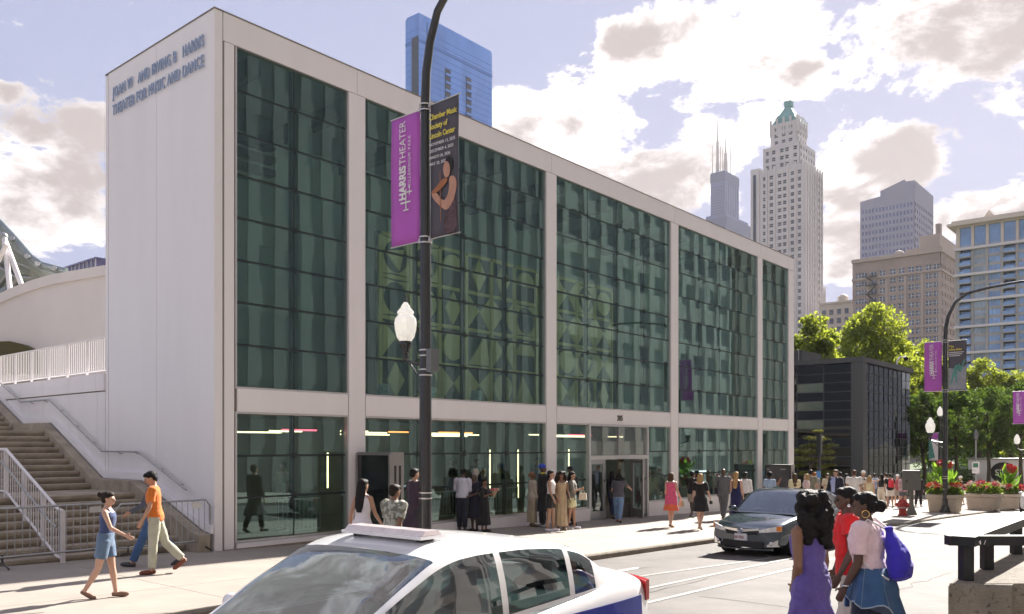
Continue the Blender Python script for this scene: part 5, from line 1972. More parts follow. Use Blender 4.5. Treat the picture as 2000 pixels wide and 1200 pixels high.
def planter(label, px_, py, w, canna, seed, mix):
    rs = np.random.default_rng(seed)
    p = gnd(px_, py)
    p.y += w / 2
    p.x += w / 2 * p.x / p.y
    t = thing('flower_planter', label, 'planter', p, TH, 'stone planters along the kerb')

    def sq(hw, z, r=.12, n=5):
        pts = []
        for cx_, cy_, a0 in ((hw - r, hw - r, 0), (-hw + r, hw - r, 90), (-hw + r, -hw + r, 180), (hw - r, -hw + r, 270)):
            for i in range(n):
                a = R(a0 + 90 * i / (n - 1))
                pts.append((cx_ + r * math.cos(a), cy_ + r * math.sin(a), z))
        return pts
    h = .80
    MB().rings([sq(w * .41, 0), sq(w * .42, .06), sq(w * .455, .60), sq(w * .455, .62)]).obj('pot', M['pot'], t, smooth=35)
    MB().rings([sq(w * .47, .621), sq(w * .50, .66), sq(w * .50, h), sq(w * .45, h + .01)]).obj('rim', M['pot'], t, smooth=35)
    n = 2600
    q = rs.normal(size=(n, 3))
    q /= np.linalg.norm(q, axis=1, keepdims=True)
    q *= rs.uniform(.4, 1, (n, 1)) ** .5
    pts = np.column_stack([q[:, 0] * w * .56, q[:, 1] * w * .56, h + .02 + np.abs(q[:, 2]) * (.42 if canna else .55)])
    link('foliage', leaf_mesh('foliage', pts, .10, M['leaf_a'], rs), t)
    for i in range(52):
        a = rs.uniform(0, 6.28)
        r_ = rs.uniform(.35, 1) ** .6
        kind = rs.choice(mix)
        zf = h + .10 + (.36 if canna else .5) * math.sqrt(max(0, 1 - (r_ * .9) ** 2)) + rs.uniform(-.05, .08)
        o = link('flower', heads[kind], t, (r_ * w * .58 * math.cos(a), r_ * w * .58 * math.sin(a), zf))
        o.rotation_euler = (rs.normal() * .5, rs.normal() * .5, rs.uniform(0, 6))
        s_ = rs.uniform(.6, 1.35) * (.65 if kind == 'flower_white' else 1.0)
        o.scale = (s_, s_, s_)
    if canna:
        lm = MB()
        L_ = .62
        pts_ = [(0, 0), (.035, .10), (.095, .24), (.105, .36), (.07, .50), (0, .62), (-.07, .50), (-.105, .36), (-.095, .24), (-.035, .10)]
        mid_ = [(0, .05 * math.sin(q_ * 5), q_) for _, q_ in pts_]
        vs = [(x, -.10 * (z / L_) ** 2 * 2 + abs(x) * .35, z) for x, z in pts_] + [(0, -.10 * (z / L_) ** 2 * 2, z) for z in (.12, .3, .48)]
        lm.add(vs, [(0, 1, 10), (1, 2, 10), (2, 3, 11, 10), (3, 4, 12, 11), (4, 5, 12), (0, 10, 9), (9, 10, 8), (8, 10, 11, 7), (7, 11, 12, 6), (6, 12, 5)])
        lmesh = lm.mesh('leaf', M['canna'], smooth=180)
        for i in range(26):
            a = rs.uniform(0, 6.28)
            z = h + .25 + rs.uniform(0, .75)
            o = link('leaf', lmesh, t, (.10 * math.cos(a), .10 * math.sin(a), z))
            o.rotation_euler = (R(-rs.uniform(20, 75)), 0, a - math.pi / 2)
            s_ = rs.uniform(.8, 1.3)
            o.scale = (s_, s_, s_)
        for i in range(7):
            a = rs.uniform(0, 6.28)
            r_ = rs.uniform(.05, .22) * w
            z = h + 1.0 + rs.uniform(0, .4)
            MB().tube([(0, 0, h), (r_ * math.cos(a) * .5, r_ * math.sin(a) * .5, h + .6), (r_ * math.cos(a), r_ * math.sin(a), z)], .012, 5).obj('stem', M['canna'], t)
            for j in range(3):
                o = link('flower', heads['flower_red' if i % 3 else 'flower_pink'], t, (r_ * math.cos(a) + rs.normal() * .03, r_ * math.sin(a) + rs.normal() * .03, z + j * .06))
                o.rotation_euler = (rs.normal() * .6, rs.normal() * .6, rs.uniform(0, 6))
                o.scale = (1.35,) * 3
    return t


planter('stone planter with tall red cannas behind the far lamp post', 1846, 1002, 1.38, True, 31, ['flower_orange', 'flower_red', 'flower_white', 'flower_white', 'flower_white', 'flower_pink'])
planter('stone planter heaped with pink flowers between the two canna planters', 1922, 997, 1.55, False, 32, ['flower_pink', 'flower_pink', 'flower_pink', 'flower_white', 'flower_white'])
planter('stone planter with red cannas next to the white car', 1972, 995, 1.5, True, 33, ['flower_red', 'flower_white', 'flower_pink'])

# small white park kiosk with a dark round sign behind the planters
p = at(1948, 86)
pu, pv_ = uv(p.x, p.y)
t = thing('park_kiosk', 'white park kiosk with a dark round sign far behind the planters', 'kiosk', (p.x, p.y, gz(pu)), R(-28))
box('body', M['banner_white'], t, -2.6, -.6, 0, 2.6, 1.6, 2.9)
box('roof', M['kiosk_body'], t, -2.8, -.8, 2.91, 2.8, 1.8, 3.05)
MB().prism([(.5 + 1.15 * math.cos(a), 1.6 + 1.05 * math.sin(a)) for a in np.linspace(0, 2 * math.pi, 25)[:-1]], -.61, -.66, 'y').obj('round_sign', M['hair_print'], t)
text('sign_lettering', 'STI', .9, M['banner_white'], t, (-.25, -.665, 1.3), (1, 0, 0), (0, 0, 1), .004)

# ------------------------------------------------------------------ concrete parapet with black railing, right foreground
M['agg'] = None


def aggregate():
    m = mat('aggregate_concrete', (.24, .215, .18), .92, 0, .22, 4.0, .9, 55)
    nt = m.node_tree
    N, L = nt.nodes, nt.links
    b = N['Principled BSDF']
    src = b.inputs['Base Color'].links[0].from_socket
    g = N.new('ShaderNodeNewGeometry')
    v = N.new('ShaderNodeTexVoronoi')
    v.inputs['Scale'].default_value = 34
    L.new(g.outputs['Position'], v.inputs['Vector'])
    r_ = N.new('ShaderNodeValToRGB')
    L.new(v.outputs['Color'], r_.inputs[0])
    r_.color_ramp.elements[0].position = .06
    r_.color_ramp.elements[0].color = (.25, .25, .25, 1)
    r_.color_ramp.elements[1].position = .28
    r_.color_ramp.elements[1].color = (1, 1, 1, 1)
    mx = N.new('ShaderNodeMix')
    mx.data_type = 'RGBA'
    mx.blend_type = 'MULTIPLY'
    mx.inputs['Factor'].default_value = .75
    L.new(src, mx.inputs['A'])
    L.new(r_.outputs[0], mx.inputs['B'])
    L.new(mx.outputs['Result'], b.inputs['Base Color'])
    return m


M['agg'] = aggregate()
M['paint_black'] = mat('railing_paint', (.020, .023, .026), .62, .0, .25, 6.0, .1, 30, spec=.3)
PC = at(1852, 7.35)
ztop = zpx(1140, 7.35)
t = thing('stairwell_parapet', 'rough concrete stairwell parapet in the right foreground', 'wall', (PC.x, PC.y, 0), 0)
th_ = .46
du = Vector((UX, UY, 0)) * 9.0
nx_ = Vector((UY, -UX, 0)) * th_
zlow = -.6


def chprism(mb, q, z0, z1, c=.025):
    """quad footprint with a small chamfer round the top edge"""
    ctr = sum((Vector(p_) for p_ in q), Vector((0, 0, 0))) / 4
    def inset(p_, d):
        v_ = (ctr - Vector(p_))
        v_.z = 0
        return Vector(p_) + v_.normalized() * d
    r0 = [(p_[0], p_[1], z0) for p_ in q]
    r1 = [(p_[0], p_[1], z1 - c) for p_ in q]
    r2 = [(inset(p_, c * 1.4).x, inset(p_, c * 1.4).y, z1) for p_ in q]
    mb.rings([r0, r1, r2])


mb = MB()
chprism(mb, [(0, 0, 0), (5, .02, 0), (5, th_, 0), (.30, th_ - .02, 0)], zlow, ztop)
mb.obj('front_wall', M['agg'], t)
mb = MB()
chprism(mb, [(.01, .012, 0), tuple(nx_ * 1.0 + Vector((.14, .20, 0))), tuple(du + nx_), tuple(du)], zlow, ztop - .004)
mb.obj('side_wall', M['agg'], t)
MB().prism([(1.0, .6), (5, .6), (9, 5.5), (1.0 + UX * 6.5, .6 + UY * 6.5)], zlow, ztop - .75).obj('stairwell_floor', M['concrete'], t)
rl = thing('parapet_railing', 'heavy black steel railing on the concrete parapet in the foreground', 'railing', (PC.x, PC.y, ztop), 0)
RW = .105
hr = .40
mb = MB()
mb.box(.08, .12, hr - .085, 4.6, .12 + RW, hr)
mb.obj('rail', M['paint_black'], rl)
mb = MB()
a = Vector((.085, .135, 0))
b = a + Vector((UX, UY, 0)) * 8.5
n_ = Vector((UY, -UX, 0)) * (RW * 1.9)
z0_, z1_ = hr - .083, hr + .002
mb.hexa([a + Vector((0, 0, z0_)), a + n_ + Vector((0, 0, z0_)), b + n_ + Vector((0, 0, z0_)), b + Vector((0, 0, z0_))], [a + Vector((0, 0, z1_)), a + n_ + Vector((0, 0, z1_)), b + n_ + Vector((0, 0, z1_)), b + Vector((0, 0, z1_))])
mb.obj('rail', M['paint_black'], rl)
for x in (.20, 1.75, 3.3):
    MB().box(x, .125, 0.002, x + .095, .125 + .095, hr - .086).obj('post', M['paint_black'], rl)
for s_ in (1.0, 2.5, 4.0, 5.5, 7.0):
    q = a + Vector((UX, UY, 0)) * s_ + n_ * .5
    MB().box(q.x - .045, q.y - .045, .002, q.x + .045, q.y + .045, hr - .084).obj('post', M['paint_black'], rl)
text('paint_mark', '4 /', .055, M['banner_white'], rl, (.32, .118, hr - .075), (1, 0, 0), (0, 0, 1), .0008, sx=1.3)
# ------------------------------------------------------------------ cars
M.update(
    tyre=mat('tyre', (.012, .012, .012), .8, 0, .2, 12.0, .2, 60),
    rim=mat('alloy_rim', (.45, .46, .48), .3, .85),
    chrome=mat('chrome', (.72, .72, .74), .12, 1.0),
    car_dark=mat('car_black_trim', (.012, .012, .013), .5),
    car_glass=glass('car_glass', (.20, .27, .26), .17, 1.1, 0, 1, (.9, .95, 1.0)),
    lamp_clear=mat('headlamp', (.82, .83, .85), .10, .1, .4, 14.0, spec=.9),
    lamp_amber=mat('amber_lens', (.75, .22, .02), .2),
    lamp_red=mat('red_lens', (.45, .015, .02), .2),
    grey_paint=mat('graphite_paint', (.045, .062, .085), .20, .6, .06, 2.0, coat=1.0),
    white_paint=mat('white_paint', (.80, .80, .82), .3, 0, .03, 1.0, coat=.8),
    pearl_paint=mat('pearl_paint', (.78, .78, .78), .3, 0, .03, 1.0, coat=.8),
    blue_stripe=mat('blue_stripe', (.03, .05, .36), .35, 0, 0, coat=.6),
    interior=mat('car_interior', (.03, .03, .03), .8),
    plate=mat('plate_white', (.72, .72, .74), .5),
    plate_text=mat('plate_text', (.30, .05, .07), .5),
    emblem_blue=mat('emblem_blue', (.06, .10, .35), .2, .5),
    light_bar=mat('light_bar_lens', (.74, .66, .68), .15, 0, .2, 5.0, spec=.7),
)


class Car:
    def __init__(s, name, label, loc, heading, paint, L=4.82, W=1.82, H=1.47, keys=None, cat='car'):
        s.L, s.W, s.H = L, W, H
        s.root = thing(name, label, cat, loc, heading)
        s.paint = paint
        h2 = L / 2
        k = keys or {}
        s.zt_k = k.get('zt', [(-h2, .93), (-h2 + .08, 1.02), (-1.75, 1.05), (-1.2, 1.01), (0, .96), (.9, .95), (1.15, .93), (1.7, .86), (2.1, .79), (h2 - .12, .73), (h2, .66)])
        s.zr_k = k.get('zr', [(-1.95, 1.045), (-1.55, 1.20), (-1.25, 1.34), (-.95, 1.415), (-.5, 1.455), (0, 1.47), (.25, 1.452), (.45, 1.40), (.75, 1.24), (1.12, 1.01), (1.25, .935)])
        s.wx = k.get('wind', (.45, 1.16))
        s.rx = k.get('rear', (-1.78, -1.12))
        s.sides = k.get('sides', [(.86, -.13), (-.20, -1.02), (-1.08, -1.42)])
        s.wheels = k.get('wheels', (1.43, -1.36))
        s.wr = k.get('wr', .325)
        s.build()

    def bend(s, p):
        x, y, z = p
        a = abs(x)
        w = max(0, (a - 1.25) / (s.L / 2 - 1.25))
        f = (abs(y) / (s.W / 2)) ** 2.4
        nx_ = x - math.copysign(.30 * w * f, x)
        ny = y * (1 - .07 * w * w)
        return (nx_, ny, z)

    def bobj(s, mb, name, m, parent=None, smooth=None):
        mb.v = [s.bend(p) for p in mb.v]
        return mb.obj(name, m, parent or s.root, smooth)

    def patch(s, name, m, x, y0, y1, z0, z1, th=.02, ny=10, parent=None, f=None):
        """panel on the nose or tail: x is the face position, spread over y, built finely enough to follow the bend"""
        mb = MB()
        sgn = 1 if x > 0 else -1
        rings = []
        for i in range(ny + 1):
            y = y0 + (y1 - y0) * i / ny
            za, zb = (z0, z1) if f is None else f(i / ny)
            rings.append([(x - sgn * .06, y, za), (x + sgn * th, y, za), (x + sgn * th, y, zb), (x - sgn * .06, y, zb)])
        if (y1 > y0) == (sgn > 0):
            rings = [r_[::-1] for r_ in rings]
        mb.rings(rings)
        return s.bobj(mb, name, m, parent)

    def build(s):
        L, W = s.L, s.W
        h2, w2 = L / 2, W / 2
        prof = [(0, 0), (.80, 0), (.92, .05), (.972, .16), (.992, .32), (1.0, .5), (.992, .66), (.978, .78), (.955, .87), (.925, .93), (.87, .97), (.75, .995), (.4, 1.02), (0, 1.03)]
        pt = np.linspace(0, 1, len(prof))
        tt = np.linspace(0, 1, 34)
        py = np.interp(tt, pt, [p_[0] for p_ in prof])
        pz_ = np.interp(tt, pt, [p_[1] for p_ in prof])
        xs = np.unique(np.concatenate([np.linspace(-h2, h2, 170)]))
        kx = [a for a, b in s.zt_k]
        kz = [b for a, b in s.zt_k]
        zt_ = np.interp(xs, kx, kz)
        zt_ = np.convolve(np.pad(zt_, 4, mode='edge'), np.ones(9) / 9, 'valid')
        zb_ = np.interp(xs, [-h2, -h2 + .5, -1, 1, h2 - .6, h2], [.36, .26, .20, .20, .22, .27])
        wsc = np.interp(xs, [-h2, -h2 + .3, -1.2, 1.2, h2 - .3, h2], [.94, .97, 1, 1, .975, .95])
        body = MB()
        nt_ = len(tt)
        for side in (1, -1):
            vs = []
            for i, x in enumerate(xs):
                for j in range(nt_):
                    vs.append(s.bend((x, side * w2 * wsc[i] * py[j], zb_[i] + (zt_[i] - zb_[i]) * pz_[j])))
            fs_ = []
            for i in range(len(xs) - 1):
                xm = (xs[i] + xs[i + 1]) / 2
                for j in range(nt_ - 1):
                    a = i * nt_ + j
                    zc = (vs[a][2] + vs[a + nt_ + 1][2]) / 2
                    if any((xm - wx_) ** 2 + (zc - s.wr) ** 2 < (s.wr + .055) ** 2 for wx_ in s.wheels) and py[j] > .35:
                        continue
                    q = (a, a + nt_, a + nt_ + 1, a + 1)
                    fs_.append(q if side < 0 else q[::-1])
            n0 = len(xs) - 1
            fs_.append(tuple(j for j in range(nt_))[::side])
            fs_.append(tuple(n0 * nt_ + j for j in range(nt_))[::-side])
            body.add(vs, fs_)
        b = body.obj('body', s.paint, s.root, smooth=38)
        # wheel arches, wheels
        for wx_ in s.wheels:
            for side in (1, -1):
                yy = side * (w2 - .02)
                lin = MB()
                arc = [(wx_ + (s.wr + .075) * math.cos(a), s.wr + (s.wr + .075) * math.sin(a)) for a in np.linspace(-.5, math.pi + .5, 18)]
                vs = [(x, side * (w2 - .035), z) for x, z in arc] + [(x, side * (w2 - .45), z) for x, z in arc]
                n_ = len(arc)
                lin.add(vs, [(i, i + 1, n_ + i + 1, n_ + i) for i in range(n_ - 1)] + [tuple(range(n_, 2 * n_))])
                lin.obj('wheel_arch', M['car_dark'], s.root)
                whl = link('wheel', None, s.root, (wx_, side * (w2 - .13), s.wr))
                r = s.wr
                ty = MB().lathe([(r * .64, -.105), (r * .9, -.11), (r * .985, -.085), (r, -.04), (r, .04), (r * .985, .085), (r * .9, .11), (r * .64, .105)], 28, cap=False)
                ty.xf(Matrix.Rotation(math.pi / 2, 4, 'X'))
                ty.obj('tyre', M['tyre'], whl, smooth=40)
                rm = MB().lathe([(r * .65, -.10), (r * .65, .10)], 28, cap=False)
                for a in range(5):
                    t0 = len(rm.v)
                    rm.prism([(r * .08, -.035), (r * .64, -.06), (r * .64, .06), (r * .08, .035)], .055, .085)
                    rm.xf(Matrix.Rotation(a * 2 * math.pi / 5, 4, 'Z'), t0)
                rm.lathe([(r * .16, .05), (r * .16, .09), (.01, .1)], 12)
                rm.xf(Matrix.Rotation(-side * math.pi / 2, 4, 'X'))
                rm.obj('rim', M['rim'], whl, smooth=40)
                hub = MB().lathe([(r * .6, -.02), (r * .6, .0)], 16)
                hub.xf(Matrix.Rotation(-side * math.pi / 2, 4, 'X'))
                hub.obj('brake_disc', M['car_dark'], whl)
        # greenhouse
        zrx = [a for a, b_ in s.zr_k]
        zrz = [b_ for a, b_ in s.zr_k]
        gx = np.linspace(zrx[0], zrx[-1], 96)
        gz_ = np.interp(gx, zrx, zrz)
        gz_ = np.convolve(np.pad(gz_, 2, mode='edge'), np.ones(5) / 5, 'valid')
        zbelt = np.interp(gx, kx, kz) - .03
        gp = [(1.0, 0), (.985, .22), (.955, .48), (.91, .74), (.87, .88), (.80, .965), (.62, 1.0), (.3, 1.02), (0, 1.025)]
        gt = np.linspace(0, 1, len(gp))
        tj = np.linspace(0, 1, 28)
        gy = np.interp(tj, gt, [q[0] for q in gp])
        gzz = np.interp(tj, gt, [q[1] for q in gp])
        groups = {}

        def put(key, quad):
            groups.setdefault(key, []).append(quad)
        hmax = max(gz_ - zbelt)
        for side in (1, -1):
            P = []
            for i, x in enumerate(gx):
                hh_ = max(.0, gz_[i] - zbelt[i])
                wb = w2 * .945 * np.interp(x, [gx[0], gx[0] + .5, 0, gx[-1] - .5, gx[-1]], [.84, .93, 1.0, .97, .90])
                row = []
                for j in range(len(tj)):
                    ins = (1 - gy[j]) if gzz[j] < .9 else (1 - gy[j])
                    sq = 1 - (1 - gy[j]) * min(1, .35 + .65 * hh_ / hmax) if gzz[j] < .9 else gy[j] / .87 * (1 - .13 * min(1, .35 + .65 * hh_ / hmax)) if gy[j] < .87 else gy[j]
                    row.append(s.bend((x, side * wb * max(0, min(1, sq)), zbelt[i] + hh_ * gzz[j])))
                P.append(row)
            for i in range(len(gx) - 1):
                xm = (gx[i] + gx[i + 1]) / 2
                for j in range(len(tj) - 1):
                    tm = (tj[j] + tj[j + 1]) / 2
                    q = [P[i][j], P[i + 1][j], P[i + 1][j + 1], P[i][j + 1]]
                    if side > 0:
                        q = q[::-1]
                    key = 'pillars'
                    if tm > .60 and s.wx[0] < xm < s.wx[1]:
                        key = 'windshield'
                    elif tm > .60 and s.rx[0] < xm < s.rx[1]:
                        key = 'rear_window'
                    elif .05 < tm < .50:
                        for n_, (a_, b_) in enumerate(s.sides):
                            if b_ < xm < a_:
                                key = ('side_window', side, n_)
                    put(key, q)
        for key, quads in groups.items():
            mb = MB()
            for q in quads:
                mb.add(q, [(0, 1, 2, 3)])
            me_name = key if isinstance(key, str) else 'side_window'
            import bmesh
            me = mb.mesh(me_name, s.paint if key == 'pillars' else M['car_glass'])
            bm = bmesh.new()
            bm.from_mesh(me)
            bmesh.ops.remove_doubles(bm, verts=bm.verts, dist=.0008)
            bm.to_mesh(me)
            bm.free()
            me.polygons.foreach_set('use_smooth', [True] * len(me.polygons))
            me.set_sharp_from_angle(angle=R(45))
            link('roof' if key == 'pillars' else me_name, me, s.root)
        # cabin
        ca = MB().box(-1.6, -.70, .35, 1.0, .70, .80)
        ca.obj('cabin_floor', M['interior'], s.root)
        for x in (-.05, -1.0):
            for y in (-.38, .38):
                mb = MB()
                mb.loft([(x - .05, y, .80, .12, .24), (x - .15, y, 1.05, .09, .23), (x - .2, y, 1.12, .06, .15), (x - .2, y, 1.14, .06, .13), (x - .22, y, 1.27, .05, .12)], 10)
                mb.obj('seat', M['interior'], s.root, smooth=60)
        MB().prism([(.55, .80), (1.02, .80), (1.02, .92), (.7, .95)], -.68, .68, 'y').obj('dashboard', M['interior'], s.root)
        st = MB()
        ring = [(.58 + .07 * math.sin(a), .37 + .17 * math.cos(a), .98 + .17 * math.sin(a)) for a in np.linspace(0, 2 * math.pi, 17)]
        st.tube(ring, .014, 6, cap=False)
        st.obj('steering_wheel', M['car_dark'], s.root)
        # door mirrors, handles, seams
        for side in (1, -1):
            MB().ell((.88, side * (w2 + .06), 1.0), (.07, .11, .07)).obj('door_mirror', s.paint, s.root, smooth=60)
            for x in (-.05, -.92):
                MB().box(x - .10, side * (w2 - .008), .80, x + .10, side * (w2 + .012), .825).obj('door_handle', s.paint, s.root)
            for x in (.95, -.16, -1.08):
                MB().box(x - .004, side * (w2 * .965), .34, x + .004, side * (w2 + .0015), .86).obj('door_seam', M['car_dark'], s.root)
            MB().box(-1.25, side * (w2 * .97), .235, 1.05, side * (w2 - .003), .262).obj('sill', M['car_dark'], s.root)


# dark sedan parked at the kerb
p = W(9.9, -7.25, 0)
ang = TH + math.pi
c1 = Car('sedan', 'dark grey sedan parked at the kerb facing the camera', W(10.45, -8.2, road_z(10.45, -8.2)), ang - R(1.0), M['grey_paint'])
F = c1.L / 2
hl = lambda t_: (.60 + .03 * t_, .665 + .09 * t_)
for sgn in (1, -1):
    h_ = c1.patch('headlight', M['lamp_clear'], F - .005, sgn * .44, sgn * .86, 0, 0, .03, 12, f=hl)
    c1.patch('indicator', M['lamp_amber'], F + .012, sgn * .80, sgn * .87, 0, 0, .028, 4, parent=h_, f=lambda t_: (.64, .74))
    c1.patch('fog_lamp_surround', M['chrome'], F - .01, sgn * .60, sgn * .82, 0, 0, .028, 8, f=lambda t_: (.29 + .01 * t_, .33 + .12 * t_))
    mb = MB().ell((F + .02, sgn * .69, .36), (.03, .045, .045))
    c1.bobj(mb, 'fog_lamp', M['lamp_clear'], None, 60)
g_ = c1.patch('grille', M['car_dark'], F - .004, -.40, .40, .535, .625, .025, 14, f=lambda t_: (.535 + .02 * abs(t_ - .5), .625))
c1.patch('chrome_bar', M['chrome'], F + .02, -.44, .44, 0, 0, .02, 14, parent=g_, f=lambda t_: (.60 + .10 * abs(t_ - .5), .665 + .05 * abs(t_ - .5)))
c1.patch('lower_intake', M['car_dark'], F - .004, -.52, .52, .265, .40, .022, 14)
c1.patch('bumper_lip', M['grey_paint'], F - .002, -.7, .7, .215, .245, .04, 14)
em = MB()
for a_, b_, r_, oz in ((.075, .052, .007, 0), (.028, .050, .006, 0), (.048, .022, .006, .018)):
    ring = [(F + .048, a_ * math.cos(t_), .628 + oz + b_ * math.sin(t_)) for t_ in np.linspace(0, 2 * math.pi, 21)]
    em.tube(ring, r_, 6, cap=False)
c1.bobj(em, 'emblem', M['chrome'])
c1.bobj(MB().ell((F + .036, 0, .628), (.008, .07, .048)), 'emblem_disc', M['emblem_blue'], None, 60)
pl = c1.patch('number_plate', M['plate'], F + .02, -.155, .155, .415, .565, .02, 2)
text('plate_number', 'BK 57063', .085, M['plate_text'], c1.root, (F + .0425, -.13, .455), (0, 1, 0), (0, 0, 1), .001, sx=.62, offset=.002)
for y in (-.35, .25):
    MB().tube([(1.02, y, .985), (.84, y + .42, 1.155)], .008, 5).obj('wiper', M['car_dark'], c1.root)
for sgn in (1, -1):
    c1.patch('tail_light', M['lamp_red'], -F + .005, sgn * .50, sgn * .86, .78, .95, .025, 8)

# white patrol car passing close by, at rest
c2 = Car('patrol_car', 'white car with roof light bar and blue rear stripe in the foreground', W(-5.12, -11.5, road_z(-5.1, -11.5)), TH + math.pi, M['white_paint'],
         L=5.0, W=1.90, H=1.50, keys=dict(
             zr=[(-1.95, 1.045), (-1.55, 1.22), (-1.25, 1.37), (-.95, 1.45), (-.5, 1.495), (0, 1.51), (.25, 1.49), (.45, 1.43), (.8, 1.25), (1.2, 1.01), (1.36, .93)],
             wind=(.42, 1.24), sides=[(.92, -.13), (-.20, -1.02), (-1.08, -1.42)]))
F = c2.L / 2
lbm = link('light_bar', None, c2.root)
MB().box(.02, -.45, 1.528, .27, .45, 1.550).obj('bar_base', M['white_paint'], lbm)
for y in (-.33, -.11, .11, .33):
    MB().prism([(.04, 1.5505), (.25, 1.5505), (.21, 1.588), (.08, 1.588)], y - .107, y + .107, 'y').obj('lens', M['light_bar'], lbm)
for y in (-.36, .36):
    MB().box(.08, y - .03, 1.45, .2, y + .03, 1.527).obj('bar_foot', M['car_dark'], lbm)
w2 = c2.W / 2
for side in (1, -1):
    mb = MB()
    n_ = 16
    for i in range(n_):
        xa, xb = -2.25 + i * .22, -2.25 + (i + 1) * .22
        za, zb = .80, .93
        mb.add([c2.bend((xa, side * (w2 * .995 + .004), za - .10)), c2.bend((xb, side * (w2 * .995 + .004), za - .10)), c2.bend((xb, side * (w2 * .978 + .006), zb - .05)), c2.bend((xa, side * (w2 * .978 + .006), zb - .05))], [(0, 1, 2, 3) if side < 0 else (3, 2, 1, 0)])
    o = mb.obj('side_stripe', M['blue_stripe'], c2.root)
    so_ = o.modifiers.new('thickness', 'SOLIDIFY')
    so_.thickness = .004
    so_.offset = 1
    c2.patch('tail_light', M['lamp_red'], -F + .005, side * .52, side * .90, .80, .98, .03, 8)
    c2.patch('headlight', M['lamp_clear'], F - .005, side * .46, side * .88, .58, .72, .03, 10)
c2.patch('grille', M['car_dark'], F - .004, -.42, .42, .42, .62, .025, 12)
c2.patch('trunk_stripe', M['blue_stripe'], -F + .005, -.5, .5, .80, .86, .012, 10)

# white sport utility vehicle at the right picture edge
p = gnd(1982, 1003)
su, sv = uv(p.x, p.y)
c3 = Car('suv', 'white sport utility vehicle at the right picture edge', W(su + 2.6, sv - 1.0, road_z(su + 2.6, sv - 1.0)), TH + math.pi, M['pearl_paint'], L=4.85, W=1.92, H=1.72, keys=dict(
    zt=[(-2.43, 1.05), (-2.3, 1.12), (-1.2, 1.12), (0, 1.10), (1.0, 1.08), (1.7, 1.03), (2.1, .98), (2.3, .92), (2.43, .84)],
    zr=[(-2.3, 1.12), (-2.1, 1.45), (-1.8, 1.66), (-1.0, 1.72), (0, 1.73), (.3, 1.69), (.6, 1.5), (1.05, 1.16), (1.15, 1.07)],
    wind=(.36, 1.05), rear=(-2.26, -1.86), sides=[(.86, -.1), (-.18, -1.0), (-1.08, -1.8)], wr=.37))
F = c3.L / 2
for sgn in (1, -1):
    c3.patch('headlight', M['lamp_clear'], F - .005, sgn * .48, sgn * .90, .78, .90, .03, 10)
g_ = c3.patch('grille', M['car_dark'], F - .004, -.45, .45, .66, .90, .025, 10)
for i in range(3):
    c3.patch('grille_bar', M['chrome'], F + .018, -.44, .44, .69 + i * .07, .71 + i * .07, .02, 10, parent=g_)
c3.patch('lower_intake', M['car_dark'], F - .004, -.62, .62, .32, .50, .022, 10)
for sgn in (1, -1):
    c3.patch('bumper_trim', M['chrome'], F, sgn * .55, sgn * .85, .52, .56, .025, 8)
# ------------------------------------------------------------------ people
CLOUDS = bpy.data.textures.new('fabric_folds', 'CLOUDS')
CLOUDS.noise_scale = .10
HAIRTEX = bpy.data.textures.new('hair_locks', 'CLOUDS')
HAIRTEX.noise_scale = .035
SKIN = dict(light=(.56, .34, .25), tan=(.42, .24, .16), brown=(.22, .115, .07), dark=(.095, .05, .032))
HAIR = dict(black=(.008, .007, .007), dark=(.022, .014, .010), brown=(.08, .042, .022), blonde=(.42, .27, .12), grey=(.34, .32, .31), white=(.62, .60, .57), ginger=(.36, .12, .02))
_mc = {}


def cmat(kind, c, rough=.85):
    key = (kind, tuple(round(x, 3) for x in c))
    if key not in _mc:
        if kind == 'skin':
            m = mat('skin', c, .5, 0, .07, 9.0)
            b = m.node_tree.nodes['Principled BSDF']
            b.inputs['Subsurface Weight'].default_value = .08
            b.inputs['Subsurface Radius'].default_value = (.02, .008, .004)
        elif kind == 'hair':
            m = mat('hair', c, .62, 0, .45, 30.0, .5, 120, stretch=(1, 1, .25), spec=.25)
        elif kind == 'shoe':
            m = mat('shoe', c, .55, 0, .1, 12.0)
        else:
            m = mat('fabric', c, .88, 0, .16, 7.0, .25, 160, sheen=.15)
        _mc[key] = m
    return _mc[key]


def pattern_mat(name, c1_, c2_, scale=26, thr=.5):
    m = mat(name, c1_, .88)
    nt = m.node_tree
    N, L = nt.nodes, nt.links
    b = N['Principled BSDF']
    g = N.new('ShaderNodeTexCoord')
    n = N.new('ShaderNodeTexNoise')
    n.inputs['Scale'].default_value = scale
    n.inputs['Detail'].default_value = 1
    L.new(g.outputs['Object'], n.inputs['Vector'])
    r_ = N.new('ShaderNodeValToRGB')
    r_.color_ramp.elements[0].position = thr - .03
    r_.color_ramp.elements[1].position = thr + .03
    r_.color_ramp.elements[0].color = (*c1_, 1)
    r_.color_ramp.elements[1].color = (*c2_, 1)
    L.new(n.outputs['Fac'], r_.inputs[0])
    L.new(r_.outputs[0], b.inputs['Base Color'])
    return m


BAKE = []       # objects whose remesh stack is frozen into plain meshes at the end


def soft(o, voxel, smooth=4, folds=0.0, tex=None, dec=None):
    m = o.modifiers.new('remesh', 'REMESH')
    m.mode = 'VOXEL'
    m.voxel_size = voxel
    m.use_smooth_shade = True
    s_ = o.modifiers.new('smooth', 'SMOOTH')
    s_.factor = .5
    s_.iterations = smooth
    if folds:
        d = o.modifiers.new('folds', 'DISPLACE')
        d.texture = tex or CLOUDS
        d.strength = folds
        d.mid_level = .5
        d.texture_coords = 'LOCAL'
    if dec:
        q = o.modifiers.new('decimate', 'DECIMATE')
        q.ratio = dec
    BAKE.append(o)
    return o


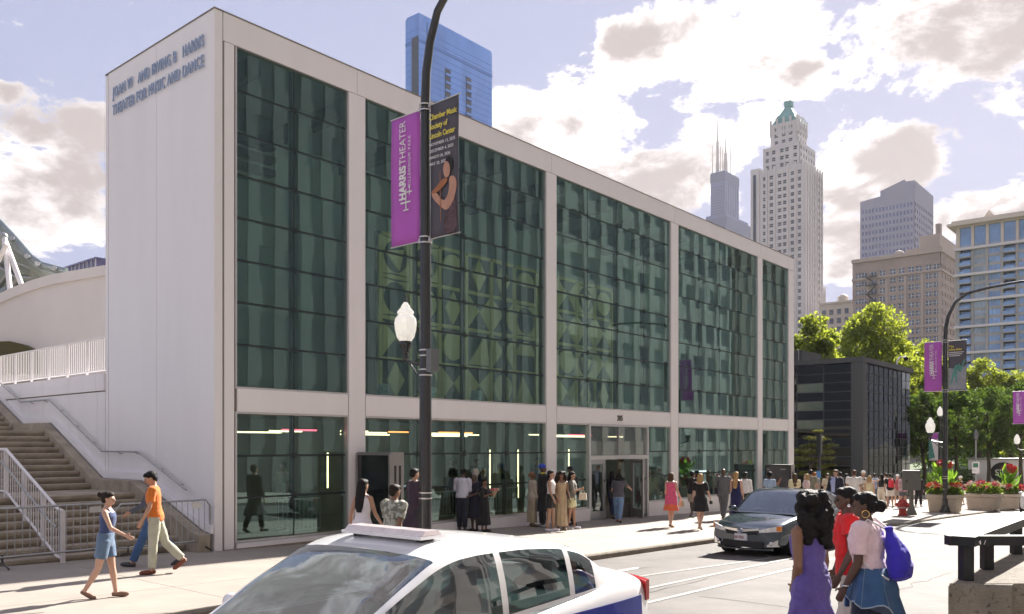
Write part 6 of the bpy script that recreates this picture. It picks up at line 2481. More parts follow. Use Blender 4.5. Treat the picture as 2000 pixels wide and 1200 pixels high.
TORSO = [(.84, .14, .095, -.005), (.90, .162, .112, -.012), (.97, .163, .112, -.012), (1.06, .140, .100, .0), (1.12, .131, .094, .0), (1.22, .148, .106, .010), (1.31, .160, .112, .012), (1.38, .165, .095, .004), (1.425, .120, .07, -.006), (1.455, .068, .056, -.008), (1.50, .052, .050, -.002), (1.56, .050, .052, .008)]


def person(label, loc, heading, height=1.70, skin='light', hair=('short', 'dark'), top=('tee', (.5, .5, .5)), bottom=('pants', (.05, .05, .07)), shoes=(.03, .03, .03),
           legs=(0, 0, 0, 0), arms=((8, 6, 12), (8, 6, 12)), lean=0.0, fat=1.0, female=False, detail=0, head_yaw=0.0, head_pitch=0.0, group='people outside the theater', extra=None, waist=None, folds=.012, sink=0.0):
    """legs: (left thigh, left knee, right thigh, right knee) degrees; arms: per side (swing, spread, elbow[, inward])"""
    root = thing('person', label, 'person', (0, 0, 0), heading - math.pi / 2, group)
    sc_ = height / 1.70
    vox = {0: .016, 1: .011, 2: .0085}[detail]
    lean_r = R(lean)
    hipz = .90
    shw = .160 if female else .182
    hpw = 1.04 if female else .96

    def T(p):      # upper body leans about the hips
        p = Vector(p)
        y, z = p.y, p.z - hipz
        return Vector((p.x, y * math.cos(lean_r) + z * math.sin(lean_r), hipz + z * math.cos(lean_r) - y * math.sin(lean_r)))
    body = MB()
    tors = [(z, w * fat * (hpw if z < 1.0 else (1.0 if not female else .94)), d * fat * (1.05 if female and 1.2 < z < 1.33 else 1.0), y) if z < 1.43 else (z, w, d, y) for z, w, d, y in TORSO]

    def trings(mb, secs, grow=0.0, n=18):
        rings = []
        for z, w, d, y in secs:
            rings.append([T(((w + grow) * math.cos(2 * math.pi * i / n), y + (d + grow) * math.sin(2 * math.pi * i / n), z)) for i in range(n)])
        mb.rings(rings)
    trings(body, tors)
    # head
    hc = Vector((0, .012, 1.60))
    Rh = Matrix.Rotation(R(head_yaw), 3, 'Z') @ Matrix.Rotation(R(-head_pitch), 3, 'X')
    neck = Vector((0, .0, 1.50))

    def Hd(p):
        return T(neck + Rh @ (Vector(p) - neck))

    def hell(mb, c, r, nu=14, nv=10):
        s0 = len(mb.v)
        mb.ell(c, r, nu, nv)
        for i in range(s0, len(mb.v)):
            mb.v[i] = tuple(Hd(mb.v[i]))
    hell(body, (0, -.008, 1.622), (.073, .092, .078))
    hell(body, (0, .030, 1.580), (.060, .066, .082))
    hell(body, (0, .048, 1.525), (.040, .045, .030))      # chin and jaw
    hell(body, (0, .098, 1.575), (.013, .020, .024), 8, 6)   # nose
    hell(body, (0, .088, 1.600), (.010, .014, .028), 8, 6)
    hell(body, (0, .084, 1.541), (.024, .016, .011), 8, 6)   # lips
    for sx in (-1, 1):
        hell(body, (sx * .074, -.004, 1.580), (.010, .019, .030), 8, 6)
        hell(body, (sx * .036, .072, 1.612), (.026, .014, .009), 8, 6)
    # legs
    L = {}
    for i, sx in enumerate((1, -1)):
        a, k = R(legs[2 * i]), R(legs[2 * i + 1])
        hip = Vector((sx * -.088, -.005, .89))
        knee = hip + Vector((0, math.sin(a), -math.cos(a))) * .42
        ank = knee + Vector((0, math.sin(a - k), -math.cos(a - k))) * .405
        pitch = max(-.6, min(.9, (k - a) * .8)) if k - a > .05 else -min(.35, (a - k) * .4)
        fd = Vector((sx * -.12, math.cos(pitch), -math.sin(pitch))).normalized()
        L[sx] = (hip, knee, ank, fd)
        th, kn, ca, an = .083 * fat, .052 * fat, .056 * fat, .034
        body.tube([hip + Vector((0, 0, .03)), hip.lerp(knee, .3), hip.lerp(knee, .7), knee, knee.lerp(ank, .28), knee.lerp(ank, .65), ank], [th * .98, th, th * .8, kn, ca, an * 1.2, an], 14)
        heel = ank - fd * .035 + Vector((0, 0, -.035))
        body.tube([ank + Vector((0, 0, .02)), ank - Vector((0, 0, .02)), ank + fd * .05 - Vector((0, 0, .045)), ank + fd * .14 - Vector((0, 0, .055))], [.034, .038, .036, .026], 10)
        body.ell(heel, (.030, .036, .034), 8, 6)
    # arms and hands
    A = {}
    for i, sx in enumerate((1, -1)):
        spec = arms[i]
        sw_, sp, el = R(spec[0]), R(spec[1]), R(spec[2])
        inw = R(spec[3]) if len(spec) > 3 else 0.0
        sh = Vector((-sx * shw * (1 + (fat - 1) * .6), .0, 1.385))
        ud = Vector((-sx * math.sin(sp), math.sin(sw_) * math.cos(sp), -math.cos(sw_) * math.cos(sp)))
        elb = sh + ud * .275
        fd = Vector((-sx * math.sin(sp) * .5 + sx * math.sin(inw), math.sin(sw_ + el) * math.cos(inw), -math.cos(sw_ + el) * math.cos(inw))).normalized()
        wr = elb + fd * .245
        sh, elb, wr = T(sh), T(elb), T(wr)
        fdir = (wr - elb).normalized()
        A[sx] = (sh, elb, wr, fdir)
        f2 = .9 + (fat - 1) * .8 + (0 if female else .08)
        body.tube([sh + Vector((sx * .03, 0, .012)), sh, sh.lerp(elb, .3), sh.lerp(elb, .8), elb, elb.lerp(wr, .25), elb.lerp(wr, .75), wr], [.05 * f2, .052 * f2, .047 * f2, .039 * f2, .038 * f2, .039 * f2, .029 * f2, .025], 12)
        # palm, four fingers, thumb
        side = Vector((-sx, 0, 0))
        pn = (side - fdir * side.dot(fdir)).normalized()       # back of the hand outwards
        acr = fdir.cross(pn).normalized() * (1 if sx > 0 else -1)
        if acr.y < 0:
            acr = -acr                                         # towards the thumb (forward)
        pc = wr + fdir * .045
        Mx = Matrix((acr, pn, fdir)).transposed()
        body.ell(pc, (.036, .015, .052), 10, 8, Mx)
        fr_ = .0085 if detail == 2 else .0105
        for q, (o_, ln) in enumerate(((.027, .070), (.009, .078), (-.009, .072), (-.026, .058))):
            b0 = wr + fdir * .080 + acr * o_
            cur = -pn
            b1 = b0 + fdir * ln * .45 + cur * .006
            b2 = b1 + (fdir * .8 + cur * .6).normalized() * ln * .33
            b3 = b2 + (fdir * .45 + cur * .9).normalized() * ln * .25
            body.tube([b0 - fdir * .02, b0, b1, b2, b3], [fr_ * 1.05, fr_ * 1.05, fr_, fr_ * .95, fr_ * .8], 6)
        t0 = wr + fdir * .025 + acr * .028
        t1 = t0 + (fdir * .6 + acr * .75 - pn * .25).normalized() * .035
        t2 = t1 + (fdir * .9 + acr * .25 - pn * .3).normalized() * .032
        body.tube([t0 - acr * .012, t0, t1, t2], [.012, .0125, .011, .009], 6)
    zmin = min(min(L[s_][2].z for s_ in (1, -1)) - .085, min((L[s_][2] + L[s_][3] * .15).z - .07 for s_ in (1, -1)))
    ob = soft(body.obj('body', cmat('skin', SKIN[skin]), root, 180), vox, 3 if detail == 2 else 2)
    # eyes and brows
    ey = MB()
    for sx in (-1, 1):
        hell(ey, (sx * .031, .0855, 1.590), (.013, .007, .008), 8, 6)
    if detail or True:
        ey.obj('eyes', cmat('hair', (.01, .008, .007)), root, 60)
    # clothes
    kt, ct = top[0], top[1]
    tm = ct if isinstance(ct, bpy.types.Material) else cmat('cloth', ct)
    kb, cb = bottom[0], bottom[1]
    bmx = cb if isinstance(cb, bpy.types.Material) else cmat('cloth', cb)
    g = .014

    def sec_at(z):
        zs = [q[0] for q in tors]
        return (z, *[float(np.interp(z, zs, [q[c] for q in tors])) for c in (1, 2, 3)])

    def torso_part(mb, z0, z1, grow, flare=0.0, neck_=True):
        secs = []
        for z in [z0] + [q[0] for q in tors if z0 + .02 < q[0] < z1 - .02] + [z1]:
            q = sec_at(z)
            fl = flare * max(0, (1.15 - z)) / .35
            secs.append((z, max(q[1], .131 * fat if z < 1.3 and kt != 'fitted' else 0) + fl, q[2] + fl, q[3]))
        trings(mb, secs, grow)

    def sleeve(mb, sx, frac, grow):
        sh, elb, wr, fdir = A[sx]
        f2 = .9 + (fat - 1) * .8 + (0 if female else .08)
        pts = [sh + Vector((sx * .045, 0, .01)), sh]
        rs_ = [.058 * f2 + grow, .058 * f2 + grow]
        tot = .275 + .245
        for q in (.3, .6, .85, 1.0):
            d = q * frac * tot
            if d <= .275:
                pts.append(sh.lerp(elb, d / .275))
            else:
                if rs_[-1] and len(pts) and (pts[-1] - elb).length > .02 and d - .275 > .02 and not any((p_ - elb).length < .005 for p_ in pts):
                    pts.append(elb)
                    rs_.append(.043 * f2 + grow)
                pts.append(elb.lerp(wr, (d - .275) / .245))
            rs_.append((.050 - .018 * (d / tot)) * f2 + grow)
        mb.tube(pts, rs_, 12)

    def legs_part(mb, frac, grow, wide=0.0):
        for sx in (1, -1):
            hip, knee, ank, fd = L[sx]
            pts = [hip + Vector((0, 0, .05)), hip.lerp(knee, .35)]
            rs_ = [.090 * fat + grow, .088 * fat + grow]
            if frac <= .5:
                pts.append(hip.lerp(knee, frac * 2))
                rs_.append(.080 * fat + grow + wide)
            else:
                f = (frac - .5) * 2
                pts += [hip.lerp(knee, .75), knee, knee.lerp(ank, .4 * f), knee.lerp(ank, f)]
                rs_ += [.074 * fat + grow, .060 * fat + grow + wide * .3, .060 * fat + grow + wide * .6, .045 + grow + wide]
            mb.tube(pts, rs_, 14)
        trings(mb, [sec_at(z) for z in (.83, .88, .94, 1.0, 1.05)], grow)

    def skirt(mb, z0, z1, flare, fold=.012, n=36):
        rings = []
        for f in np.linspace(0, 1, 8):
            z = z1 + (z0 - z1) * f
            base = sec_at(max(.86, z))
            spread = max(abs(L[1][1].y - L[-1][1].y), abs(L[1][2].y - L[-1][2].y) if z0 < .45 else 0) * .5 * max(0, min(1, (.85 - z) / .4))
            mid_y = (L[1][1].y + L[-1][1].y) / 2 * max(0, min(1, (.85 - z) / .4))
            ring = []
            for i in range(n):
                t_ = 2 * math.pi * i / n
                w_ = base[1] + g + flare * f + fold * f * math.sin(t_ * 9 + 1.3)
                d_ = base[2] + g + flare * f * .8 + spread + fold * f * math.sin(t_ * 9 + 1.3)
                ring.append((w_ * math.cos(t_), base[3] + mid_y + d_ * math.sin(t_), z))
            rings.append(ring)
        mb.rings(rings[::-1])
    # lower garment
    if kb in ('pants', 'wide', 'shorts', 'leggings', 'capri'):
        mb = MB()
        frac = {'pants': .97, 'wide': .97, 'shorts': .30 if female else .38, 'leggings': .95, 'capri': .7}[kb]
        legs_part(mb, frac, {'pants': .012, 'wide': .014, 'shorts': .016, 'leggings': .006, 'capri': .01}[kb], {'wide': .055, 'shorts': .004 if female else .018, 'pants': .010}.get(kb, 0))
        soft(mb.obj('trousers' if kb != 'shorts' else 'shorts', bmx, root, 180), vox, 3, folds if kb != 'leggings' else 0)
    elif kb == 'skirt':
        mb = MB()
        skirt(mb, bottom[2], bottom[4] if len(bottom) > 4 else 1.06, bottom[3] if len(bottom) > 3 else .06)
        mb.obj('skirt', bmx, root, 60)
    # upper garment
    mb = MB()
    nm = 'shirt'
    if kt in ('tee', 'shirt', 'longsleeve', 'tank', 'fitted', 'crop', 'jacket', 'coat', 'blouse'):
        z0 = {'tee': .86, 'shirt': .90, 'longsleeve': .92, 'tank': .93, 'fitted': .95, 'crop': 1.04, 'jacket': .80, 'coat': .80, 'blouse': .86}[kt]
        if waist is not None:
            z0 = waist
        z1 = {'tank': 1.385, 'fitted': 1.40, 'crop': 1.385}.get(kt, 1.455)
        gr = {'tee': .016, 'shirt': .018, 'jacket': .030, 'coat': .034, 'blouse': .024}.get(kt, .010)
        torso_part(mb, z0, z1, gr, .012 if kt not in ('fitted', 'crop', 'tank') else 0.0)
        fr = {'tee': .36, 'shirt': .95, 'longsleeve': .97, 'jacket': .98, 'coat': 1.0, 'blouse': .36}.get(kt, 0)
        if len(top) > 2:
            fr = top[2]
        if fr:
            for sx in (1, -1):
                sleeve(mb, sx, fr, gr * .8 + (.014 if kt in ('tee', 'blouse') else .004))
        elif kt in ('tank', 'fitted', 'crop'):
            for sx in (1, -1):
                mb.tube([T((sx * .085, .08, 1.36)), T((sx * .080, .035, 1.435)), T((sx * .085, -.06, 1.40))], .018, 6)
        if kt == 'coat':
            skirt(mb, .42, .95, .05, .008)
            nm = 'coat'
        if kt == 'jacket':
            nm = 'jacket'
    elif kt == 'dress':
        nm = 'dress'
        torso_part(mb, .93, 1.39, .010)
        for sx in (1, -1):
            mb.tube([T((sx * .085, .08, 1.36)), T((sx * .080, .035, 1.435)), T((sx * .085, -.06, 1.40))], .020, 6)
        skirt(mb, top[2], 1.02, top[3])
        if len(top) > 4:
            for sx in (1, -1):
                sleeve(mb, sx, top[4], .016)
    soft(mb.obj(nm, tm, root, 180), vox, 3, folds)
    # shoes
    for sx in (1, -1):
        hip, knee, ank, fd = L[sx]
        up = Vector((0, 0, 1)) - fd * fd.z
        mb = MB()
        p0 = ank - fd * .055
        low_ = -.062
        mb.tube([p0 + Vector((0, 0, low_ + .02)), ank + Vector((0, 0, low_ + .022)), ank + fd * .09 + Vector((0, 0, low_ + .012)), ank + fd * .165 + Vector((0, 0, low_ + .006)), ank + fd * .195 + Vector((0, 0, low_ + .002))], [.030, .040, .044, .038, .018], 10, ry=[.04, .046, .036, .026, .014])
        mb.obj('shoe', cmat('shoe', shoes), root, 60)
    # hair
    hs, hcn = hair
    hm = cmat('hair', HAIR[hcn] if isinstance(hcn, str) else hcn)
    mb = MB()
    if hs != 'none':
        hell(mb, (0, -.020, 1.637), (.084, .096, .080))
        hell(mb, (0, .030, 1.668), (.066, .062, .040))
        hell(mb, (0, -.055, 1.590), (.070, .058, .075))
    if hs == 'long':
        s0 = len(mb.v)
        mb.loft([(0, -.10, 1.14, .05, .02), (0, -.105, 1.22, .085, .032), (0, -.09, 1.36, .098, .045), (0, -.07, 1.48, .095, .06), (0, -.05, 1.58, .09, .07), (0, -.03, 1.64, .08, .08)], 14)
        for i in range(s0, len(mb.v)):
            mb.v[i] = tuple(Hd(mb.v[i]))
    elif hs == 'bob':
        s0 = len(mb.v)
        mb.loft([(0, -.045, 1.435, .085, .055), (0, -.04, 1.50, .105, .075), (0, -.035, 1.58, .100, .080), (0, -.03, 1.64, .085, .08)], 14)
        for i in range(s0, len(mb.v)):
            mb.v[i] = tuple(Hd(mb.v[i]))
    elif hs == 'curly':
        rr2 = random.Random(label)
        hell(mb, (0, -.05, 1.56), (.115, .095, .13))
        hell(mb, (0, -.06, 1.42), (.125, .085, .13))
        hell(mb, (.0, .0, 1.66), (.10, .095, .07))
        for i in range(64):
            f = rr2.random()
            a = rr2.uniform(math.radians(150), math.radians(390))
            z = 1.675 - f * .40
            w_ = .095 + .055 * math.sin(min(1, f * 1.3) * math.pi * .8)
            hell(mb, (w_ * math.cos(a), -.03 + w_ * .9 * math.sin(a), z), (.048, .048, .055), 8, 6)
    elif hs == 'bun':
        hell(mb, (0, -.125, 1.655), (.05, .05, .05))
    elif hs == 'low_bun':
        hell(mb, (0, -.13, 1.58), (.055, .05, .055))
        for i in range(7):
            hell(mb, (.075 * math.cos(i), -.06 + .03 * math.sin(i * 2), 1.60 + .02 * i - .05), (.03, .04, .022), 8, 6)
    elif hs == 'afro':
        hell(mb, (0, -.02, 1.655), (.115, .12, .105))
    elif hs == 'pony':
        s0 = len(mb.v)
        mb.tube([(0, -.10, 1.66), (0, -.16, 1.62), (0, -.17, 1.50), (0, -.15, 1.38)], [.03, .036, .034, .012], 8)
        for i in range(s0, len(mb.v)):
            mb.v[i] = tuple(Hd(mb.v[i]))
    if mb.v:
        soft(mb.obj('hair', hm, root, 180), .010 if detail else .014, 1, .022 if hs in ('curly', 'afro', 'low_bun') else .010, HAIRTEX)
    if hs == 'scarf':
        pass
    # small additions built by callers get the frames they need
    root['_z'] = 0.0
    if extra:
        extra(dict(root=root, A=A, L=L, T=T, Hd=Hd, hell=hell, sec=sec_at, trings=trings, vox=vox))
    del root['_z']
    root.scale = (sc_, sc_, sc_)
    root.location = Vector(loc) - Vector((0, 0, zmin * sc_ + sink))
    return root


def cap(color, brim=True, style='cap'):
    def f(e):
        mb = MB()
        if style == 'cap':
            e['hell'](mb, (0, -.012, 1.665), (.092, .106, .070))
            if brim:
                e['hell'](mb, (0, .105, 1.655), (.065, .065, .010), 12, 6)
        elif style == 'beanie':
            e['hell'](mb, (0, -.015, 1.668), (.094, .106, .078))
            e['hell'](mb, (0, -.012, 1.645), (.098, .110, .026))
        elif style == 'hat':
            e['hell'](mb, (0, -.01, 1.675), (.092, .104, .080))
            e['hell'](mb, (0, -.01, 1.648), (.155, .165, .008), 16, 6)
        elif style == 'scarf':
            e['hell'](mb, (0, -.02, 1.640), (.092, .104, .088))
            e['hell'](mb, (0, -.10, 1.60), (.05, .05, .06))
        mb.obj({'scarf': 'headscarf'}.get(style, style), cmat('cloth', color), e['root'], 60)
    return f


def backpack(color):
    def f(e):
        mb = MB()
        s0 = len(mb.v)
        mb.loft([(0, -.19, 1.02, .10, .05), (0, -.20, 1.06, .14, .075), (0, -.20, 1.22, .14, .075), (0, -.185, 1.36, .12, .06), (0, -.17, 1.41, .07, .035)], 14)
        mb.v = [tuple(e['T'](p_)) for p_ in mb.v]
        bp_ = mb.obj('backpack', cmat('cloth', color), e['root'], 60)
        for sx in (-1, 1):
            st = MB().tube([e['T']((sx * .085, -.15, 1.38)), e['T']((sx * .095, -.03, 1.455)), e['T']((sx * .10, .10, 1.36)), e['T']((sx * .12, .09, 1.2)), e['T']((sx * .14, -.06, 1.08))], .014, 6)
            st.obj('strap', cmat('cloth', color), bp_, 60)
    return f


def shoulder_bag(color, sx=1, z=.95, strap=True, size=(.045, .12, .10)):
    def f(e):
        mb = MB()
        c = e['T']((sx * .22, -.02, z))
        mb.prism([(c.y - size[1], c.z - size[2]), (c.y + size[1], c.z - size[2]), (c.y + size[1] * .9, c.z + size[2]), (c.y - size[1] * .9, c.z + size[2])], c.x - size[0], c.x + size[0], 'x')
        b_ = mb.obj('bag', cmat('cloth', color), e['root'])
        if strap:
            MB().tube([c + Vector((0, 0, size[2])), e['T']((sx * .165, -.08, 1.25)), e['T']((sx * .06, -.06, 1.45)), e['T']((-sx * .02, .09, 1.34)), c + Vector((0, .05, size[2]))], .010, 6).obj('strap', cmat('cloth', color), b_, 60)
    return f


def hand_bag(color, sx=1, size=(.04, .10, .08), drop=.16):
    def f(e):
        wr, fd = e['A'][sx][2], e['A'][sx][3]
        c = wr + fd * .09 + Vector((0, 0, -drop))
        mb = MB().prism([(c.y - size[1], c.z - size[2]), (c.y + size[1], c.z - size[2]), (c.y + size[1] * .85, c.z + size[2]), (c.y - size[1] * .85, c.z + size[2])], c.x - size[0], c.x + size[0], 'x')
        b_ = mb.obj('bag', cmat('cloth', color), e['root'])
        MB().tube([c + Vector((0, -.05, size[2])), wr + fd * .085, c + Vector((0, .05, size[2]))], .008, 6).obj('strap', cmat('cloth', color), b_)
    return f


def bouquet(e):
    c = e['A'][-1][2].lerp(e['A'][1][2], .5) + Vector((0, .10, .06))
    b_ = MB().loft([(c.x, c.y, c.z - .16, .015, .015), (c.x, c.y, c.z, .07, .07), (c.x, c.y + .02, c.z + .07, .12, .12)], 12).obj('bouquet', cmat('cloth', (.45, .33, .22)), e['root'], 60)
    for i in range(12):
        a = i * 2.4
        r_ = .02 + .09 * math.sqrt(i / 12)
        o = link('flower', heads['flower_pink' if i % 3 else 'flower_white'], b_, (c.x + r_ * math.cos(a), c.y + .02 + r_ * math.sin(a), c.z + .07))
        o.scale = (.6,) * 3


def shirt_front(color):
    def f(e):
        mb = MB()
        rings = []
        for z, a_ in ((.93, 16), (1.05, 20), (1.2, 24), (1.32, 26), (1.42, 20), (1.465, 30)):
            q = e['sec'](z)
            rings.append([e['T'](((q[1] * 1.06 + .040) * math.cos(t_), q[3] + (q[2] * 1.06 + .040) * math.sin(t_), z)) for t_ in np.linspace(R(90 - a_), R(90 + a_), 9)])
        mb.rings(rings, cap=False, closed=False)
        mb.obj('shirt_front', cmat('cloth', color), e['root'], 60)
    return f


def many(*fs):
    def f(e):
        for q in fs:
            q(e)
    return f


def tall(px_, depth, top_py):
    """standing height of someone whose crown shows at a pixel row"""
    return (zpx(top_py, depth) - ground_at(px_, depth).z) / 1.012


def ground_at(px_, depth):
    p = at(px_, depth)
    u, v = uv(p.x, p.y)
    return Vector((p.x, p.y, surf_z(u, v)))


A_ = R
LEFT, RIGHT, AWAY, TOWARD = R(180), R(0), R(90), R(-90)
UPS, DNS = TH, TH + math.pi          # along the street, away from and towards the camera
WALK1 = (24, 6, -18, 22)
WALK2 = (-18, 22, 24, 6)
STEP = (14, 4, -10, 14)
SWA, SWB = ((-16, 6, 12), (20, 6, 22)), ((20, 6, 22), (-16, 6, 12))
HANG = ((4, 7, 10), (4, 7, 10))


def folk():
    # three women crossing in the foreground
    def purple_extra(e):
        c, fd = e['A'][-1][2], e['A'][-1][3]
        for k, (o_, m_) in enumerate(((.0, (.75, .74, .72)), (-.03, (.75, .74, .72)))):
            r_ = [(c + fd * o_) + Vector((.034 * math.cos(t_), .034 * math.sin(t_), 0)) for t_ in np.linspace(0, 2 * math.pi, 13)]
            MB().tube(r_, .006, 5, cap=False).obj('bracelet', cmat('shoe', m_), e['root'])
    person('woman in a violet dress with long curly black hair, nearest the dark sedan', ground_at(1583, 7.7), R(128), tall(1583, 7.7, 962), 'brown', ('curly', 'black'), ('dress', (.12, .085, .34), .34, .02), ('none', (0, 0, 0)), (.05, .04, .04),
           (10, 4, -8, 8), ((-4, 6, 38, 30), (-4, 6, 20)), 2, 1.08, True, 2, 15, group='women crossing in the foreground', extra=purple_extra, folds=.035)

    def red_extra(e):
        mb = MB()
        e['hell'](mb, (0, .086, 1.592), (.060, .016, .016), 12, 6)
        mb.obj('sunglasses', cmat('shoe', (.01, .01, .01)), e['root'], 60)
        for sx in (-1, 1):
            mb = MB()
            e['hell'](mb, (sx * .082, -.004, 1.535), (.006, .014, .020), 8, 6)
            mb.obj('earring', M['chrome'], e['root'], 60)
    person('woman in a red ruffled top and pale wide trousers, facing the theater', ground_at(1662, 8.9), R(168), tall(1662, 8.9, 953), 'dark', ('short', 'black'), ('blouse', (.66, .012, .015), .22), ('wide', (.62, .56, .50)), (.3, .25, .2),
           (8, 3, -6, 6), ((4, 10, 26), (2, 10, 22)), 4, 1.06, True, 2, 6, group='women crossing in the foreground', extra=red_extra, folds=.03)

    def pink_extra(e):
        # drawstring bag on the back
        mb = MB()
        mb.loft([(.03, -.21, .93, .05, .03), (.03, -.235, .97, .155, .085), (.03, -.245, 1.05, .165, .10), (.02, -.235, 1.18, .14, .09), (.0, -.205, 1.30, .08, .055), (-.01, -.19, 1.36, .04, .03), (-.01, -.185, 1.40, .055, .04)], 20)
        mb.v = [tuple(e['T'](p_)) for p_ in mb.v]
        o = mb.obj('drawstring_bag', cmat('cloth', (.045, .03, .52)), e['root'], 180)
        soft(o, .011, 2, .03)
        for sx in (-1, 1):
            MB().tube([e['T']((sx * .03, -.19, 1.37)), e['T']((sx * .10, -.05, 1.475)), e['T']((sx * .13, .09, 1.34)), e['T']((sx * .17, -.02, 1.08)), e['T']((sx * .13, -.19, .96))], .009, 6).obj('cord', cmat('cloth', (.7, .68, .68)), o, 60)
        # denim jacket tied round the waist
        rings = []
        n = 40
        for f, z in zip(np.linspace(0, 1, 9), np.linspace(1.06, .66, 9)):
            ring = []
            for i in range(n):
                t_ = 2 * math.pi * i / n
                q = e['sec'](max(.86, z))
                k_ = 1 if math.sin(t_) < .2 else .55
                w_ = q[1] + .022 + .10 * f * k_ + .018 * f * math.sin(7 * t_)
                d_ = q[2] + .022 + .14 * f * k_ + .018 * f * math.sin(7 * t_)
                zz_ = z + (.30 * f * max(0, math.sin(t_)) + .11 * f * math.sin(2 * t_ + .8) + .02 * f * math.sin(7 * t_))
                ring.append((w_ * math.cos(t_), q[3] + d_ * math.sin(t_), zz_))
            rings.append(ring)
        jk = MB().rings(rings[::-1]).obj('tied_denim_jacket', cmat('cloth', (.045, .12, .26)), e['root'], 60)
        for s_ in ([(.10, .16, 1.03), (.14, .20, .85), (.16, .20, .62)], [(.06, .16, 1.03), (.05, .22, .88), (.03, .22, .68)]):
            MB().tube(s_, [.04, .042, .036], 10, ry=[.022, .024, .02]).obj('sleeve', cmat('cloth', (.045, .12, .26)), jk, 60)
        for i_ in range(0, 40, 5):
            MB().tube([tuple(Vector(r_[i_]) * 1.0 + Vector((.004 * math.cos(i_ * .157), .004 * math.sin(i_ * .157), 0))) for r_ in rings], .004, 4).obj('seam', cmat('cloth', (.16, .25, .38)), jk)
        edge = MB().tube([tuple(p_) for p_ in rings[-1]] + [tuple(rings[-1][0])], .006, 5, cap=False)
        edge.obj('pale_hem', cmat('cloth', (.42, .50, .60)), jk)
        for sx in (-1, 1):
            ring = [e['Hd']((sx * .083, -.004 + .030 * math.cos(t_), 1.522 + .032 * math.sin(t_))) for t_ in np.linspace(0, 2 * math.pi, 17)]
            MB().tube(ring, .0035, 5, cap=False).obj('hoop_earring', mat('gold', (.75, .5, .2), .2, .9), e['root'])
        c, fd = e['A'][1][2], e['A'][1][3]
        ring = [c - fd * .02 + Vector((.031 * math.cos(t_), .031 * math.sin(t_), 0)) for t_ in np.linspace(0, 2 * math.pi, 13)]
        MB().tube(ring, .008, 5, cap=False).obj('watch', M['chrome'], e['root'])
    person('woman in a pale pink tee with blue drawstring bag and denim jacket at her waist', ground_at(1702, 8.1), R(140), tall(1702, 8.1, 962), 'dark', ('low_bun', 'black'), ('tee', (.80, .62, .66), .40), ('leggings', (.02, .03, .06)), (.6, .6, .6),
           (12, 4, -10, 14), ((6, 8, 24), (-6, 10, 20)), 5, 1.16, True, 2, 18, group='women crossing in the foreground', extra=pink_extra, folds=.032)

    # left of the theatre
    p = gnd(207, 1168)
    person('girl in blue tank top and denim shorts walking in front of the barrier', p, R(8), 1.50, 'light', ('bun', 'dark'), ('tank', (.05, .08, .20)), ('shorts', (.12, .19, .30)), (.22, .12, .08), (10, 2, -12, 18), ((-14, 6, 14), (26, 6, 40)), 3, 1.0, True, 1, 0,
           group='pedestrians by the stairs')
    p = gnd(303, 1121)
    person('young man in orange tee and pale trousers by the barrier', p, R(196), 1.74, 'tan', ('short', 'black'), ('tee', (.62, .17, .02)), ('pants', (.42, .42, .34)), (.16, .04, .02), (4, 2, -20, 24), ((10, 7, 20), (-6, 8, 16)), 3, .98, False, 1, 8, 22,
           group='pedestrians by the stairs')
    p = gnd(300, 1106)
    person('man in blue jeans half hidden behind the orange tee', p, R(190), 1.76, 'tan', ('short', 'black'), ('longsleeve', (.08, .09, .12)), ('pants', (.04, .10, .24)), (.05, .05, .06), (26, 4, -24, 16), ((24, 8, 40), (-10, 7, 14)), 3, .95, False, 1, 5, 5,
           group='pedestrians by the stairs')
    # by the near kiosk, mostly behind the white car
    person('woman with very long black hair and white dress by the blank kiosk', ground_at(708, 14.0), R(60), 1.66, 'tan', ('long', 'black'), ('dress', (.74, .70, .74), .55, .10), ('none', (0, 0, 0)), (.3, .2, .15), STEP, SWA, 2, 1.0, True, 1)
    person('man in a patterned grey shirt walking past the blank kiosk', ground_at(765, 13.4), R(52), 1.72, 'brown', ('short', 'dark'), ('tee', pattern_mat('floral_shirt', (.42, .41, .36), (.17, .18, .14), 14, .52), .42), ('pants', (.3, .28, .24)), (.1, .1, .1), STEP, SWB, 6, 1.12, False, 1)
    person('man in a long dark plum coat beside the lamp post', ground_at(810, 18.3), R(40), 1.78, 'tan', ('short', 'black'), ('coat', (.035, .02, .035)), ('pants', (.02, .02, .03)), (.02, .02, .02), STEP, HANG, 0, 1.0, False, 0)
    # group along the glass
    p = gnd(903, 1038)
    person('man in a white shirt and dark trousers seen from behind', p, R(75), 1.72, 'dark', ('short', 'black'), ('shirt', (.62, .62, .72)), ('pants', (.02, .024, .04)), (.02, .02, .02), (2, 2, -3, 2), ((10, 8, 70, 30), (10, 8, 75, 30)), 3, 1.06, False, 0, 0, 25)
    p = gnd(927, 1038)
    person('woman in a black dress with grey hair beside the white shirt man', p, R(-130), 1.62, 'dark', ('short', 'grey'), ('dress', (.012, .014, .03), .36, .06, .5), ('none', (0, 0, 0)), (.02, .02, .02), (0, 0, 0, 0), ((10, 8, 60, 30), (5, 8, 20)), 0, 1.05, True, 0)
    p = gnd(946, 1039)
    person('person in a long black dress holding a pink bouquet', p, R(-40), 1.45, 'brown', ('long', 'black'), ('dress', (.010, .010, .012), .20, .10, .6), ('none', (0, 0, 0)), (.02, .02, .02), (0, 0, 0, 0), ((25, 6, 85, 25), (25, 6, 85, 25)), 0, 1.0, True, 0, extra=bouquet)
    p = gnd(936, 1036)
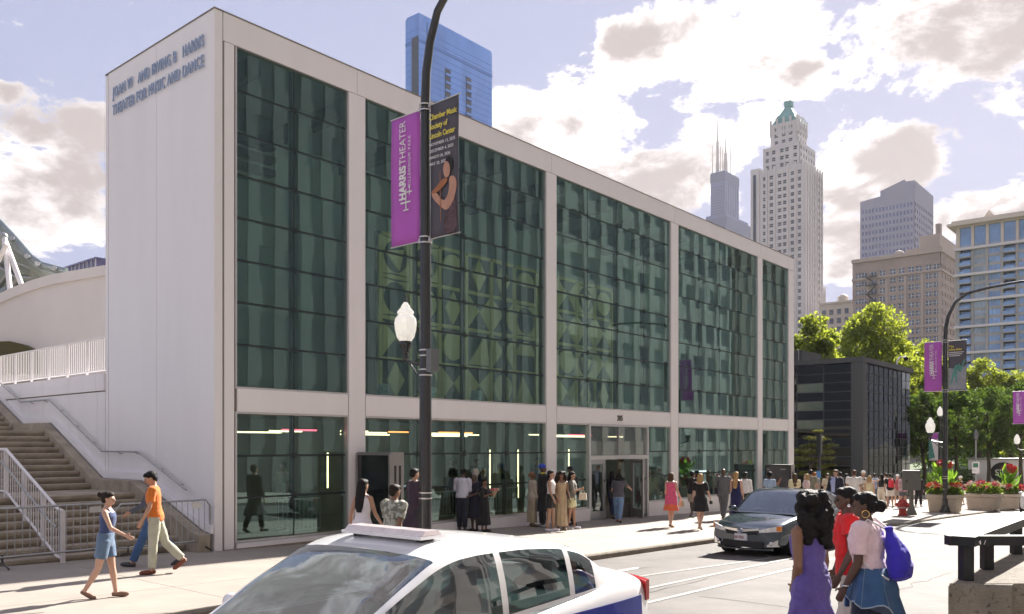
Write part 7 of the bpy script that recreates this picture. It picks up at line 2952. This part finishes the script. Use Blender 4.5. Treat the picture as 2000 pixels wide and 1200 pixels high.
    person('woman with pale headscarf behind the grey haired woman', p + Vector((-.15, .35, 0)), R(200), 1.70, 'brown', ('none', 'black'), ('longsleeve', (.05, .05, .08)), ('skirt', (.03, .03, .05), .35, .05), (.05, .05, .05), (0, 0, 0, 0), HANG, 0, 1.0, True, 0, extra=cap((.45, .42, .34), style='scarf'))
    p = gnd(1040, 1029)
    person('woman in cream jacket and skirt with a brown headscarf', p, R(20), 1.62, 'brown', ('none', 'black'), ('jacket', (.52, .46, .37)), ('skirt', (.42, .35, .24), .12, .04), (.2, .15, .1), (0, 0, 0, 0), ((8, 7, 50, 20), (5, 7, 15)), 0, 1.06, True, 0, extra=cap((.22, .12, .06), style='scarf'))
    p = gnd(1060, 1030)
    person('man in a dark coat and blue beanie beside the window pier', p, R(15), 1.84, 'dark', ('none', 'black'), ('coat', (.018, .018, .02)), ('pants', (.02, .02, .02)), (.5, .5, .5), (0, 0, 0, 0), HANG, 0, 1.05, False, 0, extra=many(cap((.03, .08, .55), style='beanie'), lambda e: (lambda mb: (e['trings'](mb, [(1.42, .085, .075, 0), (1.47, .075, .07, .01), (1.50, .07, .066, .01)]), mb.obj('yellow_scarf', cmat('cloth', (.65, .58, .05)), e['root'], 60)))(MB())))
    p = gnd(1076, 1038)
    person('woman in white tank top and black shorts standing by the entrance', p, R(-20), 1.70, 'tan', ('long', 'black'), ('tank', (.74, .72, .70)), ('shorts', (.015, .015, .016)), (.75, .73, .78), (4, 2, -4, 3), ((8, 7, 18), (8, 7, 18)), 0, 1.0, True, 0)
    p = gnd(1096, 1036)
    person('woman in a long tan dress facing the street', p, R(-75), 1.66, 'brown', ('curly', 'dark'), ('dress', (.46, .35, .22), .10, .02), ('none', (0, 0, 0)), (.4, .3, .2), (0, 0, 0, 0), ((8, 7, 25), (8, 7, 30)), 0, 1.04, True, 0)
    p = gnd(1117, 1034)
    person('woman in grey green top and pale yellow shorts with folded arms', p, R(-15), 1.66, 'tan', ('long', 'black'), ('tee', (.20, .20, .17), .5), ('shorts', (.66, .62, .36)), (.74, .72, .76), (6, 3, -6, 4), ((18, 8, 95, 40), (15, 8, 95, 40)), 0, 1.03, True, 0, extra=hand_bag((.66, .58, .44), 1, (.03, .12, .10), .26))
    p = gnd(1108, 1028)
    person('man in black with a black hat behind the yellow shorts', p + Vector((.1, .25, 0)), R(-60), 1.76, 'dark', ('none', 'black'), ('jacket', (.012, .012, .014)), ('pants', (.012, .012, .014)), (.02, .02, .02), (0, 0, 0, 0), HANG, 0, 1.05, False, 0, extra=cap((.010, .010, .012), style='hat'))
    p = gnd(1208, 1021)
    person('woman in grey tee and jeans pulling open the theater door', p, R(70), 1.60, 'light', ('bob', 'black'), ('tee', (.085, .085, .10), .40), ('pants', (.16, .27, .44)), (.02, .02, .02), (12, 4, -10, 12), ((8, 14, 40), (62, 24, 14)), 10, 1.18, True, 0, extra=shoulder_bag((.02, .02, .02), -1, .95))
    p = gnd(1197, 1016) + Vector((.05, .5, 0))
    person('person in dark clothes going in ahead of the grey tee', p, R(62), 1.66, 'brown', ('long', 'black'), ('longsleeve', (.012, .012, .016)), ('pants', (.03, .04, .09)), (.05, .03, .03), STEP, HANG, 0, 1.0, True, 0)
    # walking along the pavement to the right
    p = gnd(1311, 1030)
    person('woman in a pink patterned dress with orange hem walking away', p, UPS, 1.66, 'light', ('bob', 'brown'), ('dress', pattern_mat('pink_print', (.78, .12, .24), (.30, .03, .08), 34, .60), .70, .03), ('skirt', (.80, .16, .07), .52, .075, .80), (.30, .14, .06), (8, 2, -8, 10), ((4, 9, 22), (8, 9, 28)), 0, 1.08, True, 0, extra=hand_bag((.45, .36, .22), -1, (.04, .09, .09), .12))
    p = gnd(1352, 1011)
    person('person in black tee and beige shorts carrying a jacket', p, UPS, 1.68, 'dark', ('short', 'black'), ('tee', (.015, .015, .016)), ('shorts', (.48, .42, .33)), (.03, .03, .04), STEP, ((10, 7, 30), (5, 7, 15)), 0, 1.0, False, 0, extra=hand_bag((.5, .36, .25), 1, (.05, .12, .05), .05))
    p = gnd(1368, 1034)
    person('blonde woman in a short black dress walking along the pavement', p, R(62), 1.68, 'light', ('bob', 'blonde'), ('dress', (.010, .010, .012), .56, .09, .4), ('none', (0, 0, 0)), (.45, .32, .25), (16, 4, -16, 18), ((-6, 8, 12), (12, 14, 20)), 0, 1.06, True, 0, extra=hand_bag((.012, .012, .012), -1, (.04, .07, .05), .02))
    p = gnd(1413, 1016)
    person('bald man in a grey suit walking away from the camera', p, R(55), 1.80, 'dark', ('none', 'black'), ('jacket', (.115, .12, .13)), ('pants', (.105, .11, .12)), (.02, .02, .02), STEP, HANG, 0, 1.05, False, 0, extra=shoulder_bag((.02, .02, .03), -1, .95))
    p = gnd(1438, 1022)
    person('long haired blonde woman in a navy dress beside the grey suit', p, R(52), 1.70, 'light', ('long', 'blonde'), ('dress', (.010, .012, .075), .25, .05), ('none', (0, 0, 0)), (.3, .2, .15), (4, 2, -4, 4), HANG, 0, 1.05, True, 0)
    p = gnd(1456, 1013)
    person('person in a white shirt and black trousers beyond the navy dress', p, UPS, 1.68, 'dark', ('short', 'black'), ('longsleeve', (.72, .70, .70)), ('pants', (.012, .012, .014)), (.02, .02, .02), STEP, HANG, 0, 1.0, False, 0, extra=shoulder_bag((.16, .03, .03), -1, 1.05))
    p = ground_at(1503, 33.0)
    person('person in a light blue shirt in front of the dancer poster', p, R(70), 1.66, 'dark', ('afro', 'black'), ('tee', (.30, .40, .56), .45), ('pants', (.1, .1, .14)), (.05, .05, .05), STEP, HANG, 0, 1.08, True, 0)
    p = ground_at(1552, 34.0)
    person('woman in a cream top with long brown hair behind the sedan roof', p, R(80), 1.64, 'light', ('long', 'brown'), ('blouse', (.62, .57, .36), .45), ('pants', (.4, .38, .34)), (.3, .3, .3), STEP, HANG, 0, 1.06, True, 0)
    p = ground_at(1575, 33.0)
    person('blonde woman in pale pink looking left behind the sedan', p, R(170), 1.64, 'light', ('bob', 'blonde'), ('blouse', (.70, .52, .50), .45), ('pants', (.3, .3, .34)), (.3, .3, .3), STEP, HANG, 0, 1.06, True, 0)
    p = ground_at(1583, 35.5)
    person('dark haired man in olive shirt behind the pale pink top', p, R(75), 1.80, 'tan', ('short', 'black'), ('tee', (.18, .18, .14)), ('pants', (.06, .06, .08)), (.05, .05, .05), STEP, HANG, 0, 1.05, False, 0)
    p = ground_at(1591, 37.5)
    person('woman with long ginger hair seen past the olive shirt', p, R(70), 1.70, 'light', ('long', 'ginger'), ('tee', (.3, .3, .3)), ('pants', (.06, .06, .08)), (.05, .05, .05), STEP, HANG, 0, 1.0, True, 0)
    p = ground_at(1616, 38.0)
    person('woman in a cream shirt checking her phone near the navy suit', p, R(-110), 1.66, 'tan', ('short', 'dark'), ('blouse', (.64, .56, .42), .5), ('pants', (.42, .38, .30)), (.3, .3, .3), STEP, ((15, 8, 85, 25), (15, 8, 85, 25)), 0, 1.0, True, 0, 0, 20)
    p = ground_at(1632, 31.5)
    person('older man in navy suit jacket and pale blue shirt facing left', p, R(215), 1.82, 'light', ('short', 'brown'), ('jacket', (.012, .015, .035)), ('pants', (.014, .018, .04)), (.05, .03, .02), STEP, ((-8, 10, 20), (6, 10, 20)), 0, 1.10, False, 0,
           extra=shirt_front((.42, .48, .74)))
    # the crowd before the pavilion
    crowd = [
        (1652, 37.5, 85, 1.66, 'brown', ('long', 'black'), ('tee', (.20, .21, .24)), ('pants', (.05, .05, .08)), True, 1.0, 'woman with long black hair in grey, right of the navy suit', None),
        (1641, 40.0, 80, 1.72, 'tan', ('short', 'black'), ('tee', (.08, .09, .12)), ('pants', (.05, .05, .08)), False, 1.0, 'dark haired man just behind the navy suit shoulder', None),
        (1668, 33.0, 70, 1.82, 'tan', ('short', 'brown'), ('tee', (.78, .75, .72)), ('shorts', (.2, .2, .24)), False, 1.2, 'broad man in a white tee behind the red top woman', None),
        (1686, 35.5, 80, 1.78, 'tan', ('none', 'black'), ('tee', pattern_mat('leaf_shirt', (.62, .60, .56), (.06, .06, .06), 18, .5), .42), ('shorts', (.12, .12, .14)), False, 1.1, 'man in a black and white shirt with a white cap', cap((.78, .76, .74))),
        (1698, 35.0, 75, 1.60, 'light', ('bob', 'blonde'), ('tank', (.68, .60, .36)), ('skirt', (.66, .58, .40), .5, .05), True, 1.05, 'blonde woman in a pale yellow top before the pavilion', None),
        (1721, 43.0, 100, 1.66, 'tan', ('long', 'black'), ('tank', (.012, .012, .014)), ('wide', (.52, .47, .38)), True, 1.0, 'woman in black tank top and cream trousers taking a picture', 'raise'),
        (1738, 42.5, 85, 1.70, 'tan', ('short', 'black'), ('tee', (.012, .012, .014)), ('shorts', (.66, .62, .56)), False, 1.05, 'man with a bright red backpack and white shorts', backpack((.62, .035, .06))),
        (1730, 45.0, 85, 1.72, 'light', ('short', 'dark'), ('tee', (.70, .68, .68)), ('pants', (.10, .10, .14)), False, 1.0, 'man in a white tee just left of the red backpack', None),
        (1753, 45.5, -100, 1.66, 'light', ('none', 'black'), ('tee', (.30, .06, .08)), ('shorts', (.30, .28, .25)), False, 1.0, 'person in a white cap and dark red top behind the crowd', cap((.74, .73, .74))),
        (1764, 42.0, 95, 1.64, 'tan', ('short', 'black'), ('blouse', pattern_mat('rose_print', (.46, .34, .36), (.20, .04, .06), 22, .56), .5), ('shorts', (.1, .1, .12)), True, 1.12, 'woman in a rose patterned top beside the signal cabinet', None),
        (1786, 47.0, 60, 1.66, 'tan', ('short', 'dark'), ('tee', (.66, .64, .62)), ('shorts', (.68, .66, .64)), False, 1.0, 'person in white shorts hidden behind the signal cabinet', None),
        (1794, 45.0, -95, 1.70, 'light', ('short', 'dark'), ('longsleeve', (.012, .012, .014)), ('pants', (.012, .012, .014)), False, 1.0, 'person dressed all in black standing right of the signal cabinet', cap((.012, .012, .014))),
        (1707, 46.5, 85, 1.70, 'brown', ('short', 'black'), ('tee', (.25, .30, .42)), ('pants', (.08, .08, .10)), False, 1.0, 'man in a slate blue tee at the back of the crowd', None),
        (1876, 49.0, 120, 1.66, 'light', ('none', 'black'), ('tank', (.02, .02, .025)), ('skirt', (.02, .02, .025), .55, .05), True, 1.05, 'person in a white cap between the two flower planters', cap((.74, .72, .70))),
    ]
    for px_, d_, h_, ht, sk, hr_, tp, bt, fem, fat_, lab, ex in crowd:
        arms_ = HANG
        if ex == 'raise':
            arms_, ex = ((80, 30, 30), (6, 7, 12)), None
        person(lab, ground_at(px_, d_), R(h_), ht, sk, hr_, tp, bt, (.30, .28, .28), (8, 3, -7, 8), arms_, 0, fat_, fem, 0, group='crowd in front of the black pavilion', extra=ex)
    # inside the lobby, behind the glass
    for u_, v_, h_, c_, lab in [(8.9, 1.6, 200, (.02, .02, .025), 'dark clothed visitor standing in the lobby behind the glass'), (10.2, 1.8, -60, (.05, .05, .07), 'second dark visitor in the lobby nearer the pier'),
                                (12.9, 1.5, -100, (.03, .04, .06), 'visitor in the lobby beside the narrow window'), (18.3, 1.6, 160, (.62, .62, .60), 'visitor in a pale shirt in the lobby right of the doors'),
                                (3.0, 1.9, -120, (.5, .5, .48), 'visitor in the lobby behind the leftmost lower window')]:
        q = W(u_, v_, .105)
        person(lab, q, R(h_), 1.70, 'brown', ('short', 'black'), ('tee', c_), ('pants', (.03, .03, .04)), (.02, .02, .02), (2, 2, -2, 2), HANG, 0, 1.05, False, 0, group='visitors inside the lobby')


folk()
dg = bpy.context.evaluated_depsgraph_get()
dg.update()
_new = [(o, bpy.data.meshes.new_from_object(o.evaluated_get(dg))) for o in BAKE]
for o, me in _new:
    o.modifiers.clear()
    me.polygons.foreach_set('use_smooth', [True] * len(me.polygons))
    o.data = me
HAZE = 0.00008

# ------------------------------------------------------------------ air between the street and the far towers
hz = bpy.data.materials.new('haze_air')
hz.use_nodes = True
nt = hz.node_tree
nt.nodes.clear()
ho = nt.nodes.new('ShaderNodeOutputMaterial')
hv = nt.nodes.new('ShaderNodeVolumePrincipled')
hv.inputs['Color'].default_value = (.93, .92, .97, 1)
hv.inputs['Density'].default_value = HAZE
hv.inputs['Anisotropy'].default_value = .2
nt.links.new(hv.outputs[0], ho.inputs['Volume'])
tag(MB().box(-700, -160, -5.2, 1400, 1600, 560).obj('haze', hz), kind='stuff')
